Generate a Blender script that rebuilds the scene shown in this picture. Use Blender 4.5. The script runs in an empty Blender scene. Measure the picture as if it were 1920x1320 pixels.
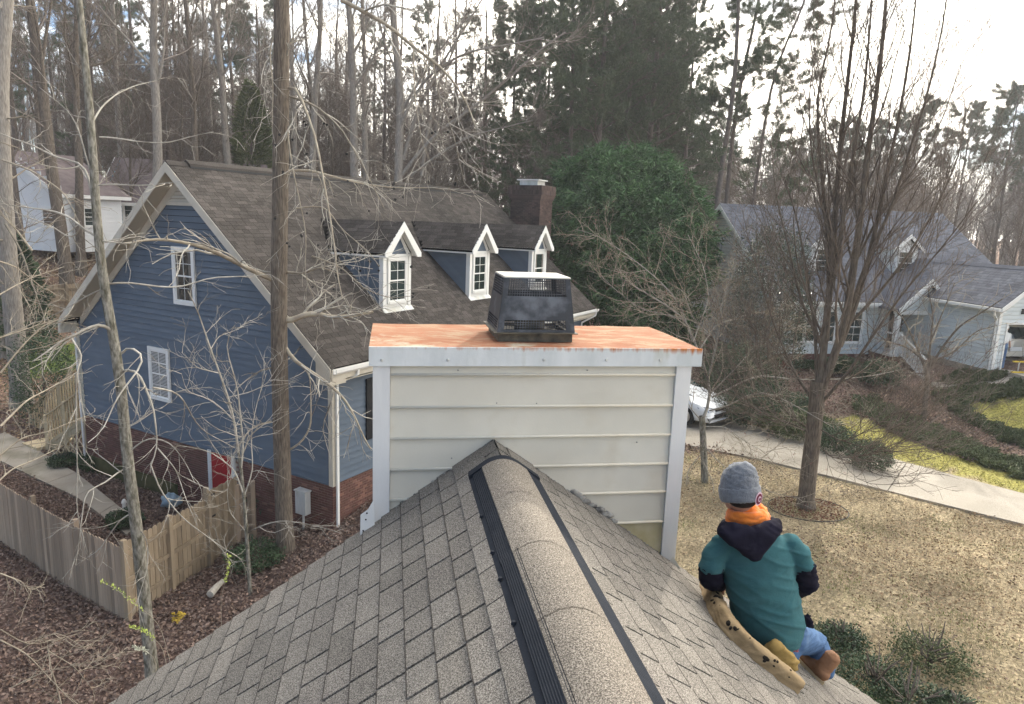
import bpy, bmesh, math, random
import numpy as np
from mathutils import Vector, Matrix

rad = math.radians
rng = np.random.default_rng(11)
random.seed(11)
SC = bpy.context.scene
COL = SC.collection

# ------------------------------------------------------------------ camera
PITCH, ROLL, FPX = 0.18658, 0.03814, 1301.6
FWD = np.array([0, math.cos(PITCH), -math.sin(PITCH)])
_dn0 = np.cross(FWD, np.array([1.0, 0, 0]))
RGT = math.cos(ROLL) * np.array([1.0, 0, 0]) - math.sin(ROLL) * _dn0
DWN = math.sin(ROLL) * np.array([1.0, 0, 0]) + math.cos(ROLL) * _dn0
cd = bpy.data.cameras.new('camera')
cam = bpy.data.objects.new('camera', cd)
COL.objects.link(cam)
cd.sensor_fit = 'HORIZONTAL'; cd.sensor_width = 36; cd.lens = FPX / 1920 * 36
cd.clip_start = 0.05; cd.clip_end = 3000
cam.matrix_world = Matrix(((RGT[0], -DWN[0], -FWD[0], 0), (RGT[1], -DWN[1], -FWD[1], 0), (RGT[2], -DWN[2], -FWD[2], 0), (0, 0, 0, 1)))
SC.camera = cam

# ------------------------------------------------------------------ light
SUN_AZ, SUN_EL = 17.0, 29.0
SUN_DIR = Vector((math.sin(rad(SUN_AZ)) * math.cos(rad(SUN_EL)), math.cos(rad(SUN_AZ)) * math.cos(rad(SUN_EL)), math.sin(rad(SUN_EL))))
sd = bpy.data.lights.new('sun', 'SUN'); sd.energy = 1.7; sd.angle = rad(1.6); sd.color = (1.0, 0.93, 0.82)
so = bpy.data.objects.new('sun', sd); COL.objects.link(so)
so.rotation_euler = SUN_DIR.to_track_quat('Z', 'Y').to_euler(); so.location = (20, 60, 60)
SC.view_settings.view_transform = 'Standard'; SC.view_settings.look = 'None'
SC.view_settings.gamma = 1; SC.view_settings.use_curve_mapping = False
SC.view_settings.exposure = 1.16
SC.cycles.max_bounces = 6; SC.cycles.diffuse_bounces = 3; SC.cycles.glossy_bounces = 2
SC.cycles.transparent_max_bounces = 6; SC.cycles.transmission_bounces = 2
try:
    SC.cycles.use_denoising = True
except Exception:
    pass

W = bpy.data.worlds.new('World'); SC.world = W; W.use_nodes = True
nt = W.node_tree; N = nt.nodes; L = nt.links; N.clear()
def nd(tree, kind, **kw):
    n = tree.nodes.new(kind)
    for k, v in kw.items(): setattr(n, k, v)
    return n
sky = nd(nt, 'ShaderNodeTexSky', sky_type='NISHITA', sun_disc=False)
sky.sun_elevation = rad(SUN_EL); sky.sun_rotation = rad(SUN_AZ); sky.air_density = 1.0; sky.dust_density = 0.5
tc = nd(nt, 'ShaderNodeTexCoord')
mp = nd(nt, 'ShaderNodeMapping'); mp.inputs['Scale'].default_value = (1.0, 1.0, 2.6); mp.inputs['Location'].default_value = (3.1, 2.2, 0.7)
L.new(tc.outputs['Generated'], mp.inputs['Vector'])
cn = nd(nt, 'ShaderNodeTexNoise'); cn.inputs['Scale'].default_value = 3.4; cn.inputs['Detail'].default_value = 7; cn.inputs['Roughness'].default_value = 0.6
L.new(mp.outputs[0], cn.inputs['Vector'])
# cloud cover is thick towards the sun and breaks up on the other side
dt = nd(nt, 'ShaderNodeVectorMath', operation='DOT_PRODUCT'); L.new(tc.outputs['Generated'], dt.inputs[0]); dt.inputs[1].default_value = (math.sin(rad(40)), math.cos(rad(40)), 0.1)
ad = nd(nt, 'ShaderNodeMath', operation='MULTIPLY_ADD'); L.new(dt.outputs['Value'], ad.inputs[0]); ad.inputs[1].default_value = 0.13; L.new(cn.outputs['Fac'], ad.inputs[2])
sx = nd(nt, 'ShaderNodeSeparateXYZ'); L.new(tc.outputs['Generated'], sx.inputs[0]); hz_ = nd(nt, 'ShaderNodeMapRange'); L.new(sx.outputs['Z'], hz_.inputs['Value'])
hz_.inputs['From Min'].default_value = 0.02; hz_.inputs['From Max'].default_value = 0.16; hz_.inputs['To Min'].default_value = 0.13; hz_.inputs['To Max'].default_value = 0.0
ad2 = nd(nt, 'ShaderNodeMath', operation='ADD'); L.new(ad.outputs[0], ad2.inputs[0]); L.new(hz_.outputs[0], ad2.inputs[1])
cr = nd(nt, 'ShaderNodeMapRange'); L.new(ad2.outputs[0], cr.inputs['Value']); cr.inputs['From Min'].default_value = 0.47; cr.inputs['From Max'].default_value = 0.60
glow = nd(nt, 'ShaderNodeVectorMath', operation='DOT_PRODUCT'); L.new(tc.outputs['Generated'], glow.inputs[0]); glow.inputs[1].default_value = tuple(SUN_DIR)
gr = nd(nt, 'ShaderNodeMapRange'); L.new(glow.outputs['Value'], gr.inputs['Value']); gr.inputs['From Min'].default_value = 0.2; gr.inputs['From Max'].default_value = 1.0
cc = nd(nt, 'ShaderNodeMix', data_type='RGBA'); L.new(gr.outputs[0], cc.inputs['Factor'])
cc.inputs['A'].default_value = (14.0, 13.8, 13.3, 1); cc.inputs['B'].default_value = (21.0, 19.6, 17.0, 1)
cn2 = nd(nt, 'ShaderNodeTexNoise'); cn2.inputs['Scale'].default_value = 1.6; cn2.inputs['Detail'].default_value = 4; L.new(mp.outputs[0], cn2.inputs['Vector'])
cm = nd(nt, 'ShaderNodeMapRange'); L.new(cn2.outputs['Fac'], cm.inputs['Value']); cm.inputs['From Min'].default_value = 0.3; cm.inputs['From Max'].default_value = 0.7; cm.inputs['To Min'].default_value = 0.72; cm.inputs['To Max'].default_value = 1.1
cmul = nd(nt, 'ShaderNodeVectorMath', operation='SCALE'); L.new(cc.outputs['Result'], cmul.inputs[0]); L.new(cm.outputs[0], cmul.inputs['Scale'])
mx = nd(nt, 'ShaderNodeMix', data_type='RGBA'); L.new(cr.outputs[0], mx.inputs['Factor']); skd = nd(nt, 'ShaderNodeVectorMath', operation='MULTIPLY'); L.new(sky.outputs[0], skd.inputs[0]); skd.inputs[1].default_value = (0.34, 0.43, 0.52); L.new(skd.outputs[0], mx.inputs['A']); L.new(cmul.outputs[0], mx.inputs['B'])
bg = nd(nt, 'ShaderNodeBackground'); bg.inputs['Strength'].default_value = 0.15; L.new(mx.outputs['Result'], bg.inputs['Color'])
wo = nd(nt, 'ShaderNodeOutputWorld'); L.new(bg.outputs[0], wo.inputs['Surface'])

# ------------------------------------------------------------------ measuring helpers
def ray(x, y):
    v = (x - 960) * RGT + (y - 660) * DWN + FPX * FWD
    return v / np.linalg.norm(v)
def at(x, y, d):
    r = ray(x, y); return r * (d / math.hypot(r[0], r[1]))
def proj(P):
    P = np.asarray(P, float); z = P @ FWD
    return 960 + FPX * (P @ RGT) / z, 660 + FPX * (P @ DWN) / z
def azd(a):
    return np.array([math.sin(rad(a)), math.cos(rad(a)), 0.0])

class Frame:
    def __init__(s, o, ex, ey, k=1.0):
        s.o = np.asarray(o, float); s.ex = np.asarray(ex, float); s.ey = np.asarray(ey, float); s.k = k
    def __call__(s, u, v, z):
        return s.o + s.k * (u * s.ex + v * s.ey + np.array([0, 0, z]))
OS = 0.87
OC, OO = azd(-10.13 + 90), azd(-10.13)
OWN = Frame((0, 0, 0), OC, OO, OS)                     # the house under the camera: u right, v away
BD1, BD2 = azd(29.14), azd(29.14 - 90)
BLU = Frame((-4.353, 16.433, 0), BD1, BD2)             # blue house: u away along the ridge, v left along the gable
GRY = Frame((18.33, 26.23, 0), azd(80), azd(-10))      # pale house: a right, b away
WLD = Frame((0, 0, 0), (1, 0, 0), (0, 1, 0))

# ------------------------------------------------------------------ materials
def mat(name, c1, c2=None, scale=4.0, rough=0.8, bump=0.0, bscale=60.0, stretch=(1, 1, 1), island=0.0, metal=0.0, spec=0.3,
        c3=None, s3=0.8, lo=0.35, hi=0.65, speck=None, sscale=300.0, samt=0.5, hue=None, sheen=0.0, obj=False, bdist=0.01, alpha=None, trans=0.0):
    m = bpy.data.materials.new(name); m.use_nodes = True
    t = m.node_tree; n = t.nodes; l = t.links; n.clear()
    out = nd(t, 'ShaderNodeOutputMaterial'); p = nd(t, 'ShaderNodeBsdfPrincipled'); l.new(p.outputs[0], out.inputs[0])
    p.inputs['Roughness'].default_value = rough; p.inputs['Metallic'].default_value = metal; p.inputs['Specular IOR Level'].default_value = spec
    if sheen: p.inputs['Sheen Weight'].default_value = sheen
    g = nd(t, 'ShaderNodeNewGeometry'); tcn = nd(t, 'ShaderNodeTexCoord')
    mpn = nd(t, 'ShaderNodeMapping'); mpn.inputs['Scale'].default_value = stretch
    l.new(tcn.outputs['Object'] if obj else g.outputs['Position'], mpn.inputs['Vector'])
    col = None
    def mix(fac, a, b, mode='MIX'):
        q = nd(t, 'ShaderNodeMix', data_type='RGBA', blend_type=mode)
        if isinstance(fac, (int, float)): q.inputs['Factor'].default_value = fac
        else: l.new(fac, q.inputs['Factor'])
        for s, v in (('A', a), ('B', b)):
            if isinstance(v, tuple): q.inputs[s].default_value = v
            else: l.new(v, q.inputs[s])
        return q.outputs['Result']
    def noise(sc, det=5, rg=0.55):
        q = nd(t, 'ShaderNodeTexNoise'); q.inputs['Scale'].default_value = sc; q.inputs['Detail'].default_value = det; q.inputs['Roughness'].default_value = rg
        l.new(mpn.outputs[0], q.inputs['Vector']); return q.outputs['Fac']
    def ramp(v, a, b, ta=0.0, tb=1.0):
        q = nd(t, 'ShaderNodeMapRange'); l.new(v, q.inputs['Value']); q.inputs['From Min'].default_value = a; q.inputs['From Max'].default_value = b
        q.inputs['To Min'].default_value = ta; q.inputs['To Max'].default_value = tb; return q.outputs[0]
    c1 = tuple(c1) + (1,)
    col = c1
    if c2 is not None: col = mix(ramp(noise(scale), lo, hi), c1, tuple(c2) + (1,))
    if c3 is not None: col = mix(ramp(noise(s3, 4), 0.5, 0.68), col, tuple(c3) + (1,))
    if hue is not None: col = mix(g.outputs['Random Per Island'], col, tuple(hue) + (1,))
    if speck is not None:
        q = nd(t, 'ShaderNodeTexNoise'); q.inputs['Scale'].default_value = sscale; q.inputs['Detail'].default_value = 3; q.inputs['Roughness'].default_value = 0.8
        l.new(g.outputs['Position'], q.inputs['Vector'])
        col = mix(ramp(q.outputs['Fac'], 0.46, 0.64, 0, samt), col, tuple(speck) + (1,))
        col = mix(ramp(q.outputs['Fac'], 0.54, 0.36, 0, samt), col, (0.03, 0.028, 0.026, 1))
    if island:
        oi = nd(t, 'ShaderNodeObjectInfo')
        ad1 = nd(t, 'ShaderNodeMath', operation='ADD'); l.new(g.outputs['Random Per Island'], ad1.inputs[0]); l.new(oi.outputs['Random'], ad1.inputs[1])
        fr = nd(t, 'ShaderNodeMath', operation='FRACT'); l.new(ad1.outputs[0], fr.inputs[0])
        v = ramp(fr.outputs[0], 0, 1, 1 - island, 1 + island)
        cx = nd(t, 'ShaderNodeCombineColor'); [l.new(v, cx.inputs[i]) for i in range(3)]
        col = mix(1.0, col, cx.outputs[0], 'MULTIPLY')
    if isinstance(col, tuple): p.inputs['Base Color'].default_value = col
    else: l.new(col, p.inputs['Base Color'])
    if bump:
        b = nd(t, 'ShaderNodeBump'); b.inputs['Strength'].default_value = bump; b.inputs['Distance'].default_value = bdist
        l.new(noise(bscale, 6, 0.65), b.inputs['Height']); l.new(b.outputs[0], p.inputs['Normal'])
    if trans: p.inputs['Transmission Weight'].default_value = trans
    return m

MT = {}
MT['shingle'] = mat('grey brown asphalt shingle', (0.125, 0.113, 0.10), (0.175, 0.158, 0.138), 3.0, 0.98, 0.5, 260, island=0.13, spec=0.08, speck=(0.42, 0.39, 0.345), sscale=190, samt=0.75, c3=(0.115, 0.10, 0.092), s3=1.3, bdist=0.004)
MT['shingleedge'] = mat('darker shingle edge band', (0.045, 0.04, 0.036), (0.09, 0.08, 0.07), 20, 0.95, spec=0.05)  # darker band for the lower edge of each shingle tab
MT['deck'] = mat('dark underlay', (0.008, 0.0075, 0.007), rough=1, spec=0.05)
MT['vent'] = mat('black vent plastic', (0.016, 0.020, 0.028), (0.024, 0.028, 0.037), 12, 0.85, 0.2, 500, speck=(0.05, 0.056, 0.07), sscale=400, samt=0.4, spec=0.08)
MT['chaselap'] = mat('pale grey painted hardboard', (0.56, 0.52, 0.435), (0.63, 0.59, 0.50), 2.0, 0.55, 0.08, 90, c3=(0.50, 0.435, 0.33), s3=1.7, spec=0.3)
MT['rawboard'] = mat('bare tan hardboard', (0.42, 0.35, 0.19), (0.50, 0.43, 0.27), 8, 0.8)
MT['trimwhite'] = mat('weathered white trim paint', (0.65, 0.635, 0.61), (0.73, 0.715, 0.69), 5, 0.6, 0.1, 60, stretch=(1, 1, 0.2), c3=(0.52, 0.52, 0.52), s3=2.5)
MT['galv'] = mat('galvanised sheet', (0.52, 0.53, 0.52), (0.66, 0.66, 0.64), 6, 0.5, 0.15, 30, stretch=(1, 1, 0.3), c3=(0.46, 0.44, 0.36), s3=2.2, metal=0.15)
MT['rust'] = mat('rusted galvanised pan', (0.62, 0.27, 0.15), (0.70, 0.40, 0.24), 2.2, 0.75, 0.2, 40, c3=(0.66, 0.52, 0.38), s3=1.1, speck=(0.50, 0.18, 0.09), sscale=60, samt=0.25, lo=0.4, hi=0.6)
MT['caulk'] = mat('smeared roofing sealant', (0.36, 0.35, 0.32), (0.10, 0.095, 0.09), 14, 0.7, 0.6, 40)
MT['capmetal'] = mat('dark painted steel', (0.018, 0.021, 0.028), (0.030, 0.034, 0.043), 5, 0.45, 0.05, 50, c3=(0.11, 0.12, 0.14), s3=6, spec=0.5)
MT['capbase'] = mat('grimy dark steel base', (0.035, 0.033, 0.028), (0.12, 0.105, 0.075), 14, 0.6)
MT['caplid'] = mat('pale cap lid', (0.74, 0.71, 0.64), (0.64, 0.60, 0.52), 8, 0.4, spec=0.6)
MT['rivet'] = mat('dull rivet', (0.55, 0.55, 0.53), rough=0.4, metal=0.4)
MT['blue'] = mat('slate blue lap siding', (0.095, 0.125, 0.165), (0.11, 0.142, 0.182), 1.5, 0.6, 0.0, 80, stretch=(1, 1, 3), island=0.06)
MT['cream'] = mat('cream trim paint', (0.52, 0.47, 0.38), (0.58, 0.53, 0.44), 3, 0.6)
MT['soffit'] = mat('beige soffit', (0.42, 0.37, 0.29), rough=0.7)
MT['white'] = mat('white trim paint', (0.76, 0.75, 0.71), (0.80, 0.79, 0.76), 3, 0.45)
MT['glass'] = mat('dark window glass', (0.018, 0.028, 0.026), (0.035, 0.05, 0.045), 1.2, 0.06, spec=0.8)
MT['blind'] = mat('white blind slats', (0.55, 0.55, 0.53), rough=0.6)
MT['curtain'] = mat('dark curtain', (0.10, 0.09, 0.08), (0.2, 0.18, 0.15), 8, 0.9, stretch=(1, 1, 0.1))
MT['brownroof'] = mat('brown asphalt shingle', (0.036, 0.031, 0.028), (0.058, 0.050, 0.046), 1.4, 0.95, 0.0, 120, island=0.28, spec=0.1, speck=(0.28, 0.25, 0.22), sscale=90, samt=0.35, c3=(0.019, 0.018, 0.0175), s3=0.25)
MT['brick'] = mat('red brown brick', (0.15, 0.075, 0.055), (0.21, 0.105, 0.078), 3, 0.9, 0.3, 80, island=0.3, hue=(0.12, 0.055, 0.045))
MT['mortar'] = mat('grey mortar', (0.30, 0.26, 0.22), (0.20, 0.18, 0.15), 2, 0.95)
MT['mossmortar'] = mat('mossy parging', (0.06, 0.065, 0.025), (0.10, 0.095, 0.04), 3, 0.95, 0.3, 30)
MT['red'] = mat('red door paint', (0.36, 0.012, 0.02), (0.30, 0.01, 0.018), 3, 0.4)
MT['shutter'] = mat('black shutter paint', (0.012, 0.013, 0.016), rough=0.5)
MT['darkbrick'] = mat('sooty chimney brick', (0.07, 0.048, 0.042), (0.11, 0.073, 0.063), 2, 0.9, 0.0, 80, island=0.3, c3=(0.05, 0.035, 0.032), s3=1)
MT['greylap'] = mat('pale blue grey lap siding', (0.56, 0.60, 0.60), (0.60, 0.64, 0.64), 1.2, 0.55, island=0.05)
MT['greyroof'] = mat('blue grey asphalt shingle', (0.075, 0.08, 0.10), (0.11, 0.117, 0.14), 1.2, 0.95, 0.0, 80, island=0.25, speck=(0.25, 0.26, 0.3), sscale=60, samt=0.3)
MT['fence'] = mat('weathered cedar picket', (0.34, 0.245, 0.165), (0.45, 0.335, 0.235), 2.5, 0.9, 0.3, 30, stretch=(6, 6, 0.5), island=0.3, hue=(0.30, 0.235, 0.175))
MT['fencegreen'] = mat('green tinted cedar picket', (0.27, 0.205, 0.135), (0.35, 0.275, 0.19), 2.5, 0.9, 0.3, 30, stretch=(6, 6, 0.5), island=0.2)
MT['iron'] = mat('black iron hinge', (0.01, 0.01, 0.011), rough=0.5)
MT['deckwood'] = mat('yellow treated lumber', (0.42, 0.33, 0.20), (0.50, 0.41, 0.27), 3, 0.85, 0.2, 40, stretch=(4, 4, 1), island=0.15)
MT['concrete'] = mat('pale concrete', (0.35, 0.31, 0.25), (0.42, 0.375, 0.31), 0.8, 0.9, 0.25, 60, c3=(0.26, 0.23, 0.185), s3=0.5, speck=(0.55, 0.52, 0.46), sscale=50, samt=0.3, island=0.05)
MT['oldconcrete'] = mat('stained old concrete', (0.30, 0.26, 0.21), (0.37, 0.33, 0.27), 1.2, 0.95, 0.25, 60, c3=(0.20, 0.18, 0.13), s3=0.8, island=0.06)
BK = dict(rough=0.95, bump=0.9, bscale=9, stretch=(5, 5, 0.7), bdist=0.03)
MT['bark'] = mat('brown grey hardwood bark', (0.09, 0.07, 0.054), (0.20, 0.165, 0.13), 7, **BK)
MT['barkgrey'] = mat('grey hardwood bark', (0.20, 0.175, 0.15), (0.36, 0.325, 0.28), 6, **BK)
MT['barkdark'] = mat('dark pine bark', (0.10, 0.082, 0.07), (0.20, 0.165, 0.14), 7, **BK)
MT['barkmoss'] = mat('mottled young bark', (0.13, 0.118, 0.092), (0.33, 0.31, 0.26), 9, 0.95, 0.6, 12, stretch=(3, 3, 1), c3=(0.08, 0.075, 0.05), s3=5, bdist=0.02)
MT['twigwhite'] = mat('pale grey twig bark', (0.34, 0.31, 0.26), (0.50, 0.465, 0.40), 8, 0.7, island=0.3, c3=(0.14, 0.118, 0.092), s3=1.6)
MT['twigtan'] = mat('tan twig bark', (0.27, 0.225, 0.17), (0.40, 0.35, 0.27), 5, 0.8, island=0.25)
MT['twiggrey'] = mat('grey twig bark', (0.20, 0.165, 0.135), (0.31, 0.265, 0.225), 3, 0.9, island=0.3)
MT['twigdark'] = mat('dark twig bark', (0.11, 0.085, 0.068), (0.19, 0.155, 0.128), 3, 0.9, island=0.3)
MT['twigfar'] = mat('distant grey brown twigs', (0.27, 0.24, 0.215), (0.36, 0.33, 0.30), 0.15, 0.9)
MT['budred'] = mat('dark red buds', (0.20, 0.035, 0.035), (0.28, 0.06, 0.05), 9, 0.7)
MT['needle'] = mat('pine needles', (0.085, 0.115, 0.065), (0.14, 0.175, 0.095), 0.6, 0.7, island=0.45, hue=(0.10, 0.12, 0.065))
MT['needleyellow'] = mat('yellow green pine needles', (0.08, 0.10, 0.035), (0.12, 0.14, 0.05), 0.6, 0.7, island=0.4)  # yellow green needle colour of the young evergreen
MT['cedar'] = mat('rich green conifer sprays', (0.028, 0.078, 0.032), (0.085, 0.18, 0.06), 0.5, 0.6, island=0.5, hue=(0.08, 0.145, 0.055))
MT['holly'] = mat('glossy holly leaf', (0.03, 0.055, 0.025), (0.05, 0.08, 0.04), 2, 0.28, island=0.4, spec=0.7)
MT['shrub'] = mat('dark evergreen leaf', (0.035, 0.065, 0.03), (0.07, 0.11, 0.045), 2, 0.45, island=0.45, spec=0.5)
MT['juniper'] = mat('green ground cover leaf', (0.07, 0.10, 0.045), (0.12, 0.15, 0.07), 1.5, 0.7, island=0.4, hue=(0.12, 0.13, 0.06))
MT['freshleaf'] = mat('fresh yellow green leaf', (0.38, 0.46, 0.08), (0.50, 0.56, 0.16), 6, 0.5, island=0.2)
MT['leafmauve'] = mat('fallen purple brown leaf', (0.115, 0.085, 0.073), (0.23, 0.175, 0.148), 3, 0.85, island=0.5, hue=(0.24, 0.16, 0.12))
MT['leaftan'] = mat('fallen tan leaf', (0.36, 0.26, 0.16), (0.54, 0.41, 0.27), 2, 0.8, island=0.4, hue=(0.22, 0.14, 0.08))
MT['straw'] = mat('dormant grass blade', (0.33, 0.27, 0.17), (0.47, 0.40, 0.265), 0.7, 0.85, island=0.35, c3=(0.16, 0.20, 0.05), s3=0.45)
MT['grassyellow'] = mat('yellow green grass blade', (0.34, 0.30, 0.08), (0.26, 0.26, 0.06), 0.8, 0.8, island=0.3, c3=(0.34, 0.24, 0.10), s3=0.6)
MT['grassgreen'] = mat('green winter grass blade', (0.17, 0.22, 0.05), (0.24, 0.28, 0.08), 1.2, 0.8, island=0.35)
# ------------------------------------------------------------------ mesh + object helpers
ROOT = {}
def tagp(o, label=None, cat=None, group=None, kind=None):
    if label: o['label'] = label
    if cat: o['category'] = cat
    if group: o['group'] = group
    if kind: o['kind'] = kind
    return o
def thing(name, label, cat, loc=(0, 0, 0), group=None):
    o = bpy.data.objects.new(name, None); COL.objects.link(o); o.location = tuple(float(q) for q in loc)
    o.empty_display_size = 0.2
    ROOT[o.name] = np.asarray(loc, float)
    return tagp(o, label, cat, group)
def link(name, me, parent=None, loc=None):
    o = bpy.data.objects.new(name, me); COL.objects.link(o)
    if parent is not None:
        o.parent = parent; ROOT[o.name] = ROOT[parent.name]
    elif loc is not None:
        o.location = tuple(loc); ROOT[o.name] = np.asarray(loc, float)
    else: ROOT[o.name] = np.zeros(3)
    return o
def smooth(me, on=True):
    me.polygons.foreach_set('use_smooth', np.full(len(me.polygons), on)); me.update()
def np_mesh(name, V, F, m, sm=False):
    V = np.asarray(V, np.float32).reshape(-1, 3); F = np.asarray(F, np.int32)
    k = F.shape[1]; me = bpy.data.meshes.new(name)
    me.vertices.add(len(V)); me.vertices.foreach_set('co', V.ravel())
    me.loops.add(F.size); me.loops.foreach_set('vertex_index', F.ravel())
    me.polygons.add(len(F)); me.polygons.foreach_set('loop_start', np.arange(0, F.size, k, dtype=np.int32))
    me.polygons.foreach_set('loop_total', np.full(len(F), k, dtype=np.int32))
    me.polygons.foreach_set('use_smooth', np.full(len(F), bool(sm)))
    me.update(calc_edges=True)
    if m is not None: me.materials.append(m)
    return me
HEX = [(0, 3, 2, 1), (4, 5, 6, 7), (0, 1, 5, 4), (1, 2, 6, 5), (2, 3, 7, 6), (3, 0, 4, 7)]
class MB:
    def __init__(s): s.v = []; s.f = []
    def hexa(s, p):
        b = len(s.v); s.v += [tuple(map(float, q)) for q in p]; s.f += [tuple(b + i for i in q) for q in HEX]; return s
    def box(s, fr, lo, hi):
        (a, b, c), (d, e, f) = lo, hi
        return s.hexa([fr(a, b, c), fr(d, b, c), fr(d, e, c), fr(a, e, c), fr(a, b, f), fr(d, b, f), fr(d, e, f), fr(a, e, f)])
    def poly(s, pts):
        b = len(s.v); s.v += [tuple(map(float, q)) for q in pts]; s.f.append(tuple(range(b, b + len(pts)))); return s
    def prism(s, A, B):
        n = len(A); b = len(s.v); s.v += [tuple(map(float, q)) for q in list(A) + list(B)]
        s.f.append(tuple(b + i for i in range(n))[::-1]); s.f.append(tuple(b + n + i for i in range(n)))
        for i in range(n):
            j = (i + 1) % n; s.f.append((b + i, b + j, b + n + j, b + n + i))
        return s
    def bar(s, p, q, w, h=None, up=(0, 0, 1)):
        h = h or w; p = np.asarray(p, float); q = np.asarray(q, float); d = q - p; d /= max(np.linalg.norm(d), 1e-9)
        x = np.cross(d, np.asarray(up, float))
        if np.linalg.norm(x) < 1e-3: x = np.cross(d, (1.0, 0, 0))
        x /= np.linalg.norm(x); y = np.cross(x, d); x = x * w / 2; y = y * h / 2
        return s.hexa([p - x - y, p + x - y, p + x + y, p - x + y, q - x - y, q + x - y, q + x + y, q - x + y])
    def tube(s, pts, r, n=8, cap=True):
        pts = [np.asarray(p, float) for p in pts]; r = [r] * len(pts) if isinstance(r, (int, float)) else r
        b = len(s.v); ref = None
        for i, p in enumerate(pts):
            d = pts[min(i + 1, len(pts) - 1)] - pts[max(i - 1, 0)]; d = d / max(np.linalg.norm(d), 1e-9)
            if ref is None: ref = np.array([0, 0, 1.0]) if abs(d[2]) < 0.9 else np.array([1.0, 0, 0])
            x = np.cross(d, ref); x /= max(np.linalg.norm(x), 1e-9); y = np.cross(d, x); ref = np.cross(x, d) if False else ref
            for k in range(n):
                a = 2 * math.pi * k / n; s.v.append(tuple(p + r[i] * (math.cos(a) * x + math.sin(a) * y)))
        for i in range(len(pts) - 1):
            for k in range(n):
                k2 = (k + 1) % n; s.f.append((b + i * n + k, b + i * n + k2, b + (i + 1) * n + k2, b + (i + 1) * n + k))
        if cap:
            s.f.append(tuple(b + k for k in range(n))[::-1]); e = b + (len(pts) - 1) * n; s.f.append(tuple(e + k for k in range(n)))
        return s
    def mesh(s, name, m, origin=(0, 0, 0), sm=False):
        me = bpy.data.meshes.new(name); o = np.asarray(origin, float)
        me.from_pydata([tuple(np.asarray(q) - o) for q in s.v], [], s.f)
        if m is not None: me.materials.append(m)
        if sm: smooth(me)
        me.update(); return me
    def build(s, name, m, parent=None, label=None, kind=None, sm=False, loc=None):
        org = ROOT[parent.name] if parent is not None else (np.asarray(loc, float) if loc is not None else np.zeros(3))
        o = link(name, s.mesh(name, m, org, sm), parent, loc)
        return tagp(o, label=label, kind=kind)
def merge(*arrs):
    V = []; F = []; b = 0
    for v, f in arrs:
        v = np.asarray(v).reshape(-1, 3); V.append(v); F.append(np.asarray(f) + b); b += len(v)
    return np.concatenate(V), np.concatenate(F)
def np_obj(name, V, F, m, parent=None, sm=False, kind=None, label=None, loc=None):
    org = ROOT[parent.name] if parent is not None else (np.asarray(loc, float) if loc is not None else np.zeros(3))
    o = link(name, np_mesh(name, np.asarray(V).reshape(-1, 3) - org, F, m, sm), parent, loc)
    return tagp(o, label=label, kind=kind)

# branches: polylines grown in bulk, P is (M, n, 3), R is (M, n)
def unit(a): return a / np.maximum(np.linalg.norm(a, axis=-1, keepdims=True), 1e-9)
def tubes(P, R, sides=4):
    Mn, n, _ = P.shape
    T = unit(np.gradient(P, axis=1)); ov = unit(P[:, -1] - P[:, 0])
    ref = np.where(np.abs(ov[:, 2:3]) > 0.75, np.array([[1.0, 0.15, 0]]), np.array([[0.0, 0.1, 1.0]]))[:, None, :]
    X = unit(np.cross(T, np.broadcast_to(ref, T.shape))); Y = np.cross(T, X)
    a = np.arange(sides) * 2 * math.pi / sides
    V = P[:, :, None, :] + R[:, :, None, None] * (np.cos(a)[None, None, :, None] * X[:, :, None, :] + np.sin(a)[None, None, :, None] * Y[:, :, None, :])
    idx = np.arange(Mn * n * sides).reshape(Mn, n, sides)
    i2 = np.roll(idx, -1, axis=2)
    F = np.stack([idx[:, :-1], i2[:, :-1], i2[:, 1:], idx[:, 1:]], -1).reshape(-1, 4)
    return V.reshape(-1, 3), F
def grow(P, R, K, t0, t1, Ln, var, ang, avar, n, curl, up, rr, r, rmin=0.003, tip=0.3, fall=0.6, side=None):
    Mn, pn, _ = P.shape
    t = t0 + (t1 - t0) * ((np.arange(K)[None] + r.random((Mn, K))) / K)
    x = t * (pn - 1) * 0.9999; i = x.astype(int); f = (x - i)[..., None]; m = np.arange(Mn)[:, None]
    base = P[m, i] * (1 - f) + P[m, i + 1] * f; rb = R[m, i] * (1 - f[..., 0]) + R[m, i + 1] * f[..., 0]
    T = unit(P[m, i + 1] - P[m, i])
    h = np.where(np.abs(T[..., 2:3]) > 0.8, np.array([1.0, 0, 0]), np.array([0, 0, 1.0]))
    X = unit(np.cross(T, h)); Y = np.cross(T, X)
    az = r.random((Mn, K)) * 6.283
    pr = np.cos(az)[..., None] * X + np.sin(az)[..., None] * Y
    if side is not None: pr = unit(pr + np.asarray(side))
    a = rad(ang) + rad(avar) * r.normal(size=(Mn, K)); a = a[..., None]
    d = unit(np.cos(a) * T + np.sin(a) * pr)
    ln = Ln * (1 - fall * (t - t0) / max(t1 - t0, 1e-6)) * (1 + var * (r.random((Mn, K)) * 2 - 1))
    d = d.reshape(-1, 3); cur = base.reshape(-1, 3); ln = ln.reshape(-1, 1); out = [cur]
    for s in range(n):
        d = unit(d + curl * r.normal(size=d.shape) + np.array([0, 0, up])); cur = cur + d * ln / n; out.append(cur)
    r0 = np.maximum(rb.reshape(-1) * rr, rmin)
    return np.stack(out, 1), np.maximum(r0[:, None] * np.linspace(1, tip, n + 1)[None], rmin * 0.6)
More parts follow.
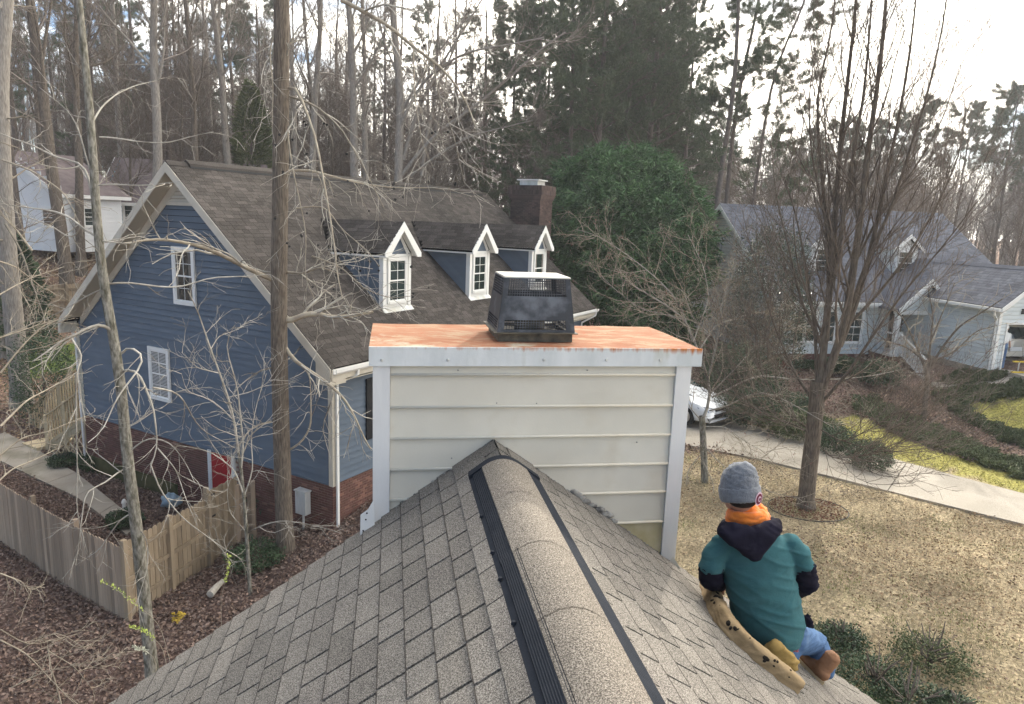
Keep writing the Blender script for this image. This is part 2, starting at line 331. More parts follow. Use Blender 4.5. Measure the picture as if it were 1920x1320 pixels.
def trunkline(pts, r0, r1, n=14, flare=1.35):
    pts = np.asarray(pts, float); s = np.concatenate([[0], np.cumsum(np.linalg.norm(np.diff(pts, axis=0), axis=1))]); s /= s[-1]
    t = np.linspace(0, 1, n); P = np.stack([np.interp(t, s, pts[:, k]) for k in range(3)], 1)
    Q = P.copy(); Q[1:-1] = 0.25 * P[:-2] + 0.5 * P[1:-1] + 0.25 * P[2:]
    R = np.interp(t, [0, 1], [r0, r1]); R[0] *= flare
    return Q[None], R[None]
def cards(C, Dr, ln, w, r, fold=0.25):
    """small leaf-like quads at points C (N,3) along directions Dr"""
    n = len(C); Dr = unit(Dr); S = unit(np.cross(Dr, r.normal(size=(n, 3)))); Nn = np.cross(Dr, S)
    ln = np.broadcast_to(np.asarray(ln), (n,))[:, None]; w = np.broadcast_to(np.asarray(w), (n,))[:, None]
    V = np.stack([C, C + Dr * ln * 0.5 + S * w * 0.5 + Nn * w * fold, C + Dr * ln, C + Dr * ln * 0.5 - S * w * 0.5 + Nn * w * fold], 1)
    return V.reshape(-1, 3), np.arange(4 * n).reshape(n, 4)
def tris(C, Dr, ln, w, r):
    n = len(C); Dr = unit(Dr); S = unit(np.cross(Dr, r.normal(size=(n, 3))))
    ln = np.broadcast_to(np.asarray(ln), (n,))[:, None]; w = np.broadcast_to(np.asarray(w), (n,))[:, None]
    V = np.stack([C - S * w * 0.5, C + S * w * 0.5, C + Dr * ln], 1)
    return V.reshape(-1, 3), np.arange(3 * n).reshape(n, 3)

# ------------------------------------------------------------------ ground
def bp(u, v): return tuple(BLU(u, v, 0)[:2])
def gp_(a, b): return tuple(GRY(a, b, 0)[:2])
CP = [(-7.9, 13.4, -8.6), (-13.1, 16.7, -8.6), (-6.9, 16.3, -8.55), (-8, 5, -8.9), (-14, 8, -9.0), (-4, 8, -8.5), (-3, 2, -8.4), (-4, 12.5, -8.2), (0, -6, -7.6),
      (4, 5, -6.8), (6, 9, -6.7), (9, 2, -6.7), (2, 11, -7.0), (4, 15, -6.75), (7.4, 16.3, -6.7), (5.4, 20, -6.7), (7.9, 23.8, -6.7), (14.5, 18.6, -6.7), (12.4, 15.6, -6.7), (2, 23, -6.8),
      (20, 12, -6.75), (30, 5, -6.8), (25, 18, -6.3), (33, 25, -5.4), (11.4, 21, -6.55), (11, 25, -6.3),
      bp(0, 0) + (-7.75,), bp(0, 4.7) + (-8.5,), bp(0, 10.9) + (-8.6,), bp(6, 0) + (-7.1,), bp(15, 0) + (-6.8,), bp(15, 11) + (-7.6,), bp(8, 11) + (-8.0,), (-17, 22, -8.6), (-18.5, 27, -8.0),
      (-21, 30.5, -6.9), (-23.7, 34.6, -5.75), (-22.6, 35.4, -5.7), (-19, 37, -5.8), (-27, 35, -5.3), (-25.5, 40.5, -3.6), (-30, 42, -2.2), (-34, 49.4, -1.75), (-22, 48, -1.9), (-13, 45, -4.2),
      gp_(0, 0) + (-4.98,), gp_(0, 3) + (-5.0,), gp_(2, -2) + (-4.97,), gp_(5, -1) + (-4.9,), gp_(-1, 1.5) + (-5.85,), gp_(-5, 5) + (-5.95,), gp_(-6, 11) + (-5.9,), gp_(3, 12) + (-5.2,), gp_(3, -5) + (-5.5,), gp_(-1, -2) + (-5.95,), gp_(-3, 2) + (-6.0,),
      (0, 45, -6.3), (5, 36, -6.4), (-8, 42, -5.0), (0, 80, -3.0), (30, 60, -5.2), (60, 60, -4.2), (-60, 60, 0.5), (0, 150, 3), (80, 120, -3.5), (-80, 120, 5), (-40, 20, -8.0), (-40, 0, -9.3), (0, -30, -7.5), (45, 0, -6.5), (60, 30, -5.6), (-70, 10, -7), (150, 60, -4), (-150, 60, 3), (0, 250, 4), (0, -150, -8)]
CP = np.array(CP, float)
def _ker(d2): return np.sqrt(d2 + 4.0)
_n = len(CP); _A = np.zeros((_n + 1, _n + 1)); _d2 = ((CP[:, None, :2] - CP[None, :, :2]) ** 2).sum(-1)
_A[:_n, :_n] = _ker(_d2) - np.eye(_n) * 0.15; _A[:_n, _n] = 1; _A[_n, :_n] = 1
_w = np.linalg.solve(_A, np.concatenate([CP[:, 2], [0]]))
def gz(x, y):
    x = np.asarray(x, float); y = np.asarray(y, float); sh = x.shape; x = x.ravel(); y = y.ravel(); out = np.empty(len(x))
    for i in range(0, len(x), 20000):
        d2 = (x[i:i + 20000, None] - CP[None, :, 0]) ** 2 + (y[i:i + 20000, None] - CP[None, :, 1]) ** 2
        out[i:i + 20000] = _ker(d2) @ _w[:_n] + _w[_n]
    dist = np.hypot(x, y); f = np.clip((dist - 150) / 200, 0, 1); out = out * (1 - f) + (-2.0) * f
    return out.reshape(sh) if sh else float(out[0])
def ground(px, py, dmax=200):
    """where the line of sight through a measured point meets the terrain"""
    r = ray(px, py); t = np.linspace(5, dmax, 1200); P = r[None] * t[:, None]; h = P[:, 2] - gz(P[:, 0], P[:, 1])
    k = np.argmax(h < 0)
    if h[k] >= 0: k = len(t) - 1
    a = h[k - 1] / (h[k - 1] - h[k]) if k else 0
    p = r * (t[k - 1] + a * (t[k] - t[k - 1])); p[2] = gz(p[0], p[1]); return p
def onground(x, y, dz=0.0): return np.array([x, y, gz(x, y) + dz])
def gpoly(pts): return [tuple(ground(*q)[:2]) for q in pts]
def inpoly(x, y, poly):
    c = np.zeros(x.shape, bool); n = len(poly)
    for i in range(n):
        x1, y1 = poly[i]; x2, y2 = poly[(i + 1) % n]
        if y1 == y2: continue
        k = ((y1 > y) != (y2 > y)) & (x < (x2 - x1) * (y - y1) / (y2 - y1) + x1); c ^= k
    return c

Z_COVER = [gpoly([(1600, 748), (1640, 750), (1673, 768), (1740, 800), (1807, 824), (1873, 856), (1950, 880), (1950, 912), (1873, 882), (1807, 858), (1740, 840), (1673, 810), (1640, 788), (1600, 770)]),
           gpoly([(1752, 738), (1800, 733), (1860, 727), (1950, 715), (1950, 738), (1860, 748), (1800, 760), (1786, 768), (1757, 750)]),
           gpoly([(1767, 748), (1793, 758), (1848, 795), (1873, 803), (1950, 828), (1950, 850), (1873, 826), (1848, 810), (1790, 778)]),
           gpoly([(1765, 714), (1790, 703), (1870, 699), (1892, 708), (1850, 719), (1785, 726)])]
Z_YEL = [gpoly([(1800, 762), (1860, 750), (1950, 738), (1950, 830), (1873, 803), (1845, 792)]),
         gpoly([(1560, 790), (1600, 778), (1640, 792), (1673, 814), (1740, 843), (1807, 861), (1873, 886), (1950, 915), (1950, 935), (1800, 890), (1660, 855), (1560, 815)])]
Z_BROWN = [gpoly([(1600, 752), (1640, 730), (1730, 720), (1765, 750), (1845, 800), (1873, 828), (1950, 852), (1950, 880), (1873, 856), (1740, 800)])]
Z_GREEN = [gpoly([(15, 690), (60, 660), (120, 643), (150, 640), (150, 690), (80, 700), (30, 705)])]
_f = gpoly([(1360, 787), (1513, 823), (1580, 843), (1747, 880), (1920, 927)]); _g = gpoly([(1360, 842), (1480, 880), (1613, 910), (1867, 971), (1920, 985)])
def _ext(p, q, k): return (q[0] + (q[0] - p[0]) * k, q[1] + (q[1] - p[1]) * k)
DRIVE_N = [(-1, 25.2), (2.2, 22.4)] + _g + [_ext(_g[2], _g[4], 3.0)]
DRIVE_F = [(2.5, 30.0), (4.5, 27.2)] + _f + [_ext(_f[3], _f[4], 5.0)]
DRIVE = DRIVE_N + DRIVE_F[::-1]
WALKL = gpoly([(-60, 832), (8, 868), (67, 898), (138, 930), (190, 968), (238, 1005), (262, 985), (225, 945), (190, 925), (133, 880), (93, 860), (53, 832), (10, 812)])
WALKR = gpoly([(1745, 718), (1790, 727), (1850, 721), (1895, 711), (1950, 706), (1950, 718), (1870, 726), (1800, 737), (1756, 734)])
LAWN = [(1.0, 3.0), (1.2, 12.0), (1.6, 22.6)] + DRIVE_N[2:] + [(34, -6), (1, -6)]

def terrain():
    def axis(fine0, fine1, st, far):
        a = list(np.arange(fine0, fine1, st)); x = fine1; s = st
        while x < far: a.append(x); s *= 1.16; x += s
        x = fine0; s = st; lo = []
        while x > -far: s *= 1.16; x -= s; lo.append(x)
        return np.array(lo[::-1] + a)
    X = axis(-26, 26, 0.3, 900); Y = axis(2, 44, 0.3, 900)
    gx, gy = np.meshgrid(X, Y); z = gz(gx, gy)
    from mathutils import noise as mn
    near = (np.hypot(gx, gy - 20) < 60)
    bum = 0.03 * np.sin(gx * 2.1 + 1.3 * np.sin(gy * 1.7)) * np.sin(gy * 1.9 + 0.8 * np.sin(gx * 2.7)) + 0.015 * rng.normal(size=gx.shape)
    z = z + np.where(near, bum, 0.3 * rng.normal(size=gx.shape)) * (~inpoly(gx, gy, DRIVE)) - 0.03
    V = np.stack([gx, gy, z], -1).reshape(-1, 3); h, w = gx.shape
    idx = np.arange(h * w).reshape(h, w)
    F = np.stack([idx[:-1, :-1], idx[:-1, 1:], idx[1:, 1:], idx[1:, :-1]], -1).reshape(-1, 4)
    me = np_mesh('ground', V, F, None, True)
    fx, fy = gx.ravel(), gy.ravel()
    jx = fx + 0.25 * rng.normal(size=fx.shape); jy = fy + 0.25 * rng.normal(size=fy.shape)
    litter = np.array([0.13, 0.088, 0.074]); tanl = np.array([0.25, 0.165, 0.12]); straw = np.array([0.40, 0.325, 0.21]); yel = np.array([0.33, 0.30, 0.09])
    brown = np.array([0.21, 0.145, 0.115]); green = np.array([0.12, 0.16, 0.045]); cov = np.array([0.06, 0.07, 0.035])
    colr = np.tile(litter, (len(fx), 1))
    back = (fy > 26) & (fx < -8); colr[back] = tanl
    right = fx > 0.6 + 0.0 * fy; colr[right & (fy < 60)] = straw * 0.9
    colr[(fy > 24) & (fx > -3) & (fx < 60)] = brown
    colr[fy > 45] = tanl * 0.85
    colr[inpoly(jx, jy, LAWN)] = straw
    for zs, cl in ((Z_BROWN, brown), (Z_YEL, yel), (Z_GREEN, green), (Z_COVER, cov)):
        for q in zs: colr[inpoly(jx, jy, q)] = cl
    ca = me.color_attributes.new('soil', 'FLOAT_COLOR', 'POINT')
    ca.data.foreach_set('color', np.concatenate([colr, np.ones((len(fx), 1))], 1).astype(np.float32).ravel())
    m = bpy.data.materials.new('soil, litter and dormant turf'); m.use_nodes = True; t = m.node_tree; p = t.nodes['Principled BSDF']; l = t.links
    at_ = nd(t, 'ShaderNodeAttribute', attribute_name='soil'); g = nd(t, 'ShaderNodeNewGeometry')
    n1 = nd(t, 'ShaderNodeTexNoise'); n1.inputs['Scale'].default_value = 14; n1.inputs['Detail'].default_value = 8; n1.inputs['Roughness'].default_value = 0.75; l.new(g.outputs['Position'], n1.inputs['Vector'])
    v1 = nd(t, 'ShaderNodeTexVoronoi'); v1.inputs['Scale'].default_value = 22; l.new(g.outputs['Position'], v1.inputs['Vector'])
    n2 = nd(t, 'ShaderNodeTexNoise'); n2.inputs['Scale'].default_value = 0.7; n2.inputs['Detail'].default_value = 5; l.new(g.outputs['Position'], n2.inputs['Vector'])
    def mr(v, a, b, c, d):
        q = nd(t, 'ShaderNodeMapRange'); l.new(v, q.inputs[0]); 
        for i, x in enumerate((a, b, c, d)): q.inputs[i + 1].default_value = x
        return q.outputs[0]
    def mul(a, v):
        q = nd(t, 'ShaderNodeVectorMath', operation='SCALE'); l.new(a, q.inputs[0]); l.new(v, q.inputs['Scale']); return q.outputs[0]
    sep = nd(t, 'ShaderNodeSeparateColor'); l.new(v1.outputs['Color'], sep.inputs[0])
    c = mul(mul(mul(at_.outputs['Color'], mr(n1.outputs['Fac'], 0.3, 0.7, 0.45, 1.5)), mr(sep.outputs[0], 0, 1, 0.6, 1.35)), mr(n2.outputs['Fac'], 0.3, 0.7, 0.7, 1.3))
    l.new(c, p.inputs['Base Color']); p.inputs['Roughness'].default_value = 0.95; p.inputs['Specular IOR Level'].default_value = 0.1
    b = nd(t, 'ShaderNodeBump'); b.inputs['Strength'].default_value = 0.9; b.inputs['Distance'].default_value = 0.05; l.new(n1.outputs['Fac'], b.inputs['Height']); l.new(b.outputs[0], p.inputs['Normal'])
    me.materials.append(m)
    tagp(link('ground', me), label='sloping yards of leaf litter, mulch and dormant grass', kind='structure')
terrain()

def drape(name, poly_pairs, m, th, parent=None, label=None, kind=None, gap=0.012, sub=4):
    """slabs between successive cross lines ((x,y),(x,y)), laid on the terrain"""
    out = []
    for i in range(len(poly_pairs) - 1):
        (a, b), (c, d) = poly_pairs[i], poly_pairs[i + 1]; a, b, c, d = map(np.array, (a, b, c, d)); mbx = MB()
        top = []; bot = []
        e = gap / max(np.linalg.norm(c - a), 0.1)
        for j in range(sub + 1):
            s = e + (1 - 2 * e) * j / sub; p = a * (1 - s) + c * s; q = b * (1 - s) + d * s
            for k in range(sub + 1):
                r_ = p * (1 - k / sub) + q * k / sub; top.append(onground(r_[0], r_[1], th)); bot.append(onground(r_[0], r_[1], -0.12))
        n = sub + 1; mbx.v = [tuple(x) for x in top + bot]; o = n * n
        for j in range(sub):
            for k in range(sub): mbx.f.append((j * n + k, j * n + k + 1, (j + 1) * n + k + 1, (j + 1) * n + k))
        ring = [k for k in range(n)] + [j * n + n - 1 for j in range(1, n)] + [(n - 1) * n + k for k in range(n - 2, -1, -1)] + [j * n for j in range(n - 2, 0, -1)]
        for i1 in range(len(ring)): a1, b1 = ring[i1], ring[(i1 + 1) % len(ring)]; mbx.f.append((a1, b1, o + b1, o + a1))
        mbx.build('concrete_slab', m, parent)
drv = thing('driveway', 'pale concrete driveway crossing the lawn to the white car', None, onground(9, 20)); drv['kind'] = 'structure'
def resample(L1, L2, step):
    L1 = np.array(L1); L2 = np.array(L2); s2 = np.concatenate([[0], np.cumsum(np.linalg.norm(np.diff(L2, axis=0), axis=1))]); s = np.concatenate([[0], np.cumsum(np.linalg.norm(np.diff(L1, axis=0), axis=1))]); n = int(s[-1] / step); t = np.linspace(0, s[-1], n + 1)
    return [((np.interp(q, s, L1[:, 0]), np.interp(q, s, L1[:, 1])), (np.interp(q / s[-1] * s2[-1], s2, L2[:, 0]), np.interp(q / s[-1] * s2[-1], s2, L2[:, 1]))) for q in t]
drape('driveway', resample(DRIVE_N, DRIVE_F, 3.1), MT['concrete'], 0.035, drv)
wl = thing('garden_path', 'old concrete path beside the blue house', None, onground(-16, 22)); wl['kind'] = 'structure'
drape('garden_path', resample([WALKL[i] for i in (0, 1, 2, 3, 4, 5)], [WALKL[i] for i in (12, 11, 10, 9, 8, 6)], 1.6), MT['oldconcrete'], 0.04, wl)
wr = thing('front_path', 'pale concrete path to the white railed steps', None, onground(20, 28)); wr['kind'] = 'structure'
drape('front_path', resample([WALKR[i] for i in (8, 7, 6, 5)], [WALKR[i] for i in (0, 1, 3, 4)], 1.3), MT['concrete'], 0.04, wr)
ap = thing('garage_apron', 'concrete apron in front of the open garage', None, GRY(2.5, -3, -4.93)); ap['kind'] = 'structure'
MB().box(GRY, (0.3, -5, -5.3), (5, -0.05, -4.9)).build('concrete_slab', MT['concrete'], ap)
# rust creeping over the galvanised pan, and streaks running down its edge
def rust_mat(name, streak):
    m = bpy.data.materials.new(name); m.use_nodes = True; t = m.node_tree; p = t.nodes['Principled BSDF']; l = t.links
    g = nd(t, 'ShaderNodeNewGeometry')
    def noise(sc, stretch=(1, 1, 1), det=6, off=(0, 0, 0)):
        mpp = nd(t, 'ShaderNodeMapping'); mpp.inputs['Scale'].default_value = stretch; mpp.inputs['Location'].default_value = off; l.new(g.outputs['Position'], mpp.inputs[0])
        q = nd(t, 'ShaderNodeTexNoise'); q.inputs['Scale'].default_value = sc; q.inputs['Detail'].default_value = det; q.inputs['Roughness'].default_value = 0.62; l.new(mpp.outputs[0], q.inputs['Vector']); return q.outputs['Fac']
    def mr(v, a, b, c=0.0, d=1.0):
        q = nd(t, 'ShaderNodeMapRange'); l.new(v, q.inputs[0])
        for i, x in enumerate((a, b, c, d)): q.inputs[i + 1].default_value = x
        return q.outputs[0]
    def mix(f, a, b):
        q = nd(t, 'ShaderNodeMix', data_type='RGBA'); l.new(f, q.inputs['Factor'])
        for s, v in (('A', a), ('B', b)):
            if isinstance(v, tuple): q.inputs[s].default_value = v + (1,)
            else: l.new(v, q.inputs[s])
        return q.outputs['Result']
    if not streak:
        c = mix(mr(noise(2.3), 0.35, 0.65), (0.28, 0.118, 0.066), (0.35, 0.185, 0.115))
        c = mix(mr(noise(4, (1, 2.5, 1), 7, (3, 0, 0)), 0.47, 0.66), c, (0.38, 0.28, 0.185))
        c = mix(mr(noise(1.7, (1, 1, 1), 7, (0.2, 4, 0)), 0.57, 0.64), c, (0.42, 0.375, 0.285))
        c = mix(mr(noise(30), 0.55, 0.75), c, (0.36, 0.11, 0.05))
    else:
        c = mix(mr(noise(6, (1, 1, 0.25)), 0.35, 0.65), (0.55, 0.57, 0.56), (0.68, 0.69, 0.68))
        c = mix(mr(noise(4, (1, 1, 0.3), 5, (5, 0, 0)), 0.55, 0.75), c, (0.44, 0.44, 0.36))
        # height above the lower lip of the edge: streaks start at the fold and thin out downwards
        s = nd(t, 'ShaderNodeSeparateXYZ'); l.new(g.outputs['Position'], s.inputs[0])
        top = mr(s.outputs['Z'], -0.966 * OS, -0.846 * OS, -0.35, 0.62)
        xs = mr(s.outputs['X'], -0.6, 1.75, -0.22, 0.14)
        st = noise(26, (1, 1, 0.05), 4)
        a1 = nd(t, 'ShaderNodeMath', operation='ADD'); l.new(st, a1.inputs[0]); l.new(top, a1.inputs[1])
        a2 = nd(t, 'ShaderNodeMath', operation='ADD'); l.new(a1.outputs[0], a2.inputs[0]); l.new(xs, a2.inputs[1])
        c = mix(mr(a2.outputs[0], 0.93, 1.22), c, (0.45, 0.17, 0.06))
    l.new(c, p.inputs['Base Color']); p.inputs['Roughness'].default_value = 0.85; p.inputs['Specular IOR Level'].default_value = 0.08
    b = nd(t, 'ShaderNodeBump'); b.inputs['Strength'].default_value = 0.15; b.inputs['Distance'].default_value = 0.01; l.new(noise(25), b.inputs['Height']); l.new(b.outputs[0], p.inputs['Normal'])
    return m
MT['pan'] = rust_mat('rusted pan', False)
MT['fasciametal'] = rust_mat('streaked galvanised edge', True)
# ------------------------------------------------------------------ the house under the camera
UR, ZR, SL = 0.709, -1.5, 0.71
VEND = 4.575
own = thing('house', 'house under the viewer with grey brown shingle roof and white clad chimney', 'house', OWN(UR, 3.2, -7.3))
def rz(u): return ZR - SL * abs(u - UR)
def slope_pt(side, d, v, n):
    """side +1 right / -1 left, d distance down from the ridge along the slope, n height above the deck"""
    k = math.sqrt(1 + SL * SL)
    return OWN(UR + side * (d / k + n * SL / k), v, ZR - d * SL / k + n / k)
SLEN = 3.36 * math.sqrt(1 + SL * SL)
# deck slabs and gable wall, eaves
for side in (-1, 1):
    b = MB(); A = [slope_pt(side, 0.0, -2.5, -0.004), slope_pt(side, SLEN, -2.5, -0.004), slope_pt(side, SLEN, -2.5, -0.16), slope_pt(side, 0.0, -2.5, -0.2)]
    Bq = [slope_pt(side, 0.0, VEND, -0.004), slope_pt(side, SLEN, VEND, -0.004), slope_pt(side, SLEN, VEND, -0.16), slope_pt(side, 0.0, VEND, -0.2)]
    b.prism(A, Bq).build('roof_deck', MT['deck'], own)
    MB().box(OWN, (UR + side * 3.36 - 0.012, -2.5, -4.06), (UR + side * 3.36 + 0.012, VEND, -3.9)).build('fascia', MT['white'], own)
b = MB(); b.prism([OWN(UR - 3.0, 4.35, -8.9), OWN(UR + 3.0, 4.35, -8.9), OWN(UR + 3.0, 4.35, -3.78), OWN(UR, 4.35, -1.7), OWN(UR - 3.0, 4.35, -3.78)],
                  [OWN(UR - 3.0, 4.2, -8.9), OWN(UR + 3.0, 4.2, -8.9), OWN(UR + 3.0, 4.2, -3.78), OWN(UR, 4.2, -1.7), OWN(UR - 3.0, 4.2, -3.78)])
for sd_ in (-1, 1): b.box(OWN, (UR + sd_ * 3.0 - 0.07, -2.5, -8.9), (UR + sd_ * 3.0 + 0.07, 4.3, -3.8))
b.build('wall', MT['chaselap'], own)
# gutter on the right eave
b = MB(); uu = UR + 3.39
prof = [(0, -3.98), (0.0, -4.08), (0.03, -4.12), (0.10, -4.12), (0.13, -4.06), (0.135, -3.965), (0.12, -3.965), (0.115, -4.05), (0.095, -4.105), (0.035, -4.105), (0.012, -4.07), (0.012, -3.98)]
b.prism([OWN(uu + x, -2.5, z) for x, z in prof], [OWN(uu + x, 4.62, z) for x, z in prof]).build('gutter', MT['white'], own)
MB().box(OWN, (uu + 0.002, 4.615, -4.125), (uu + 0.137, 4.628, -3.96)).build('gutter_end_cap', MT['white'], own)

# shingles: every tab its own piece
CRS, TH = 0.153, 0.014
TABW = (0.19, 0.235, 0.28, 0.33)
tabmesh = {}
def tab_mesh(w):
    if w in tabmesh: return tabmesh[w]
    g = 0.008; h = CRS * 1.3; mb = MB()
    x0, x1 = g, w - g
    P = lambda x, s, n: np.array([x, s, n]) * OS
    nseg = 1
    e = 0.008
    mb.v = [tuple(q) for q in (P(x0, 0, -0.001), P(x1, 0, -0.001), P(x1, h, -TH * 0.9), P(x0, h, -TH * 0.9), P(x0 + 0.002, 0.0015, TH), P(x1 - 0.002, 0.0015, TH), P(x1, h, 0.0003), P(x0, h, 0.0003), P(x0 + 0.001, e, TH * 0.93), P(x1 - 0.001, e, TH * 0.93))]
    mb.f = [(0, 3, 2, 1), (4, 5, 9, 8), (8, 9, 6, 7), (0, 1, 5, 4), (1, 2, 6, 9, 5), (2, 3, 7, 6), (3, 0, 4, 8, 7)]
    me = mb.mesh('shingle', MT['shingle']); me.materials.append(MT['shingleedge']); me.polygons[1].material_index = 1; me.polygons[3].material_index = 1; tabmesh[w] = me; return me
places = []
nrow = int(SLEN / CRS)
rr_ = random.Random(5)
for side in (-1, 1):
    for r_ in range(nrow + 1):
        d = SLEN + 0.02 - r_ * CRS
        if d < 0.22: continue
        v = VEND - rr_.random() * 0.25
        vs = []
        prev = VEND
        first = True
        while prev > 1.0:
            w = rr_.choice(TABW)
            lo = prev - w
            places.append((side, d, lo, w)); prev = lo
            if first and r_ % 2: first = False
def place_matrix(side, d, v, w):
    ev = OO.copy(); k = math.sqrt(1 + SL * SL); es = np.array(-side * OC / k) + np.array([0, 0, SL / k])
    if side > 0: X = -ev; o = slope_pt(side, d, v + w, 0)
    else: X = ev; o = slope_pt(side, d, v, 0)
    n = np.cross(X, es)
    if n[2] < 0: X = -X; n = -n; o = slope_pt(side, d, v if side > 0 else v + w, 0)
    o = o - ROOT[own.name]
    return Matrix(((X[0], es[0], n[0], o[0]), (X[1], es[1], n[1], o[1]), (X[2], es[2], n[2], o[2]), (0, 0, 0, 1)))
inview = []
for q in places:
    c0 = slope_pt(q[0], q[1] - CRS / 2, q[2] + q[3] / 2, 0); dd = float(c0 @ FWD)
    x, y = proj(c0) if dd > 0.2 else (-999, -999)
    vis = -60 < x < 1980 and 0 < y < 1390 and q[1] > 0.2
    inview.append((0 if vis else 1, float(np.linalg.norm(c0)), q))
inview.sort(key=lambda a: a[:2])
indiv = [a[2] for a in inview[:299] if a[0] == 0]
rest = [a[2] for a in inview[len(indiv):]]
for q in indiv:
    o = link('shingle', tab_mesh(q[3]), own); M_ = place_matrix(*q)
    jit = Matrix.Rotation(rr_.uniform(-0.004, 0.004), 4, 'X'); o.matrix_local = M_ @ Matrix.Translation((0, 0, rr_.uniform(-0.0004, 0.0006)))
big = MB()
for q in rest:
    me = tab_mesh(q[3]); M_ = place_matrix(*q); b0 = len(big.v)
    big.v += [tuple(np.array(M_ @ v.co) + ROOT[own.name]) for v in me.vertices]; big.f += [tuple(b0 + i for i in p.vertices) for p in me.polygons]
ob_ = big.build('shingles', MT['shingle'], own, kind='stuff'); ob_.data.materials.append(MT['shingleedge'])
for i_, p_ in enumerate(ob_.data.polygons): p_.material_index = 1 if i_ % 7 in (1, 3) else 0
# starter pieces along the ridge
# ---- ridge vent
V0, V1 = -0.5, 4.22
def rp(u, v, dz=0): return OWN(u, v, rz(u) + dz)
vent = link('ridge_vent', None, own); vent['label'] = 'black plastic ridge vent under arched shingle caps'
def strip(u0, u1, h0, h1, v0, v1, name, m, ribs=0):
    b = MB()
    if not ribs:
        A = [rp(u0, v0, 0.006), rp(u1, v0, 0.006), rp(u1, v0, h1), rp(u0, v0, h0)]; Bq = [rp(u0, v1, 0.006), rp(u1, v1, 0.006), rp(u1, v1, h1), rp(u0, v1, h0)]
        b.prism(A, Bq)
    else:
        A = [rp(u0, v0, 0.004)]; Bq = [rp(u0, v1, 0.004)]; n = ribs * 2
        for i in range(n + 1):
            t = i / n; u = u0 + (u1 - u0) * t; h = h0 + (h1 - h0) * t - (0.004 if i % 2 else 0)
            A.append(rp(u, v0, h)); Bq.append(rp(u, v1, h))
        A.append(rp(u1, v0, 0.004)); Bq.append(rp(u1, v1, 0.004)); b.prism(A[::-1], Bq[::-1])
    return b.build(name, m, vent)
# left side: dark flange and ribbed strip, right side: ribbed strip
strip(0.486, 0.530, 0.021, 0.024, V0, 4.17, 'vent_flange', MT['vent'])
strip(0.523, 0.60, 0.042, 0.050, V0, 3.02, 'vent_strip', MT['vent'], 9)
strip(0.521, 0.60, 0.036, 0.046, 3.0, 4.19, 'vent_strip', MT['vent'], 9)
strip(0.868, 0.958, 0.046, 0.034, V0, 2.7, 'vent_strip', MT['vent'], 8)
strip(0.868, 0.960, 0.043, 0.030, 2.68, 4.17, 'vent_strip', MT['vent'], 7)
# end plug: a bent band across the ridge
def arch(u): # height of the cap shingles above z=0
    t = (u - UR) / 0.135; return ZR - 0.035 - 0.045 * t * t - 0.01 * abs(t)
def bandpts(v0, v1, ulist, zf, th):
    b = MB(); A = [OWN(u, v0, zf(u)) for u in ulist] + [OWN(u, v0, zf(u) - th) for u in ulist[::-1]]; Bq = [OWN(u, v1, zf(u)) for u in ulist] + [OWN(u, v1, zf(u) - th) for u in ulist[::-1]]
    n = len(ulist); k = 0
    for i in range(n - 1):
        b.hexa([OWN(ulist[i], v0, zf(ulist[i]) - th), OWN(ulist[i + 1], v0, zf(ulist[i + 1]) - th), OWN(ulist[i + 1], v1, zf(ulist[i + 1]) - th), OWN(ulist[i], v1, zf(ulist[i]) - th),
                OWN(ulist[i], v0, zf(ulist[i])), OWN(ulist[i + 1], v0, zf(ulist[i + 1])), OWN(ulist[i + 1], v1, zf(ulist[i + 1])), OWN(ulist[i], v1, zf(ulist[i]))])
    return b
CAPZ = lambda u: ZR + 0.004 - 3.1 * (u - UR) ** 2 if abs(u - UR) < 0.12 else ZR + 0.004 - 3.1 * 0.12 ** 2 - (abs(u - UR) - 0.12) * 0.72
us = list(np.linspace(0.50, 0.96, 25))
bandpts(4.165, 4.235, us, lambda u: CAPZ(u) + 0.004, 0.03).build('vent_end_plug', MT['vent'], vent)
def cap_piece(v0, v1, dz):
    uc = np.linspace(0.578, 0.872, 25); vs = np.linspace(v0, v1, 9); b = MB(); vv = []
    for v in vs:
        t = (v - v0) / (v1 - v0)
        for u in uc: vv.append(tuple(OWN(u, v, CAPZ(u) + dz)))
    for v in vs:
        for u in uc: vv.append(tuple(OWN(u, v, CAPZ(u) + dz - 0.012)))
    b.v = vv; n, m_ = len(vs), len(uc); o = n * m_
    for i in range(n - 1):
        for j in range(m_ - 1): b.f.append((i * m_ + j, i * m_ + j + 1, (i + 1) * m_ + j + 1, (i + 1) * m_ + j))
    for j in range(m_ - 1):
        b.f.append((o + j, o + j + 1, j + 1, j)); i = (n - 1) * m_; b.f.append((i + j, i + j + 1, o + i + j + 1, o + i + j))
    for i in range(n - 1):
        b.f.append((i * m_, (i + 1) * m_, o + (i + 1) * m_, o + i * m_)); k = m_ - 1; b.f.append((o + i * m_ + k, o + (i + 1) * m_ + k, (i + 1) * m_ + k, i * m_ + k))
    b.build('ridge_cap_shingle', MT['ridgecap'], vent)
MT['ridgecap'] = mat('ridge cap granules', (0.15, 0.13, 0.108), (0.205, 0.178, 0.147), 2.0, 0.98, 0.6, 260, island=0.04, spec=0.08, speck=(0.46, 0.415, 0.355), sscale=190, samt=0.75, c3=(0.13, 0.108, 0.096), s3=1.6, bdist=0.004)
vb = [-0.5, 0.9, 1.75, 2.42, 3.0, 3.62, 4.19]
for i in range(len(vb) - 1): cap_piece(vb[i], vb[i + 1] + 0.012, 0.0035)
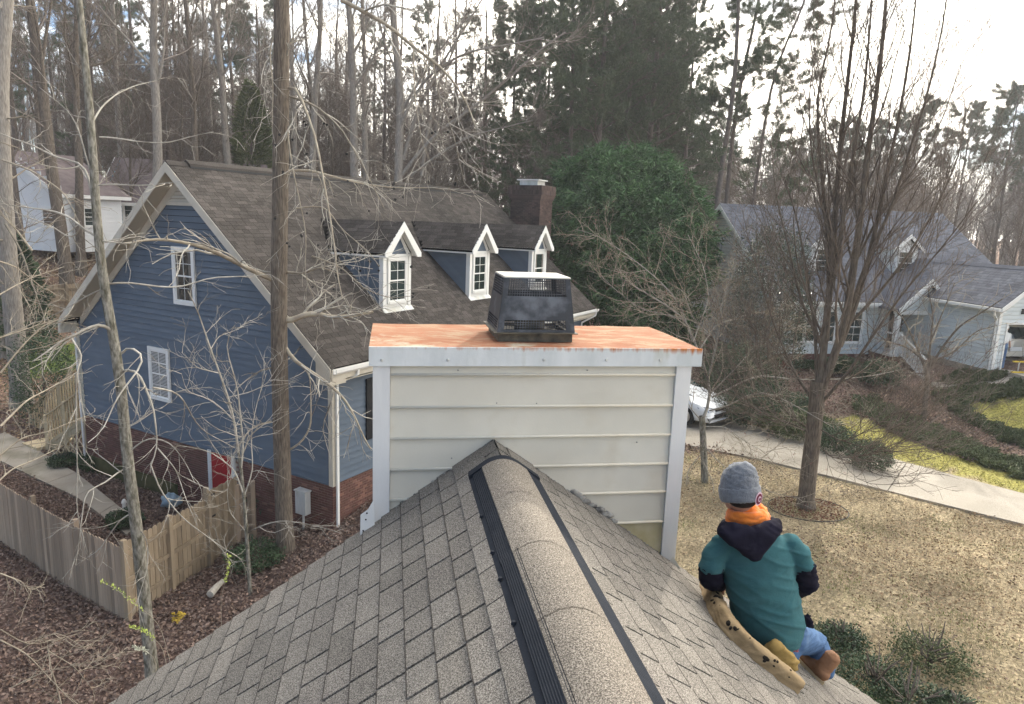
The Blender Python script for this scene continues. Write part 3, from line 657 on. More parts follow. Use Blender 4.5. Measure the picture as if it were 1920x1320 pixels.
for (px_, py_) in ((903, 962), (923, 1042), (938, 1094), (963, 1172), (1012, 1318)):
    # nail bosses on the left flange
    r = ray(px_, py_); best = None
    u = 0.503; # solve v on plane u=const
    P_ = r * ((u * OS) / (r @ OC)); v = (P_ @ OO) / OS
    c0 = rp(u, v, 0.026); b = MB(); b.tube([c0, c0 + np.array([0, 0, 0.012])], [0.011, 0.007], 8).build('nail_boss', MT['vent'], vent)
# plain saddle of shingle between the end plug and the chimney
b = MB()
for s_ in (-1, 1):
    for i, (va, vbb) in enumerate(((4.2, 4.40), (4.37, VEND))):
        b2 = MB(); k = 0.30
        P4 = [slope_pt(s_, 0.0, va, 0.008 + 0.004 * i), slope_pt(s_, k, va, 0.009 + 0.004 * i), slope_pt(s_, k, vbb, 0.004 + 0.004 * i), slope_pt(s_, 0.0, vbb, 0.004 + 0.004 * i)]
        Q4 = [p - np.array([0, 0, 0.01]) for p in P4]
        b2.hexa(Q4 + P4).build('ridge_shingle', MT['shingle'], own)
# first course beside the vent, both sides
for s_, u0 in ((-1, None), (1, None)):
    v = VEND - 0.02
    rq = random.Random(3 if s_ < 0 else 4)
    while v > 1.2:
        w = rq.choice((0.28, 0.33)); 
        P4 = [slope_pt(s_, 0.10, v - w + 0.005, 0.016), slope_pt(s_, 0.335, v - w + 0.005, 0.019), slope_pt(s_, 0.335, v - 0.005, 0.019), slope_pt(s_, 0.10, v - 0.005, 0.016)]
        MB().hexa([p - np.array([0, 0, 0.013]) for p in P4] + P4).build('top_course_shingle', MT['shingle'], own)
        v -= w

# ---- chimney chase: clad box at the gable end
chim = link('chimney', None, own); chim['label'] = 'clad chimney box with pale boards, white corner trim and rusty top'
FV = 4.572
UL, URr = -0.112, 2.113
MB().box(OWN, (UL + 0.03, FV + 0.03, -8.9), (URr - 0.03, 5.5, -0.86)).build('chimney_core', MT['chaselap'], chim)
zb = [-1.041, -1.265, -1.484, -1.703, -1.919, -2.154, -2.39, -2.62]
ztop = -0.93
for i, z in enumerate(zb):
    zt = ztop if i == 0 else zb[i - 1] + 0.012
    m_ = MT['rawboard'] if i >= 6 else MT['chaselap']
    u0, u1 = 0.002, 1.999
    p = [OWN(u0, FV - 0.022, z), OWN(u1, FV - 0.022, z), OWN(u1, FV + 0.03, z), OWN(u0, FV + 0.03, z), OWN(u0, FV - 0.002, zt), OWN(u1, FV - 0.002, zt), OWN(u1, FV + 0.03, zt), OWN(u0, FV + 0.03, zt)]
    o = MB().hexa(p).build('siding_board', m_, chim)
    if i >= 6: o['label'] = 'bare tan board at the foot of the cladding'
    if i < 6:
        bb = MB(); bb.tube([OWN(u0, FV - 0.021, z + 0.011), OWN(u1, FV - 0.021, z + 0.011)], 0.0095 * OS, 8).build('board_bead', MT['chaselap'], chim, sm=True)
for u0, u1 in ((UL, 0.0), (2.001, URr)):
    z0 = rz((u0 + u1) / 2) - (0.09 if u0 < 1 else 0.10)
    o = MB().box(OWN, (u0, FV - 0.032, z0), (u1, FV + 0.05, -0.962)).build('corner_trim', MT['trimwhite'], chim)
    s_ = -1 if u0 < 1 else 1
    ue = u0 if s_ < 0 else u1
    MB().box(OWN, (min(ue, ue - s_ * 0.02), FV + 0.052, -5), (max(ue, ue - s_ * 0.02), 5.5, -0.965)).build('side_trim', MT['trimwhite'], chim)
# pan
CU0, CU1, CV0, CV1 = -0.137, 2.178, 4.528, 5.585
pan = MB(); nx, ny = 24, 12; vv = []
for j in range(ny + 1):
    for i in range(nx + 1):
        u = CU0 + (CU1 - CU0) * i / nx; v = CV0 + (CV1 - CV0) * j / ny
        z = -0.845 + 0.004 * math.sin(u * 3 + 1) * math.sin(v * 4) + (0.003 if (i % 5 == 0) else 0)
        vv.append(tuple(OWN(u, v, z)))
pan.v = vv
for j in range(ny):
    for i in range(nx): a = j * (nx + 1) + i; pan.f.append((a, a + 1, a + nx + 2, a + nx + 1))
pan.build('pan_top', MT['pan'] if 'pan' in MT else MT['rust'], chim, sm=True)
fm = MT['fasciametal'] if 'fasciametal' in MT else MT['galv']
for lo, hi in (((CU0, CV0 - 0.004, -0.966), (CU1, CV0 + 0.008, -0.838)), ((CU0, CV0 + 0.009, -0.966), (CU0 + 0.01, CV1, -0.8475)), ((CU1 - 0.01, CV0 + 0.009, -0.966), (CU1, CV1, -0.8475)), ((CU0 + 0.011, CV1 - 0.01, -0.966), (CU1 - 0.011, CV1, -0.8475))):
    MB().box(OWN, lo, hi).build('pan_edge', fm, chim)
MB().box(OWN, (CU0 + 0.02, CV0 + 0.02, -0.95), (CU1 - 0.02, CV1 - 0.02, -0.862)).build('pan_frame', MT['deckwood'], chim)
for px_ in (716, 840, 1020, 1137, 1238):
    r = ray(px_, 675); P_ = r * ((CV0 - 0.005) * OS / (r @ OO)); MB().tube([P_, P_ - OO * 0.005], [0.0095, 0.006], 8).build('rivet', MT['rivet'], chim)
# nail heads on the boards
for u, z in ((0.45, -1.0), (1.35, -1.0), (0.72, -1.23), (1.0, -1.235), (1.75, -1.53), (0.42, -1.62)):
    c0 = OWN(u, FV - 0.014, z); MB().tube([c0, c0 - OO * 0.005], 0.0045, 6).build('nail_head', MT['caulk'], chim)
# flashing scraps
b = MB(); pts = [(700, 938), (690, 955), (676, 965), (675, 1012), (688, 1012), (703, 1000), (702, 960)]
def onface(px_, py_, v): r = ray(px_, py_); return r * (v * OS / (r @ OO))
b.prism([onface(x, y, 4.50) for x, y in pts], [onface(x, y, 4.507) for x, y in pts]); b.build('loose_flashing', MT['white'], chim)
for x, y in ((688, 962), (686, 974), (681, 995), (685, 1008)):
    c0 = onface(x, y, 4.497); MB().tube([c0, c0 - OO * 0.004], 0.005, 6).build('nail_hole', MT['deck'], chim)
b = MB(); pts = [(1262, 1043), (1276, 1066), (1270, 1070), (1256, 1052)]
b.prism([onface(x, y, 4.5) for x, y in pts], [onface(x, y, 4.52) for x, y in pts]); b.build('loose_flashing', MT['galv'], chim)
# sealant smeared where boards meet the right slope
r_s = np.random.default_rng(3); b = MB()
for u0, u1 in ((0.85, 1.99), (0.05, 0.66)):
    for q in np.linspace(u0, u1, 46 if u0 > 0.5 else 16):
        c0 = OWN(q, FV - 0.024, rz(q) + 0.004 + 0.006 * r_s.random()); w = 0.006 + 0.007 * r_s.random()
        if 1.3 < q < 1.62: w *= 2.6; c0 = c0 + np.array([0, 0, 0.03 * r_s.random()])
        b.tube([c0 - OC * w - OO * 0.001, c0 + OO * 0.004, c0 + OC * w], [w * 0.4, w * 0.8, w * 0.3], 6)
b.build('sealant', MT['caulk'], chim, kind='stuff', sm=True)

# ---- spark arrestor on top
arr = link('chimney_cap', None, own); arr['label'] = 'dark steel spark arrestor with square mesh and pale lid'
PZ = -0.843
bl, br, bf, bb_ = 0.752, 1.292, 4.785, 5.283          # base box
for lo, hi in (((bl, bf, PZ), (br, bf + 0.012, -0.782)), ((bl, bb_ - 0.012, PZ), (br, bb_, -0.782)), ((bl, bf + 0.013, PZ), (bl + 0.012, bb_ - 0.013, -0.782)), ((br - 0.012, bf + 0.013, PZ), (br, bb_ - 0.013, -0.782))):
    MB().box(OWN, lo, hi).build('base_side', MT['capbase'], arr)
MB().box(OWN, (bl + 0.02, bf + 0.02, PZ), (br - 0.02, bb_ - 0.02, -0.80)).build('base_floor', MT['capbase'], arr)
# flue pipe inside
b = MB(); cx_, cy_ = (bl + br) / 2, (bf + bb_) / 2
b.tube([OWN(cx_, cy_, -0.80), OWN(cx_, cy_, -0.58)], 0.115 * OS, 20).build('flue', MT['capbase'], arr, sm=False)
def ring4(z, grow_): # tapered body outline
    return (bl - 0.012 + grow_, br + 0.012 - grow_, bf - 0.02 + grow_, bb_ + 0.02 - grow_)
ZB, ZT = -0.772, -0.392
def bodyp(side, s, z):
    """point on a tapered face: side 0 front,1 right,2 back,3 left; s across 0..1"""
    t = (z - ZB) / (ZT - ZB); a0, a1, b0, b1 = ring4(z, 0.045 * t)
    return {0: (a0 + (a1 - a0) * s, b0), 1: (a1, b0 + (b1 - b0) * s), 2: (a1 - (a1 - a0) * s, b1), 3: (a0, b1 - (b1 - b0) * s)}[side]
def bp4(side, s, z, inn=0.0):
    u, v = bodyp(side, s, z); cx, cy = cx_, cy_
    if side == 0: v += inn
    if side == 2: v -= inn
    if side == 1: u -= inn
    if side == 3: u += inn
    return OWN(u, v, z)
def panel(side, s0, s1, z0, z1, name='shroud_panel', th=0.004, m=None):
    A = [bp4(side, s0, z0), bp4(side, s1, z0), bp4(side, s1, z1), bp4(side, s0, z1)]; Bq = [bp4(side, s0, z0, th), bp4(side, s1, z0, th), bp4(side, s1, z1, th), bp4(side, s0, z1, th)]
    MB().prism(A, Bq).build(name, m or MT['capmetal'], arr)
H = ZT - ZB
zu0, zu1 = ZB + H * 0.665, ZB + H * 0.985           # upper mesh band
zl0, zl1 = ZB + H * 0.05, ZB + H * 0.225            # lower mesh band
for sd_ in range(4):
    panel(sd_, 0, 1, ZB, zl0); panel(sd_, 0, 1, zl1, zu0); panel(sd_, 0, 1, zu1, ZT)
    e = 0.075 if sd_ in (0, 2) else 0.06
    for (z0, z1, nr) in ((zu0, zu1, 7), (zl0, zl1, 4)):
        panel(sd_, 0, e, z0, z1); panel(sd_, 1 - e if z0 > -0.6 else 1 - e * 1.4, 1, z0, z1)
        b = MB(); ncol = 24 if sd_ in (0, 2) else 20; hw = 0.0027
        def lerp_bar(pa, pb): b.bar(pa, pb, 0.0042 * OS, 0.003 * OS, up=OO if sd_ in (0, 2) else OC)
        for i in range(ncol + 1): s = e + (1 - 2 * e) * i / ncol; lerp_bar(bp4(sd_, s, z0, 0.002), bp4(sd_, s, z1, 0.002))
        for i in range(1, nr): z = z0 + (z1 - z0) * i / nr; lerp_bar(bp4(sd_, e * 0.9, z, 0.002), bp4(sd_, 1 - e * 0.9, z, 0.002))
        b.build('wire_mesh', MT['capmetal'], arr)
# bottom flange
for lo, hi in (((bl - 0.035, bf - 0.04, -0.781), (br + 0.03, bf + 0.03, -0.774)), ((bl - 0.04, bf + 0.031, -0.781), (bl + 0.03, bb_ + 0.03, -0.774)), ((br - 0.03, bf + 0.031, -0.781), (br + 0.03, bb_ + 0.03, -0.774))):
    MB().box(OWN, lo, hi).build('flange', MT['capbase'], arr)
MB().box(OWN, (0.795 - 0.004, 4.815, ZT), (1.262 + 0.004, 5.262, ZT + 0.009)).build('lid', MT['caplid'], arr)  # lid is paler than the rest of the cap
# ------------------------------------------------------------------ shared house pieces
def boards(fr, axis, off, face, spans, z0, z1, exp, name, m, parent, th=0.024, tidy=-0.012):
    """lap boards on a wall; axis 0: wall plane at u=off running along v; axis 1: plane at v=off running along u.
    spans(z) -> list of (a,b); face = sign of the outside direction along the plane's normal"""
    z = z0; gp = 0.006
    while z < z1 - 0.02:
        zz0 = z; z = z + gp; zt = min(zz0 + exp - gp, z1); zm = (z + zt) / 2
        sb, st = spans(z), spans(zt)
        for (a0, b0), (a1, b1) in zip(sb, st):
            if b0 - a0 < 0.06: continue
            if b1 - a1 < 0.01: a1 = b1 = (a0 + b0) / 2; a1 -= 0.005; b1 += 0.005
            def P(a, d, zz): return fr(off + face * d, a, zz) if axis == 0 else fr(a, off + face * d, zz)
            p = [P(a0, th, z), P(b0, th, z), P(b0, -0.01, z), P(a0, -0.01, z), P(a1, tidy, zt), P(b1, tidy, zt), P(b1, tidy - 0.01, zt), P(a1, tidy - 0.01, zt)]
            MB().hexa(p).build(name, m, parent)
        z = zz0 + exp
def shingle_sheet(name, O, ea, es, La, Ls, m, parent, course=0.145, wlo=0.18, whi=0.36, th=0.007, seed=1, cut=None, gap=0.008):
    """courses of tabs as one part: O corner at the eave, ea along, es up the slope"""
    ea = np.asarray(ea, float); es = np.asarray(es, float); ea = ea / np.linalg.norm(ea); es = es / np.linalg.norm(es); n = np.cross(ea, es)
    if n[2] < 0: n = -n
    r = np.random.default_rng(seed); V = []; k = 0; s = 0.0
    while s < Ls:
        a = -r.random() * 0.2
        while a < La:
            w = wlo + (whi - wlo) * r.random(); a0, a1 = max(a, 0) + gap / 2, min(a + w, La) - gap / 2
            if a1 - a0 > 0.03:
                if cut is None or not cut((a0 + a1) / 2, s):
                    t = min(s + course * 1.25, Ls); th_ = th
                    q = [(a0, s, 0), (a1, s, 0), (a1, t, -0.004), (a0, t, -0.004), (a0, s + 0.001, th_), (a1, s + 0.001, th_), (a1, t, 0.0003), (a0, t, 0.0003)]
                    V.append([O + ea * x + es * y + n * z for x, y, z in q])
            a += w
        s += course
    V = np.array(V); Nn = len(V); F = (np.arange(Nn)[:, None, None] * 8 + np.array(HEX)[None][:, [1, 2, 3, 4, 5]]).reshape(-1, 4)
    return np_obj(name, V, F, m, parent, kind='stuff')
def brick_sheet(name, P, La, z0, z1, m, parent, seed=1, inside=None, bw=0.20, bh=0.068):
    """P(a, d, z) -> point; running bond bricks standing proud of their mortar bed"""
    r = np.random.default_rng(seed); V = []; z = z0; k = 0
    while z < z1 - 0.01:
        a = -(k % 2) * bw / 2
        while a < La:
            a0, a1 = max(a, 0) + 0.005, min(a + bw, La) - 0.005
            if a1 - a0 > 0.03 and (inside is None or inside((a0 + a1) / 2, z + bh / 2)):
                d = 0.008 + 0.004 * r.random(); zt = min(z + bh - 0.010, z1)
                V.append([P(a0, 0, z), P(a1, 0, z), P(a1, d, z), P(a0, d, z), P(a0, 0, zt), P(a1, 0, zt), P(a1, d, zt), P(a0, d, zt)])
            a += bw
        z += bh; k += 1
    V = np.array(V); F = (np.arange(len(V))[:, None, None] * 8 + np.array(HEX)[None]).reshape(-1, 4)
    return np_obj(name, V, F, m, parent, kind='stuff')
def window(parent, P, a0, a1, z0, z1, cols=2, rows=2, sashes=2, name='window', trim=0.09, m=None, blind=False, curtain=False, mt=None, deep=0.05):
    """P(a, d, z), d outwards; frame, sashes, muntins and panes. parent may be a part: then pieces hang under it as sub-parts"""
    mt = mt or MT['white']
    w = link(name, None, parent) if not name.startswith('_') else parent
    fr = MB()
    def bx(mb, a, b, c, d, e0, e1): mb.hexa([P(a, e0, c), P(b, e0, c), P(b, e1, c), P(a, e1, c), P(a, e0, d), P(b, e0, d), P(b, e1, d), P(a, e1, d)])
    bx(fr, a0 - trim, a0, z0 - trim, z1 + trim, 0, deep); bx(fr, a1, a1 + trim, z0 - trim, z1 + trim, 0, deep); bx(fr, a0, a1, z1, z1 + trim, 0, deep - 0.002); bx(fr, a0 - 0.02, a1 + 0.02, z0 - trim, z0, 0, deep + 0.02)
    fr.build('window_frame', mt, w)
    zm = (z0 + z1) / 2; s = MB(); t = 0.035
    for (c, d, e) in ((zm - 0.02, z1, 0.040), (z0, zm + 0.02, 0.030)):
        bx(s, a0, a0 + t, c, d, 0.012, e); bx(s, a1 - t, a1, c, d, 0.012, e); bx(s, a0 + t, a1 - t, c, c + t, 0.012, e - 0.001); bx(s, a0 + t, a1 - t, d - t, d, 0.012, e - 0.001)
    s.build('sash', mt, w)
    if cols * rows > 1:
        mu = MB()
        for (c, d, e) in ((zm + 0.015, z1 - t, 0.034), (z0 + t, zm - 0.015, 0.024)):
            for i in range(1, cols): a = a0 + t + (a1 - a0 - 2 * t) * i / cols; bx(mu, a - 0.008, a + 0.008, c, d, 0.019, e)
            for i in range(1, rows): zz = c + (d - c) * i / rows; bx(mu, a0 + t, a1 - t, zz - 0.008, zz + 0.008, 0.0195, e - 0.001)
        mu.build('muntin', mt, w, kind='stuff')
    for (c, d) in ((zm + 0.015, z1 - t), (z0 + t, zm - 0.015)):
        g = MB(); bx(g, a0 + t, a1 - t, c, d, 0.021, 0.0225); g.build('pane', MT['blindglass'] if blind else MT['glass'], w)
    if blind:
        bl_ = MB(); zz = z0 + 0.06
        while zz < z1 - 0.04: bx(bl_, a0 + t, a1 - t, zz, zz + 0.022, 0.0232, 0.0245); zz += 0.042
        bl_.build('blind', MT['blind'], w)
    if curtain:
        c_ = MB(); bx(c_, a0 + t, a0 + t + 0.13, z0 + t, z1 - t, 0.0232, 0.0238); bx(c_, a1 - t - 0.1, a1 - t, z0 + t, z1 - t, 0.0232, 0.0238); c_.build('curtain', MT['curtain'], w)
    return w
MT['blindglass'] = mat('shaded window glass', (0.06, 0.065, 0.065), rough=0.1, spec=0.7)

# ------------------------------------------------------------------ blue house
bh = thing('blue_house', 'slate blue house with brown roof, three white dormers and a red side door', 'house', BLU(7.5, 5.2, -7.8))
BS = 0.83; BE0, BE1, BRV = -0.45, 10.95, 5.25
ZE = -3.54; BR = ZE + BS * (BRV - BE0)            # ridge height
U0, U1 = -0.5, 15.4
def bz(v): return BR - BS * abs(v - BRV)
ZBK = -6.66
gv = lambda z: max(0.0, BRV - (BR - 0.22 - z) / BS), 
def gspan(z):
    a = BRV - (BR - 0.2 - z) / BS; b = BRV + (BR - 0.2 - z) / BS
    return [(max(0.11, a), min(10.74, b))]
# wall body behind the boards
body = [(0.035, -9.2), (10.82, -9.2), (10.82, bz(10.85) - 0.2), (BRV, BR - 0.2), (0.035, bz(0) - 0.2)]
MB().prism([BLU(0.035, v, z) for v, z in body], [BLU(14.9, v, z) for v, z in body]).build('wall', MT['deck'], bh)  # body coloured dark so the board gaps imitate shadow lines under the laps
boards(BLU, 0, 0.0, -1, gspan, ZBK, BR - 0.25, 0.1655, 'siding_board', MT['blue'], bh)
boards(BLU, 1, 0.0, -1, lambda z: [(0.11, 14.9)], ZBK, -3.78, 0.1655, 'siding_board', MT['blue'], bh)
# brick base
MB().box(BLU, (0.012, 0.012, -9.0), (0.034, 10.84, ZBK - 0.03)).build('mortar_bed', MT['mortar'], bh)
MB().box(BLU, (0.035, 0.012, -9.0), (14.9, 0.034, ZBK - 0.03)).build('mortar_bed', MT['mortar'], bh)
brick_sheet('brick_base', lambda a, d, z: BLU(0.012 - d, a, z), 10.85, -8.75, ZBK - 0.02, MT['brick'], bh, 2, inside=lambda a, z: not (3.55 < a < 4.75))
brick_sheet('brick_base', lambda a, d, z: BLU(a, 0.012 - d, z), 14.9, -8.0, ZBK - 0.02, MT['brick'], bh, 3)
MB().box(BLU, (-0.035, 6.2, -8.9), (-0.002, 10.85, -8.05)).build('mossy_parging', MT['mossmortar'], bh)
# corner trims
for lo, hi in (((-0.03, -0.03, ZBK - 0.05), (0.0, 0.108, -3.72)), ((0.001, -0.03, ZBK - 0.05), (0.108, 0.0, -3.72)), ((-0.03, 10.742, ZBK - 0.05), (0.0, 10.86, -3.85))):
    MB().box(BLU, lo, hi).build('corner_trim', MT['cream'], bh)
MB().box(BLU, (-0.024, 0.11, ZBK - 0.04), (-0.002, 10.74, ZBK - 0.002)).build('base_trim', MT['blue'], bh)
# roof slabs
for sgn in (1, -1):
    e = BE0 if sgn > 0 else BE1
    prof = [(e, ZE - 0.02), (BRV, BR - 0.02), (BRV, BR - 0.17), (e, ZE - 0.17)]
    MB().prism([BLU(U0 + 0.02, v, z) for v, z in prof], [BLU(U1 - 0.02, v, z) for v, z in prof]).build('roof_slab', MT['deck'], bh)
    O = BLU(U0, e, ZE); es = BLU(U0, BRV, BR) - O
    def cut(a, s, sg=sgn):
        if sg < 0: return False
        u = U0 + a; v = BE0 + s / math.sqrt(1 + BS * BS)
        for uc in (3.38, 7.76, 12.12):
            if abs(u - uc) < 0.5 and 0.85 < v < 2.5: return True
        return False
    shingle_sheet('roof_shingles', O, BD1, es, U1 - U0, np.linalg.norm(es) - 0.02, MT['brownroof'], bh, seed=4 + sgn, cut=cut)
    # rake board + inner fascia + soffit at the gable
    d = 0.0
    for (uo, th_, z0_, z1_, m_, nm) in ((U0 - 0.02, 0.03, -0.02, -0.28, MT['cream'], 'rake_board'), (U0 + 0.02, 0.44, -0.235, -0.26, MT['soffit'], 'rake_soffit'), (-0.055, 0.035, -0.262, -0.50, MT['cream'], 'rake_frieze')):
        e2 = e if nm == 'rake_board' else (e + sgn * 0.40)
        z2 = bz(e2) if nm != 'rake_board' else ZE
        A = [BLU(uo, e2, z2 + z0_), BLU(uo, BRV, BR + z0_), BLU(uo, BRV, BR + z1_), BLU(uo, e2, z2 + z1_)]
        Bq = [p + BD1 * th_ for p in A]
        MB().prism(A, Bq).build(nm, m_, bh)
    # boxed eave return
    vi = 0.0 if sgn > 0 else 10.85
    lo_v, hi_v = (e + 0.0, vi - 0.001) if sgn > 0 else (vi + 0.001, e)
    pr = [(e, ZE - 0.10), (vi, bz(vi) - 0.10), (vi, ZE - 0.42), (e, ZE - 0.42)]
    MB().prism([BLU(U0 - 0.025, v, z) for v, z in pr], [BLU(0.0, v, z) for v, z in pr]).build('eave_return', MT['cream'], bh)
    MB().box(BLU, (0.001, min(e, vi) + 0.002, ZE - 0.36), (U1 - 0.05, max(e, vi) - 0.002, ZE - 0.34)).build('eave_soffit', MT['cream'], bh)
    MB().box(BLU, (U0 + 0.02, e - sgn * 0.025, ZE - 0.30), (U1, e - sgn * 0.002, ZE - 0.03)).build('fascia', MT['cream'], bh)
# rake at the far end
for sgn in (1, -1):
    e = BE0 if sgn > 0 else BE1
    A = [BLU(U1, e, ZE - 0.03), BLU(U1, BRV, BR - 0.03), BLU(U1, BRV, BR - 0.22), BLU(U1, e, ZE - 0.22)]
    MB().prism(A, [p + BD1 * 0.03 for p in A]).build('rake_board', MT['cream'], bh)
# ridge vent
b = MB(); pr = [(BRV - 0.17, BR - 0.11), (BRV - 0.15, BR - 0.02), (BRV, BR + 0.09), (BRV + 0.15, BR - 0.02), (BRV + 0.17, BR - 0.11)]
b.prism([BLU(U0 + 0.6, v, z) for v, z in pr], [BLU(U1 - 0.6, v, z) for v, z in pr]).build('ridge_vent', MT['brownroof'], bh)
b = MB(); pr = [(BRV - 0.185, BR - 0.135), (BRV - 0.18, BR - 0.085), (BRV - 0.172, BR - 0.085), (BRV - 0.172, BR - 0.135)]
b.prism([BLU(U0 + 0.6, v, z) for v, z in pr], [BLU(U1 - 0.6, v, z) for v, z in pr]).build('vent_edge', MT['shutter'], bh)
for ua, ub in ((U0, U0 + 0.6), (U1 - 0.6, U1)):
    pr = [(BRV - 0.15, BR - 0.10), (BRV, BR + 0.025), (BRV + 0.15, BR - 0.10)]
    MB().prism([BLU(ua, v, z) for v, z in pr], [BLU(ub, v, z) for v, z in pr]).build('ridge_cap', MT['brownroof'], bh)
# gutter + downspouts
b = MB(); pr = [(BE0 - 0.025, ZE - 0.03), (BE0 - 0.025, ZE - 0.14), (BE0 - 0.10, ZE - 0.15), (BE0 - 0.14, ZE - 0.10), (BE0 - 0.145, ZE - 0.02), (BE0 - 0.13, ZE - 0.02), (BE0 - 0.125, ZE - 0.095), (BE0 - 0.095, ZE - 0.135), (BE0 - 0.04, ZE - 0.128), (BE0 - 0.04, ZE - 0.03)]
b.prism([BLU(U0 + 0.05, v, z) for v, z in pr], [BLU(U1, v, z) for v, z in pr]).build('gutter', MT['white'], bh)
def downspout(pts, parent, m=None, w=0.07):
    b = MB()
    for i in range(len(pts) - 1): b.bar(pts[i], pts[i + 1], w, w * 0.75)
    b.build('downspout', m or MT['white'], parent)
downspout([BLU(0.35, BE0 - 0.08, ZE - 0.15), BLU(0.35, BE0 - 0.06, ZE - 0.27), BLU(0.09, -0.08, ZE - 0.52), BLU(0.09, -0.075, -7.9)], bh)
downspout([BLU(U1 - 0.15, BE0 - 0.08, ZE - 0.15), BLU(U1 - 0.15, BE0 - 0.05, ZE - 0.3), BLU(14.8, -0.08, ZE - 0.6), BLU(14.8, -0.08, -7.0)], bh)
downspout([BLU(-0.1, 10.95, ZE - 0.42), BLU(-0.07, 10.86, ZE - 0.7), BLU(-0.07, 10.86, -8.45)], bh, MT['trimwhite'])
# gable louvre
lv = link('gable_vent', None, bh)
zq0, zq1 = 0.17, 0.92
def lw(z): return (BR - 0.50 - z) / BS
b = MB(); b.prism([BLU(-0.02, BRV - lw(zq0), zq0), BLU(-0.02, BRV + lw(zq0), zq0), BLU(-0.02, BRV, zq0 + lw(zq0) * BS)], [BLU(-0.004, BRV - lw(zq0), zq0), BLU(-0.004, BRV + lw(zq0), zq0), BLU(-0.004, BRV, zq0 + lw(zq0) * BS)]).build('vent_back', MT['soffit'], lv)
z = zq0
while lw(z) > 0.08:
    w0, w1 = lw(z) - 0.01, lw(z + 0.06) - 0.01
    MB().hexa([BLU(-0.065, BRV - w0, z), BLU(-0.065, BRV + w0, z), BLU(-0.045, BRV + w0, z), BLU(-0.045, BRV - w0, z), BLU(-0.03, BRV - w1, z + 0.07), BLU(-0.03, BRV + w1, z + 0.07), BLU(-0.021, BRV + w1, z + 0.07), BLU(-0.021, BRV - w1, z + 0.07)]).build('slat', MT['cream'], lv)
    z += 0.092
MB().box(BLU, (-0.07, BRV - lw(0.08) - 0.02, 0.07), (-0.03, BRV + lw(0.08) + 0.02, 0.165)).build('sill', MT['cream'], lv)
PG = lambda a, d, z: BLU(-0.018 - d, a, z)
window(bh, PG, 5.0, 5.74, -2.52, -1.13, 2, 2, trim=0.10, curtain=True)
window(bh, PG, 6.32, 7.08, -5.45, -4.08, 2, 2, trim=0.10, blind=True)
# red door with its frame
PD = lambda a, d, z: BLU(-d, a, z)
def pbox(P, a0, a1, z0, z1, d0, d1): return MB().hexa([P(a0, d0, z0), P(a1, d0, z0), P(a1, d1, z0), P(a0, d1, z0), P(a0, d0, z1), P(a1, d0, z1), P(a1, d1, z1), P(a0, d1, z1)])
pbox(PD, 3.72, 4.58, -8.70, -6.72, -0.002, 0.03).build('door', MT['red'], bh, label='red painted side door')
for a0, a1, z0, z1 in ((4.581, 4.72, -8.75, -6.66), (3.6, 3.719, -8.75, -6.66)): pbox(PD, a0, a1, z0, z1, 0, 0.05).build('door_frame', MT['trimwhite'], bh)
# shuttered window on the entrance side
PF = lambda a, d, z: BLU(a, -0.018 - d, z)
for a0 in (1.2, 2.65): pbox(PF, a0, a0 + 0.36, -5.8, -4.15, 0, 0.04).build('shutter', MT['shutter'], bh)
window(bh, PF, 1.68, 2.52, -5.7, -4.25, 2, 3, trim=0.08)
window(bh, PF, 12.2, 13.1, -5.7, -4.25, 2, 3, trim=0.08)
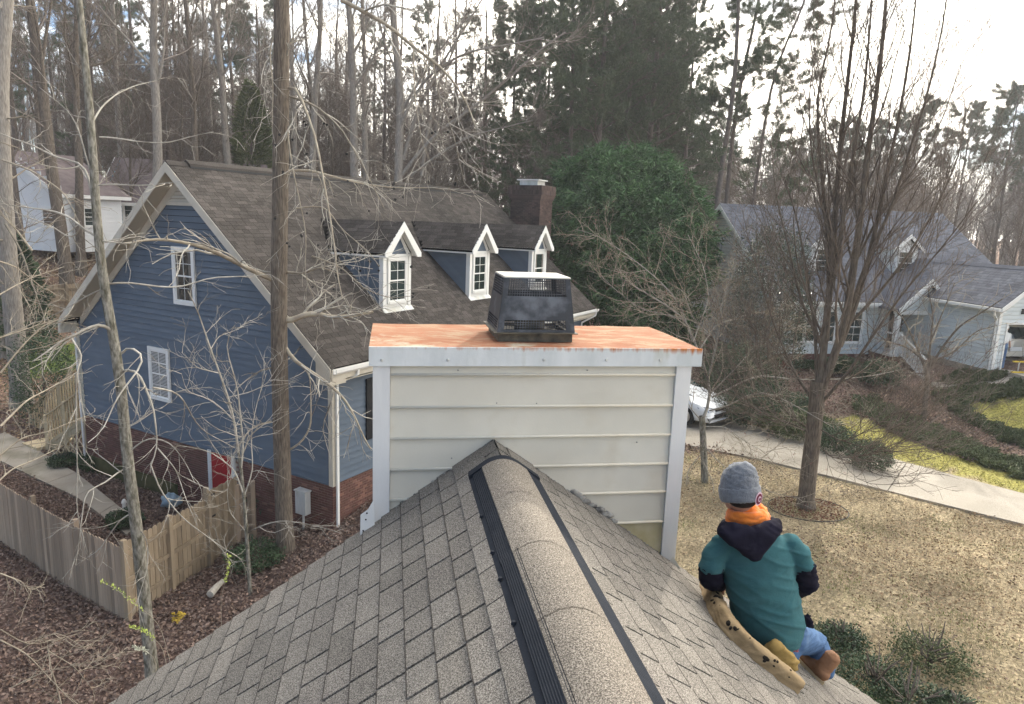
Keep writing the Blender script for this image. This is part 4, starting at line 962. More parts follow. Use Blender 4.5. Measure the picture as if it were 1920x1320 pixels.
# dormers
SLP = math.sqrt(1 + BS * BS)
for k_, uc in enumerate((3.38, 7.76, 12.12)):
    d = link('dormer', None, bh); hw = 0.60; ze, za = -1.02, -0.16; ds = (za - ze) / 0.76; vf = 0.74
    vb_e = (ze + 0.0 - ZE) / BS + BE0; vb_r = (za - ZE) / BS + BE0
    # side walls follow the main roof; boards run up the slope
    for sg in (-1, 1):
        uw = uc + sg * hw
        nb = 7; 
        zb0 = bz(vf)
        tri = [(vf, zb0 - 0.05), (vf, ze), (vb_e, ze)]
        MB().prism([BLU(uw, v, z) for v, z in tri], [BLU(uw - sg * 0.08, v, z) for v, z in tri]).build('dormer_side', MT['blue'], d)
        h = ze - zb0; i = 0; st = 0.1655 * 1.3
        while i * st < h - 0.03:      # boards parallel to the roof slope
            zA, zB = zb0 + i * st, min(zb0 + (i + 1) * st + 0.01, ze)
            def edge(zv): v_end = vf + (ze - zv) / BS; return v_end
            pA0, pA1 = (vf + 0.11, zA + 0.11 * BS), (edge(zA), ze)
            pB0, pB1 = (vf + 0.11, min(zB + 0.11 * BS, ze)), (max(edge(zB), vf + 0.111), ze)
            o1, o2 = sg * 0.018, sg * 0.004
            MB().hexa([BLU(uw + o1, *pA0), BLU(uw + o1, *pA1), BLU(uw, *pA1), BLU(uw, *pA0), BLU(uw + o2, *pB0), BLU(uw + o2, *pB1), BLU(uw - sg * 0.002, *pB1), BLU(uw - sg * 0.002, *pB0)]).build('siding_board', MT['blue'], d)
            i += 1
        # eave board under the dormer roof
        MB().box(BLU, (min(uc + sg * 0.74, uc + sg * 0.775), vf - 0.24, ze - 0.09), (max(uc + sg * 0.74, uc + sg * 0.775), vb_e + 0.1, ze + 0.035)).build('eave_board', MT['white'], d)
        MB().box(BLU, (min(uw, uc + sg * 0.739), vf - 0.02, ze - 0.05), (max(uw, uc + sg * 0.739), vb_e, ze - 0.03)).build('eave_soffit', MT['white'], d)
        # roof half
        O = BLU(uc + sg * 0.78, vf - 0.25, ze + 0.03); es = BLU(uc, vf - 0.25, za + 0.03) - O
        s_ = np.linalg.norm(es)
        L_ = vb_r - vf + 0.25
        cutf = lambda a, s, Lr=L_, ss=s_, ve=vb_e - vf + 0.25: a > ve + (Lr - ve) * (s / ss) + 0.05
        shingle_sheet('dormer_shingles', O, BD2, es, L_, s_, MT['brownroof'], d, seed=20 + k_ * 2 + sg, cut=cutf, course=0.14)
        A = [BLU(uc + sg * 0.78, vf - 0.23, ze + 0.02), BLU(uc, vf - 0.23, za + 0.02), BLU(uc, vf - 0.23, za - 0.04), BLU(uc + sg * 0.78, vf - 0.23, ze - 0.04)]
        Bq = [BLU(uc + sg * 0.78, vb_e, ze + 0.02), BLU(uc, vb_r, za + 0.02), BLU(uc, vb_r, za - 0.04), BLU(uc + sg * 0.78, vb_e, ze - 0.04)]
        MB().prism(A, Bq).build('dormer_roof', MT['deck'], d)
        # white raking trim on the face
        A = [BLU(uc + sg * 0.80, vf - 0.26, ze + 0.02), BLU(uc, vf - 0.26, za + 0.03), BLU(uc, vf - 0.26, za - 0.14 * 1.6), BLU(uc + sg * 0.63, vf - 0.26, ze - 0.10), BLU(uc + sg * 0.80, vf - 0.26, ze - 0.10)]
        MB().prism(A, [p + BD2 * 0.035 for p in A]).build('raking_trim', MT['white'], d)
        A = [BLU(uc + sg * 0.74, vf - 0.224, ze - 0.06), BLU(uc, vf - 0.224, za - 0.1), BLU(uc, vf - 0.224, za - 0.12), BLU(uc + sg * 0.72, vf - 0.224, ze - 0.08)]
        MB().prism(A, [p + BD2 * 0.22 for p in A]).build('face_soffit', MT['white'], d)
    zb0 = bz(vf)
    f = [(uc - hw, zb0 - 0.1), (uc + hw, zb0 - 0.1), (uc + hw, ze), (uc, za - 0.1), (uc - hw, ze)]
    MB().prism([BLU(u, vf + 0.0, z) for u, z in f], [BLU(u, vf + 0.06, z) for u, z in f]).build('dormer_front', MT['white'], d)
    g = [(uc - 0.42, ze - 0.02), (uc + 0.42, ze - 0.02), (uc, za - 0.26)]
    MB().prism([BLU(u, vf - 0.012, z) for u, z in g], [BLU(u, vf - 0.001, z) for u, z in g]).build('gable_siding', MT['blue'], d)
    MB().box(BLU, (uc - 0.60, vf - 0.03, ze - 0.09), (uc + 0.60, vf - 0.001, ze - 0.025)).build('head_trim', MT['white'], d)
    for sg in (-1, 1): MB().box(BLU, (min(uc + sg * 0.62, uc + sg * 0.50), vf - 0.03, zb0 - 0.03), (max(uc + sg * 0.62, uc + sg * 0.50), vf - 0.001, ze - 0.092)).build('side_trim', MT['white'], d)
    for sg in (-1, 1): MB().box(BLU, (min(uc + sg * 0.601, uc + sg * 0.621), vf - 0.0, bz(vf) - 0.02), (max(uc + sg * 0.601, uc + sg * 0.621), vf + 0.12, ze - 0.05)).build('return_trim', MT['white'], d)
    PDm = lambda a, dd, z: BLU(a, vf - 0.004 - dd, z)
    window(d, PDm, uc - 0.36, uc + 0.36, -2.36, -1.20, 2, 2, name='_', trim=0.07, curtain=(k_ == 2)) if k_ < 2 else window(d, PDm, uc - 0.36, uc + 0.36, -2.36, -1.20, 1, 1, name='_', trim=0.07, curtain=True)
    A = [BLU(uc - 0.66, vf - 0.13, bz(vf - 0.13) + 0.012), BLU(uc + 0.66, vf - 0.13, bz(vf - 0.13) + 0.012), BLU(uc + 0.66, vf - 0.01, bz(vf) + 0.022), BLU(uc - 0.66, vf - 0.01, bz(vf) + 0.022)]
    MB().hexa([p - np.array([0, 0, 0.014]) for p in A] + A).build('apron_flashing', MT['galv'], d)
# brick chimney at the far end
bc = link('brick_chimney', None, bh); cu0, cu1, cv0, cv1, cz = 15.45, 16.65, 2.5, 4.0, 1.55
MB().box(BLU, (cu0 + 0.01, cv0 + 0.01, -8), (cu1 - 0.01, cv1 - 0.01, cz)).build('mortar_core', MT['darkbrick'], bc)
for P, La, sd_ in ((lambda a, d, z: BLU(cu0 + 0.01 - d, cv0 + a, z), cv1 - cv0, 31), (lambda a, d, z: BLU(cu0 + a, cv0 + 0.01 - d, z), cu1 - cu0, 32)):
    brick_sheet('chimney_bricks', P, La, -1.6, cz, MT['darkbrick'], bc, sd_)
for i, (dz_, g_) in enumerate(((-0.62, 0.03), (-0.54, 0.055), (-0.46, 0.08), (-0.38, 0.10))):
    zt = cz + dz_ + (0.078 if i < 3 else 0.40)
    MB().box(BLU, (cu0 - g_, cv0 - g_, cz + dz_), (cu1 + g_, cv1 + g_, zt)).build('corbel_course', MT['darkbrick'], bc)
for P, La, sd_ in ((lambda a, d, z: BLU(cu0 - 0.10 - d, cv0 - 0.1 + a, z), cv1 - cv0 + 0.2, 33), (lambda a, d, z: BLU(cu0 - 0.1 + a, cv0 - 0.10 - d, z), cu1 - cu0 + 0.2, 34)):
    brick_sheet('chimney_bricks', P, La, cz - 0.38, cz + 0.02, MT['darkbrick'], bc, sd_, bw=0.07, bh=0.2)
MB().box(BLU, (cu0 + 0.25, cv0 + 0.3, cz + 0.02), (cu1 - 0.25, cv1 - 0.3, cz + 0.24)).build('flue_screen', MT['galv'], bc)
MB().box(BLU, (cu0 + 0.15, cv0 + 0.2, cz + 0.245), (cu1 - 0.15, cv1 - 0.2, cz + 0.29)).build('flue_lid', MT['white'], bc)
# meter box and hose reel by the wall
mb_ = thing('meter_box', 'grey metal meter box on the brick base of the blue house', 'meter box', BLU(-0.1, 0.95, -7.45))
MB().box(BLU, (-0.22, 0.75, -7.6), (-0.03, 1.1, -7.0)).build('box_body', MT['galv'], mb_)
MB().box(BLU, (-0.235, 0.72, -6.995), (-0.02, 1.13, -6.96)).build('box_lid', MT['galv'], mb_)
b = MB(); b.tube([BLU(-0.12, 0.92, -7.6), BLU(-0.12, 0.92, -8.2)], 0.03, 8).build('conduit', MT['galv'], mb_)

# ------------------------------------------------------------------ pale grey house, garage wing
gh = thing('grey_house', 'pale grey house with slate blue roof, entrance gable and open garage', 'house', GRY(-1, 8, -5.4))
GS = 0.655; GE, GRB, GBK = 5.0 - 0.35, 11.0, 17.3; gze = -2.92; gzr = gze + GS * (GRB - GE)
A0, A1 = -6.3, 6.5
def ggz(b_): return gzr - GS * abs(b_ - GRB)
body = [(5.03, -6.3), (17.0, -6.3), (17.0, ggz(17.0) - 0.2), (GRB, gzr - 0.2), (5.03, ggz(5.0) - 0.2)]
MB().prism([GRY(-5.965, b_, z) for b_, z in body], [GRY(6.2, b_, z) for b_, z in body]).build('wall', MT['curtain'], gh)  # dark body seen through the board gaps stands in for lap shadow
def gsp(z):
    q = (gzr - 0.22 - z) / GS; return [(max(5.1, GRB - q), min(16.9, GRB + q))]
boards(GRY, 0, -6.0, -1, gsp, -5.6, gzr - 0.25, 0.18, 'siding_board', MT['greylap'], gh)
boards(GRY, 1, 5.0, -1, lambda z: [(-5.9, 3.0)], -5.3, -3.1, 0.18, 'siding_board', MT['greylap'], gh)
MB().box(GRY, (-6.04, 4.96, -6.4), (6.2, 4.99, -5.3)).build('foundation', MT['brick'], gh)
for sgn in (1, -1):
    e = GE if sgn > 0 else GBK + 0.05
    prf = [(e, ggz(e) - 0.02), (GRB, gzr - 0.02), (GRB, gzr - 0.16), (e, ggz(e) - 0.16)]
    MB().prism([GRY(A0 + 0.02, b_, z) for b_, z in prf], [GRY(A1 - 0.02, b_, z) for b_, z in prf]).build('roof_slab', MT['deck'], gh)
    O = GRY(A0, e, ggz(e)); es = GRY(A0, GRB, gzr) - O
    shingle_sheet('roof_shingles', O, GRY.ex, es, A1 - A0, np.linalg.norm(es), MT['greyroof'], gh, seed=50 + sgn, course=0.15)
    for uo, nm, m_ in ((A0 - 0.02, 'rake_board', MT['white']), (A1, 'rake_board', MT['white'])):
        A = [GRY(uo, e, ggz(e) - 0.02), GRY(uo, GRB, gzr - 0.02), GRY(uo, GRB, gzr - 0.26), GRY(uo, e, ggz(e) - 0.26)]
        MB().prism(A, [p + GRY.ex * 0.03 for p in A]).build(nm, m_, gh)
MB().box(GRY, (A0, GE - 0.03, gze - 0.24), (3.4, GE - 0.002, gze - 0.03)).build('fascia', MT['white'], gh)
MB().box(GRY, (A0, GE - 0.13, gze - 0.14), (3.2, GE - 0.031, gze - 0.02)).build('gutter', MT['white'], gh)
MB().box(GRY, (A0 + 0.05, GE, gze - 0.24), (3.4, 4.98, gze - 0.22)).build('eave_soffit', MT['white'], gh)
b = MB(); pr = [(GRB - 0.15, gzr - 0.08), (GRB, gzr + 0.03), (GRB + 0.15, gzr - 0.08)]
b.prism([GRY(A0, v, z) for v, z in pr], [GRY(A1, v, z) for v, z in pr]).build('ridge_cap', MT['greyroof'], gh)
lv = link('gable_vent', None, gh); z = -0.05
while z < gzr - 0.62:
    w0 = (gzr - 0.45 - z) / GS; MB().box(GRY, (-6.07, GRB - w0, z), (-6.03, GRB + w0, z + 0.07)).build('slat', MT['white'], lv); z += 0.12
PGL = lambda a, d, z: GRY(-6.018 - d, a, z)
window(gh, PGL, 11.1, 12.0, -2.0, -0.75, 1, 2, trim=0.1)
PGF = lambda a, d, z: GRY(a, 4.982 - d, z)
for a0, a1 in ((-5.25, -4.75), (-4.68, -4.2), (-3.75, -3.25)): window(gh, PGF, a0, a1, -4.75, -3.38, 1, 1, trim=0.07)
for a0 in (-2.7, ): window(gh, PGF, a0, a0 + 0.75, -4.75, -3.38, 2, 2, trim=0.09)
for a0 in (-1.05, 0.95): MB().box(GRY, (a0, 4.93, -4.95), (a0 + 0.1, 4.98, -3.2)).build('door_trim', MT['white'], gh)
MB().box(GRY, (-0.6, 4.95, -5.0), (0.4, 4.98, -3.15)).build('door', MT['shutter'], gh)
# front dormers
for k_, ac in enumerate((-3.2, 1.0)):
    d = link('dormer', None, gh); hw = 0.62; bf_ = 6.5; ze, za = -0.62, 0.06
    bb0 = GE + (ze - gze) / GS; bb1 = GE + (za - gze) / GS
    for sg in (-1, 1):
        aw = ac + sg * hw
        tri = [(bf_, ggz(bf_) - 0.05), (bf_, ze), (bb0, ze)]
        MB().prism([GRY(aw, v, z) for v, z in tri], [GRY(aw - sg * 0.08, v, z) for v, z in tri]).build('dormer_side', MT['greylap'], d)
        O = GRY(ac + sg * 0.78, bf_ - 0.22, ze); es = GRY(ac, bf_ - 0.22, za) - O; L_ = bb1 - bf_ + 0.22; s_ = np.linalg.norm(es)
        shingle_sheet('dormer_shingles', O, GRY.ey, es, L_, s_, MT['greyroof'], d, seed=70 + k_ * 2 + sg, course=0.15, cut=lambda a, s, Lr=L_, ss=s_, ve=bb0 - bf_ + 0.22: a > ve + (Lr - ve) * (s / ss) + 0.05)
        A = [GRY(ac + sg * 0.80, bf_ - 0.24, ze + 0.01), GRY(ac, bf_ - 0.24, za + 0.01), GRY(ac, bf_ - 0.24, za - 0.17), GRY(ac + sg * 0.8, bf_ - 0.24, ze - 0.14)]
        MB().prism(A, [p + GRY.ey * 0.03 for p in A]).build('raking_trim', MT['white'], d)
    f = [(ac - hw, ggz(bf_) - 0.1), (ac + hw, ggz(bf_) - 0.1), (ac + hw, ze), (ac, za - 0.1), (ac - hw, ze)]
    MB().prism([GRY(u, bf_, z) for u, z in f], [GRY(u, bf_ + 0.05, z) for u, z in f]).build('dormer_front', MT['white'], d)
    window(d, lambda a, dd, z: GRY(a, bf_ - 0.004 - dd, z), ac - 0.38, ac + 0.38, -1.78, -0.72, 1, 2, name='_', trim=0.08, curtain=True)
# entrance gable on posts with its porch
pc, pf, pe, pa = -0.15, 3.5, -3.05, -1.78
for sg in (-1, 1):
    A = [GRY(pc + sg * 1.35, pf - 0.2, pe), GRY(pc, pf - 0.2, pa), GRY(pc, pf - 0.2, pa - 0.12), GRY(pc + sg * 1.35, pf - 0.2, pe - 0.12)]
    bk = [GRY(pc + sg * 1.35, GE + 0.2, pe), GRY(pc, GE + (pa - gze) / GS, pa), GRY(pc, GE + (pa - gze) / GS, pa - 0.12), GRY(pc + sg * 1.35, GE + 0.2, pe - 0.12)]
    MB().prism(A, bk).build('porch_roof', MT['greyroof'], gh)
    A = [GRY(pc + sg * 1.38, pf - 0.24, pe + 0.02), GRY(pc, pf - 0.24, pa + 0.03), GRY(pc, pf - 0.24, pa - 0.2), GRY(pc + sg * 1.38, pf - 0.24, pe - 0.18)]
    MB().prism(A, [p + GRY.ey * 0.035 for p in A]).build('raking_trim', MT['white'], gh)
    MB().box(GRY, (pc + sg * 1.15 - 0.09, pf, -5.05), (pc + sg * 1.15 + 0.09, pf + 0.18, pe - 0.1)).build('porch_post', MT['white'], gh)
f = [(pc - 1.2, pe - 0.06), (pc + 1.2, pe - 0.06), (pc, pa - 0.15)]
MB().prism([GRY(u, pf + 0.02, z) for u, z in f], [GRY(u, pf + 0.08, z) for u, z in f]).build('gable_siding', MT['greylap'], gh)
MB().box(GRY, (pc - 1.3, pf - 0.02, pe - 0.24), (pc + 1.3, pf + 0.2, pe - 0.07)).build('porch_beam', MT['white'], gh)
MB().box(GRY, (pc - 1.35, pf - 0.05, -5.12), (pc + 1.35, 4.95, -5.03)).build('porch_floor', MT['trimwhite'], gh)
MB().box(GRY, (pc - 1.3, pf, -6.2), (pc + 1.3, 4.94, -5.13)).build('porch_base', MT['brick'], gh)
MB().box(GRY, (-6.06, 4.94, -5.3), (-5.9, 4.985, -3.15)).build('corner_trim', MT['white'], gh)
# steps with white railings: separate runs of rail, post and baluster
st = link('front_steps', None, gh); st['label'] = 'white railed wooden steps down to the path'
for i in range(6):
    t = i / 5; MB().box(GRY, (-1.15, 3.40 - t * 1.55 - 0.3, -5.10 - t * 0.85), (0.1, 3.40 - t * 1.55, -5.05 - t * 0.85)).build('step', MT['oldconcrete'], st)
for a in (-1.18, 0.12):
    tp, bt = np.array([3.45, -4.12]), np.array([1.72, -4.98])
    MB().bar(GRY(a, tp[0], tp[1]), GRY(a, bt[0], bt[1]), 0.09, 0.06).build('handrail', MT['white'], st)
    MB().bar(GRY(a, tp[0], tp[1] - 0.78), GRY(a, bt[0], bt[1] - 0.78), 0.06, 0.06).build('bottom_rail', MT['white'], st)
    for i in range(15):
        t = (i + 0.5) / 15; q = tp * (1 - t) + bt * t; MB().bar(GRY(a, q[0], q[1] - 0.76), GRY(a, q[0], q[1] - 0.03), 0.04, 0.04).build('baluster', MT['white'], st)
    for q in (tp, bt, ): MB().box(GRY, (a - 0.06, q[0] - 0.06, q[1] - 0.98), (a + 0.06, q[0] + 0.06, q[1] + 0.08)).build('newel_post', MT['white'], st)
# porch rail towards the left
MB().bar(GRY(-1.4, 3.5, -4.14), GRY(-1.4, 4.9, -4.14), 0.07, 0.06).build('handrail', MT['white'], st)
# garage wing
wz, gr_ = -2.50, 1.62; wr_ = wz + 0.78 * (gr_ + 0.25)
def rzg(a): return wr_ - 0.78 * abs(a - gr_)
gw = link('garage', None, gh); gw['label'] = 'garage wing with its door open'
GB1 = 7.0
MB().box(GRY, (0.05, -0.0, -5.2), (0.12, 5.2, -2.45)).build('side_wall', MT['curtain'], gw)
boards(GRY, 0, 0.02, -1, lambda z: [(0.1, 4.9)], -4.95, -2.62, 0.155, 'siding_board', MT['greylap'], gw)
MB().box(GRY, (3.14, 0, -5.2), (3.24, 5.2, -2.45)).build('side_wall', MT['greylap'], gw)
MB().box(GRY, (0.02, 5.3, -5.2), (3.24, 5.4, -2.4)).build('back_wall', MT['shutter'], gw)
MB().box(GRY, (0.121, 0.02, -2.62), (3.139, 5.3, -2.57)).build('garage_ceiling', MT['curtain'], gw)
MB().box(GRY, (0.0, 0.0, -5.2), (3.3, 5.3, -4.96)).build('garage_floor', MT['oldconcrete'], gw)
fw = [(0.0, -5.1), (0.42, -5.1), (0.42, -3.15), (2.85, -3.15), (2.85, -5.1), (3.26, -5.1), (3.26, rzg(3.26) - 0.1), (gr_, wr_ - 0.1), (0.0, rzg(0) - 0.1)]
b = MB()
for q in ([(0.0, -5.1), (0.42, -5.1), (0.42, -3.15), (0.0, -3.15)], [(2.85, -5.1), (3.26, -5.1), (3.26, -3.15), (2.85, -3.15)], [(0.0, -3.149), (3.26, -3.149), (3.26, rzg(3.26) - 0.1), (gr_, wr_ - 0.1), (0.0, rzg(0) - 0.1)]):
    b.prism([GRY(a, -0.1, z) for a, z in q], [GRY(a, -0.002, z) for a, z in q])
b.build('front_wall', MT['greylap'], gw)
def fsp(z):
    if z < -3.1: return [(0.12, 0.36), (2.9, 3.2)]
    q = (wr_ - 0.14 - z) / 0.78; return [(max(0.12, gr_ - q), min(3.2, gr_ + q))]
boards(GRY, 1, -0.1, -1, lambda z: fsp(z)[:2] if z < -3.1 else fsp(z), -4.95, -3.12, 0.155, 'siding_board', MT['greylap'], gw)
boards(GRY, 1, -0.1, -1, fsp, -3.09, wr_ - 0.2, 0.155, 'siding_board', MT['greylap'], gw)
for lo, hi in (((-0.03, -0.14, -4.98), (0.10, -0.101, -2.62)), ((-0.03, -0.10, -4.98), (0.0, 0.02, -2.62)), ((0.36, -0.135, -5.0), (0.42, -0.102, -3.09)), ((0.42, -0.135, -3.15), (2.9, -0.102, -3.09))):
    MB().box(GRY, lo, hi).build('trim_board', MT['white'], gw)
for sg in (-1, 1):
    ae = gr_ + sg * (gr_ + 0.25)
    prf = [(ae, wz - 0.02), (gr_, wr_ - 0.02), (gr_, wr_ - 0.13), (ae, wz - 0.13)]
    MB().prism([GRY(a, -0.38, z) for a, z in prf], [GRY(a, GB1, z) for a, z in prf]).build('roof_slab', MT['deck'], gw)
    O = GRY(ae, -0.4, wz); es = GRY(gr_, -0.4, wr_) - O
    shingle_sheet('roof_shingles', O, GRY.ey, es, GB1 + 0.4, np.linalg.norm(es), MT['greyroof'], gw, seed=90 + sg, course=0.15)
    A = [GRY(ae, -0.43, wz - 0.01), GRY(gr_, -0.43, wr_ - 0.01), GRY(gr_, -0.43, wr_ - 0.2), GRY(ae, -0.43, wz - 0.2)]
    MB().prism(A, [p + GRY.ey * 0.03 for p in A]).build('raking_trim', MT['white'], gw)
    MB().box(GRY, (min(ae, ae + sg * 0.11), -0.4, wz - 0.14), (max(ae, ae + sg * 0.11), GE + 0.3, wz - 0.03)).build('gutter', MT['white'], gw)
MB().box(GRY, (-0.22, -0.36, wz - 0.18), (0.0, GE, wz - 0.15)).build('eave_soffit', MT['white'], gw)
b = MB(); pr = [(gr_ - 0.14, wr_ - 0.08), (gr_, wr_ + 0.05), (gr_ + 0.14, wr_ - 0.08)]
b.prism([GRY(a, -0.4, z) for a, z in pr], [GRY(a, GB1, z) for a, z in pr]).build('ridge_cap', MT['greyroof'], gw)
downspout([GRY(-0.3, -0.15, wz - 0.14), GRY(-0.28, -0.15, wz - 0.3), GRY(-0.06, -0.06, wz - 0.5), GRY(-0.06, -0.06, -4.95), GRY(-0.2, 0.0, -5.15), GRY(-0.6, 0.2, -5.45)], gw)
MB().box(GRY, (0.9, -0.16, -2.75), (1.02, -0.11, -2.55)).build('wall_lamp', MT['iron'], gw)
# ------------------------------------------------------------------ houses far off between the trunks
def simple_house(name, label, fr, W_, Dp, zg, zw, zr, wm, rm, ridge='u', wins=(), loc=None):
    h = thing(name, label, 'house', fr(W_ / 2, Dp / 2, zg))
    if ridge == 'u':
        body = [(0, zg - 0.5), (Dp, zg - 0.5), (Dp, zw), (Dp / 2, zr - 0.15), (0, zw)]
        MB().prism([fr(0, v, z) for v, z in body], [fr(W_, v, z) for v, z in body]).build('wall', wm, h)
        z = zg + 0.2
        while z < zr - 0.3:
            q = Dp / 2 if z < zw else (zr - 0.15 - z) / ((zr - 0.15 - zw) / (Dp / 2))
            MB().hexa([fr(-0.03, Dp / 2 - q, z), fr(-0.03, Dp / 2 + q, z), fr(0.02, Dp / 2 + q, z), fr(0.02, Dp / 2 - q, z), fr(-0.005, Dp / 2 - q, z + 0.24), fr(-0.005, Dp / 2 + q, z + 0.24), fr(0.02, Dp / 2 + q, z + 0.24), fr(0.02, Dp / 2 - q, z + 0.24)]).build('siding_board', wm, h)
            if z < zw - 0.2: MB().hexa([fr(0, -0.03, z), fr(W_, -0.03, z), fr(W_, 0.02, z), fr(0, 0.02, z), fr(0, -0.005, z + 0.24), fr(W_, -0.005, z + 0.24), fr(W_, 0.02, z + 0.24), fr(0, 0.02, z + 0.24)]).build('siding_board', wm, h)
            z += 0.25
        sl = (zr - zw) / (Dp / 2)
        for s in (-1, 1):
            e = Dp / 2 + s * (Dp / 2 + 0.4); ze_ = zw - 0.4 * sl
            A = [fr(-0.4, e, ze_), fr(-0.4, Dp / 2, zr), fr(-0.4, Dp / 2, zr - 0.16), fr(-0.4, e, ze_ - 0.16)]; B_ = [fr(W_ + 0.4, e, ze_), fr(W_ + 0.4, Dp / 2, zr), fr(W_ + 0.4, Dp / 2, zr - 0.16), fr(W_ + 0.4, e, ze_ - 0.16)]
            MB().prism(A, B_).build('roof', rm, h)
            A = [fr(-0.44, e, ze_ + 0.01), fr(-0.44, Dp / 2, zr + 0.01), fr(-0.44, Dp / 2, zr - 0.22), fr(-0.44, e, ze_ - 0.22)]
            MB().prism(A, [p + fr.ex * 0.035 for p in A]).build('rake_board', MT['white'], h)
            MB().bar(fr(-0.4, e - s * 0.02, ze_ - 0.12), fr(W_ + 0.4, e - s * 0.02, ze_ - 0.12), 0.05, 0.2).build('fascia', MT['white'], h)
    for (face, a0, a1, z0, z1) in wins:
        P = (lambda a, d, z: fr(-0.03 - d, a, z)) if face == 'g' else (lambda a, d, z: fr(a, -0.03 - d, z))
        window(h, P, a0, a1, z0, z1, 1, 2, trim=0.12)
    return h
MT['offwhite'] = mat('off white siding', (0.70, 0.71, 0.70), (0.76, 0.76, 0.75), 1, 0.6)
MT['teal'] = mat('teal blue siding', (0.10, 0.19, 0.25), (0.12, 0.22, 0.29), 1, 0.6)
MT['mauveroof'] = mat('faded mauve shingle', (0.16, 0.125, 0.125), (0.21, 0.17, 0.165), 3, 0.95, 0.3, 20)
p0 = at(30, 425, 52); wf = Frame(p0 * [1, 1, 0] + np.array([-2.0, 0.5, 0]), azd(55), azd(-35))
zt_ = lambda y, d: at(60, y, d)[2]
simple_house('white_house', 'large white house among the bare trunks behind the far fence', Frame(at(118, 400, 47) * [1, 1, 0], azd(24), azd(-66)), 3.6, 9, -2.2, 0.75, 2.95, MT['offwhite'], MT['mauveroof'],
             wins=(('g', 0.8, 1.7, -1.3, -0.3), ('g', 4.5, 5.4, -1.3, -0.3), ('g', 6.6, 8.4, -2.0, -0.4), ('f', 1.2, 2.1, -1.2, -0.2)))
simple_house('teal_house', 'low teal house with white trim behind the blue gable', Frame(at(196, 400, 52) * [1, 1, 0], azd(80), azd(-10)), 9, 7, -3.2, 0.55, 3.2, MT['teal'], MT['mauveroof'],
             wins=(('f', 1.2, 1.7, -1.6, 0.2), ('f', 3.6, 4.0, -1.6, 0.2)))
simple_house('cream_house', 'distant cream house whose gable peeks over the slate blue roof', Frame(at(1405, 400, 75) * [1, 1, 0], azd(10), azd(-80)), 11, 5.4, -4.5, 1.2, 3.9, MT['offwhite'], MT['mauveroof'], wins=(('g', 2.2, 3.2, -1, 0.6),))

# ------------------------------------------------------------------ wooden fences
def fence(label, pts, hgt, m, group, pw=0.135, top='dog', rails=True, posts=2.4, name='picket_fence', flat=False, inv=1):
    pts = [np.array(p[:2], float) for p in pts]
    f = thing(name, label, 'fence', onground(*pts[0]), group=group)
    r = random.Random(len(label)); meshes = {}
    for a, b in zip(pts[:-1], pts[1:]):
        L_ = np.linalg.norm(b - a); d = (b - a) / L_; nrm = np.array([-d[1], d[0]]) * inv; n = int(L_ / pw)
        for i in range(n):
            c = a + d * (i + 0.5) * L_ / n; zg = gz(c[0], c[1]); h = hgt + r.uniform(-0.012, 0.012); w = pw * 0.94 / 2; cut = 0.035
            q0 = np.array([c[0], c[1], zg - 0.05]); dd = np.array([d[0], d[1], 0]); nn = np.array([nrm[0], nrm[1], 0]) * 0.018; lean = dd * r.uniform(-0.008, 0.008) + nn * r.uniform(-0.3, 0.3)
            pr = [(-w, 0), (w, 0), (w, h - cut), (w - cut, h), (-w + cut, h), (-w, h - cut)]
            A = [q0 + dd * x + np.array([0, 0, z]) + lean * (z > 1) for x, z in pr]
            MB().prism(A, [p + nn for p in A]).build('picket', m, f)
        k = int(L_ / posts) + 1
        for i in range(k + 1):
            c = a + d * L_ * i / k; zg = gz(c[0], c[1])
            fr = Frame((c[0], c[1], zg), (d[0], d[1], 0), (nrm[0], nrm[1], 0)); MB().box(fr, (-0.05, -0.11, -0.2), (0.05, -0.006, hgt + 0.05)).build('fence_post', m, f)
        for hh in (0.35, hgt / 2, hgt - 0.3):
            za, zb_ = gz(*a), gz(*b); q = np.array([nrm[0], nrm[1], 0]) * -0.035
            for j in range(4):
                pa = a + (b - a) * j / 4; pb = a + (b - a) * (j + 1) / 4
                MB().bar(np.array([pa[0], pa[1], gz(*pa) + hh]) + q, np.array([pb[0], pb[1], gz(*pb) + hh]) + q, 0.045, 0.09).build('rail', m, f)
    return f
FC = (-7.95, 13.35)
fl_ = ground(-2, 1012); fence('weathered brown picket fence running along the leaf litter to the corner', [FC, tuple(fl_[:2]), tuple((fl_ + (fl_ - np.array([*FC, 0])) * 0.6)[:2])], 1.72, MT['fence'], 'picket fences round the side yard', inv=1)
ge = ground(392, 1057); gj = BLU(-0.12, 4.95, -8.5)
fence('greenish picket fence from the corner to the iron hinged gate', [FC, tuple(ge[:2])], 1.78, MT['fencegreen'], 'picket fences round the side yard', inv=1)
# gate section
gt = thing('fence_gate', 'greenish wooden gate with three black strap hinges below the red door', 'gate', ge)
gdir = np.array([ge[0] - FC[0], ge[1] - FC[1]]); gdir /= np.linalg.norm(gdir); gfr = Frame((ge[0], ge[1], gz(ge[0], ge[1])), (gdir[0], gdir[1], 0), (gdir[1], -gdir[0], 0))
for i in range(8): MB().box(gfr, (0.03 + i * 0.137, 0, 0.02), (0.03 + i * 0.137 + 0.13, 0.022, 1.86 + 0.02 * (i % 2))).build('gate_board', MT['fencegreen'], gt)
MB().box(gfr, (-0.06, -0.03, -0.1), (0.02, 0.08, 2.0)).build('gate_post', MT['fencegreen'], gt)
for z in (0.55, 1.2, 1.75):
    MB().box(gfr, (-0.05, 0.081, z - 0.03), (0.0, 0.09, z + 0.09)).build('hinge', MT['iron'], gt)
    MB().box(gfr, (0.001, 0.083, z), (0.2, 0.092, z + 0.04)).build('hinge', MT['iron'], gt)
e2 = gfr(1.15, 0, 0)
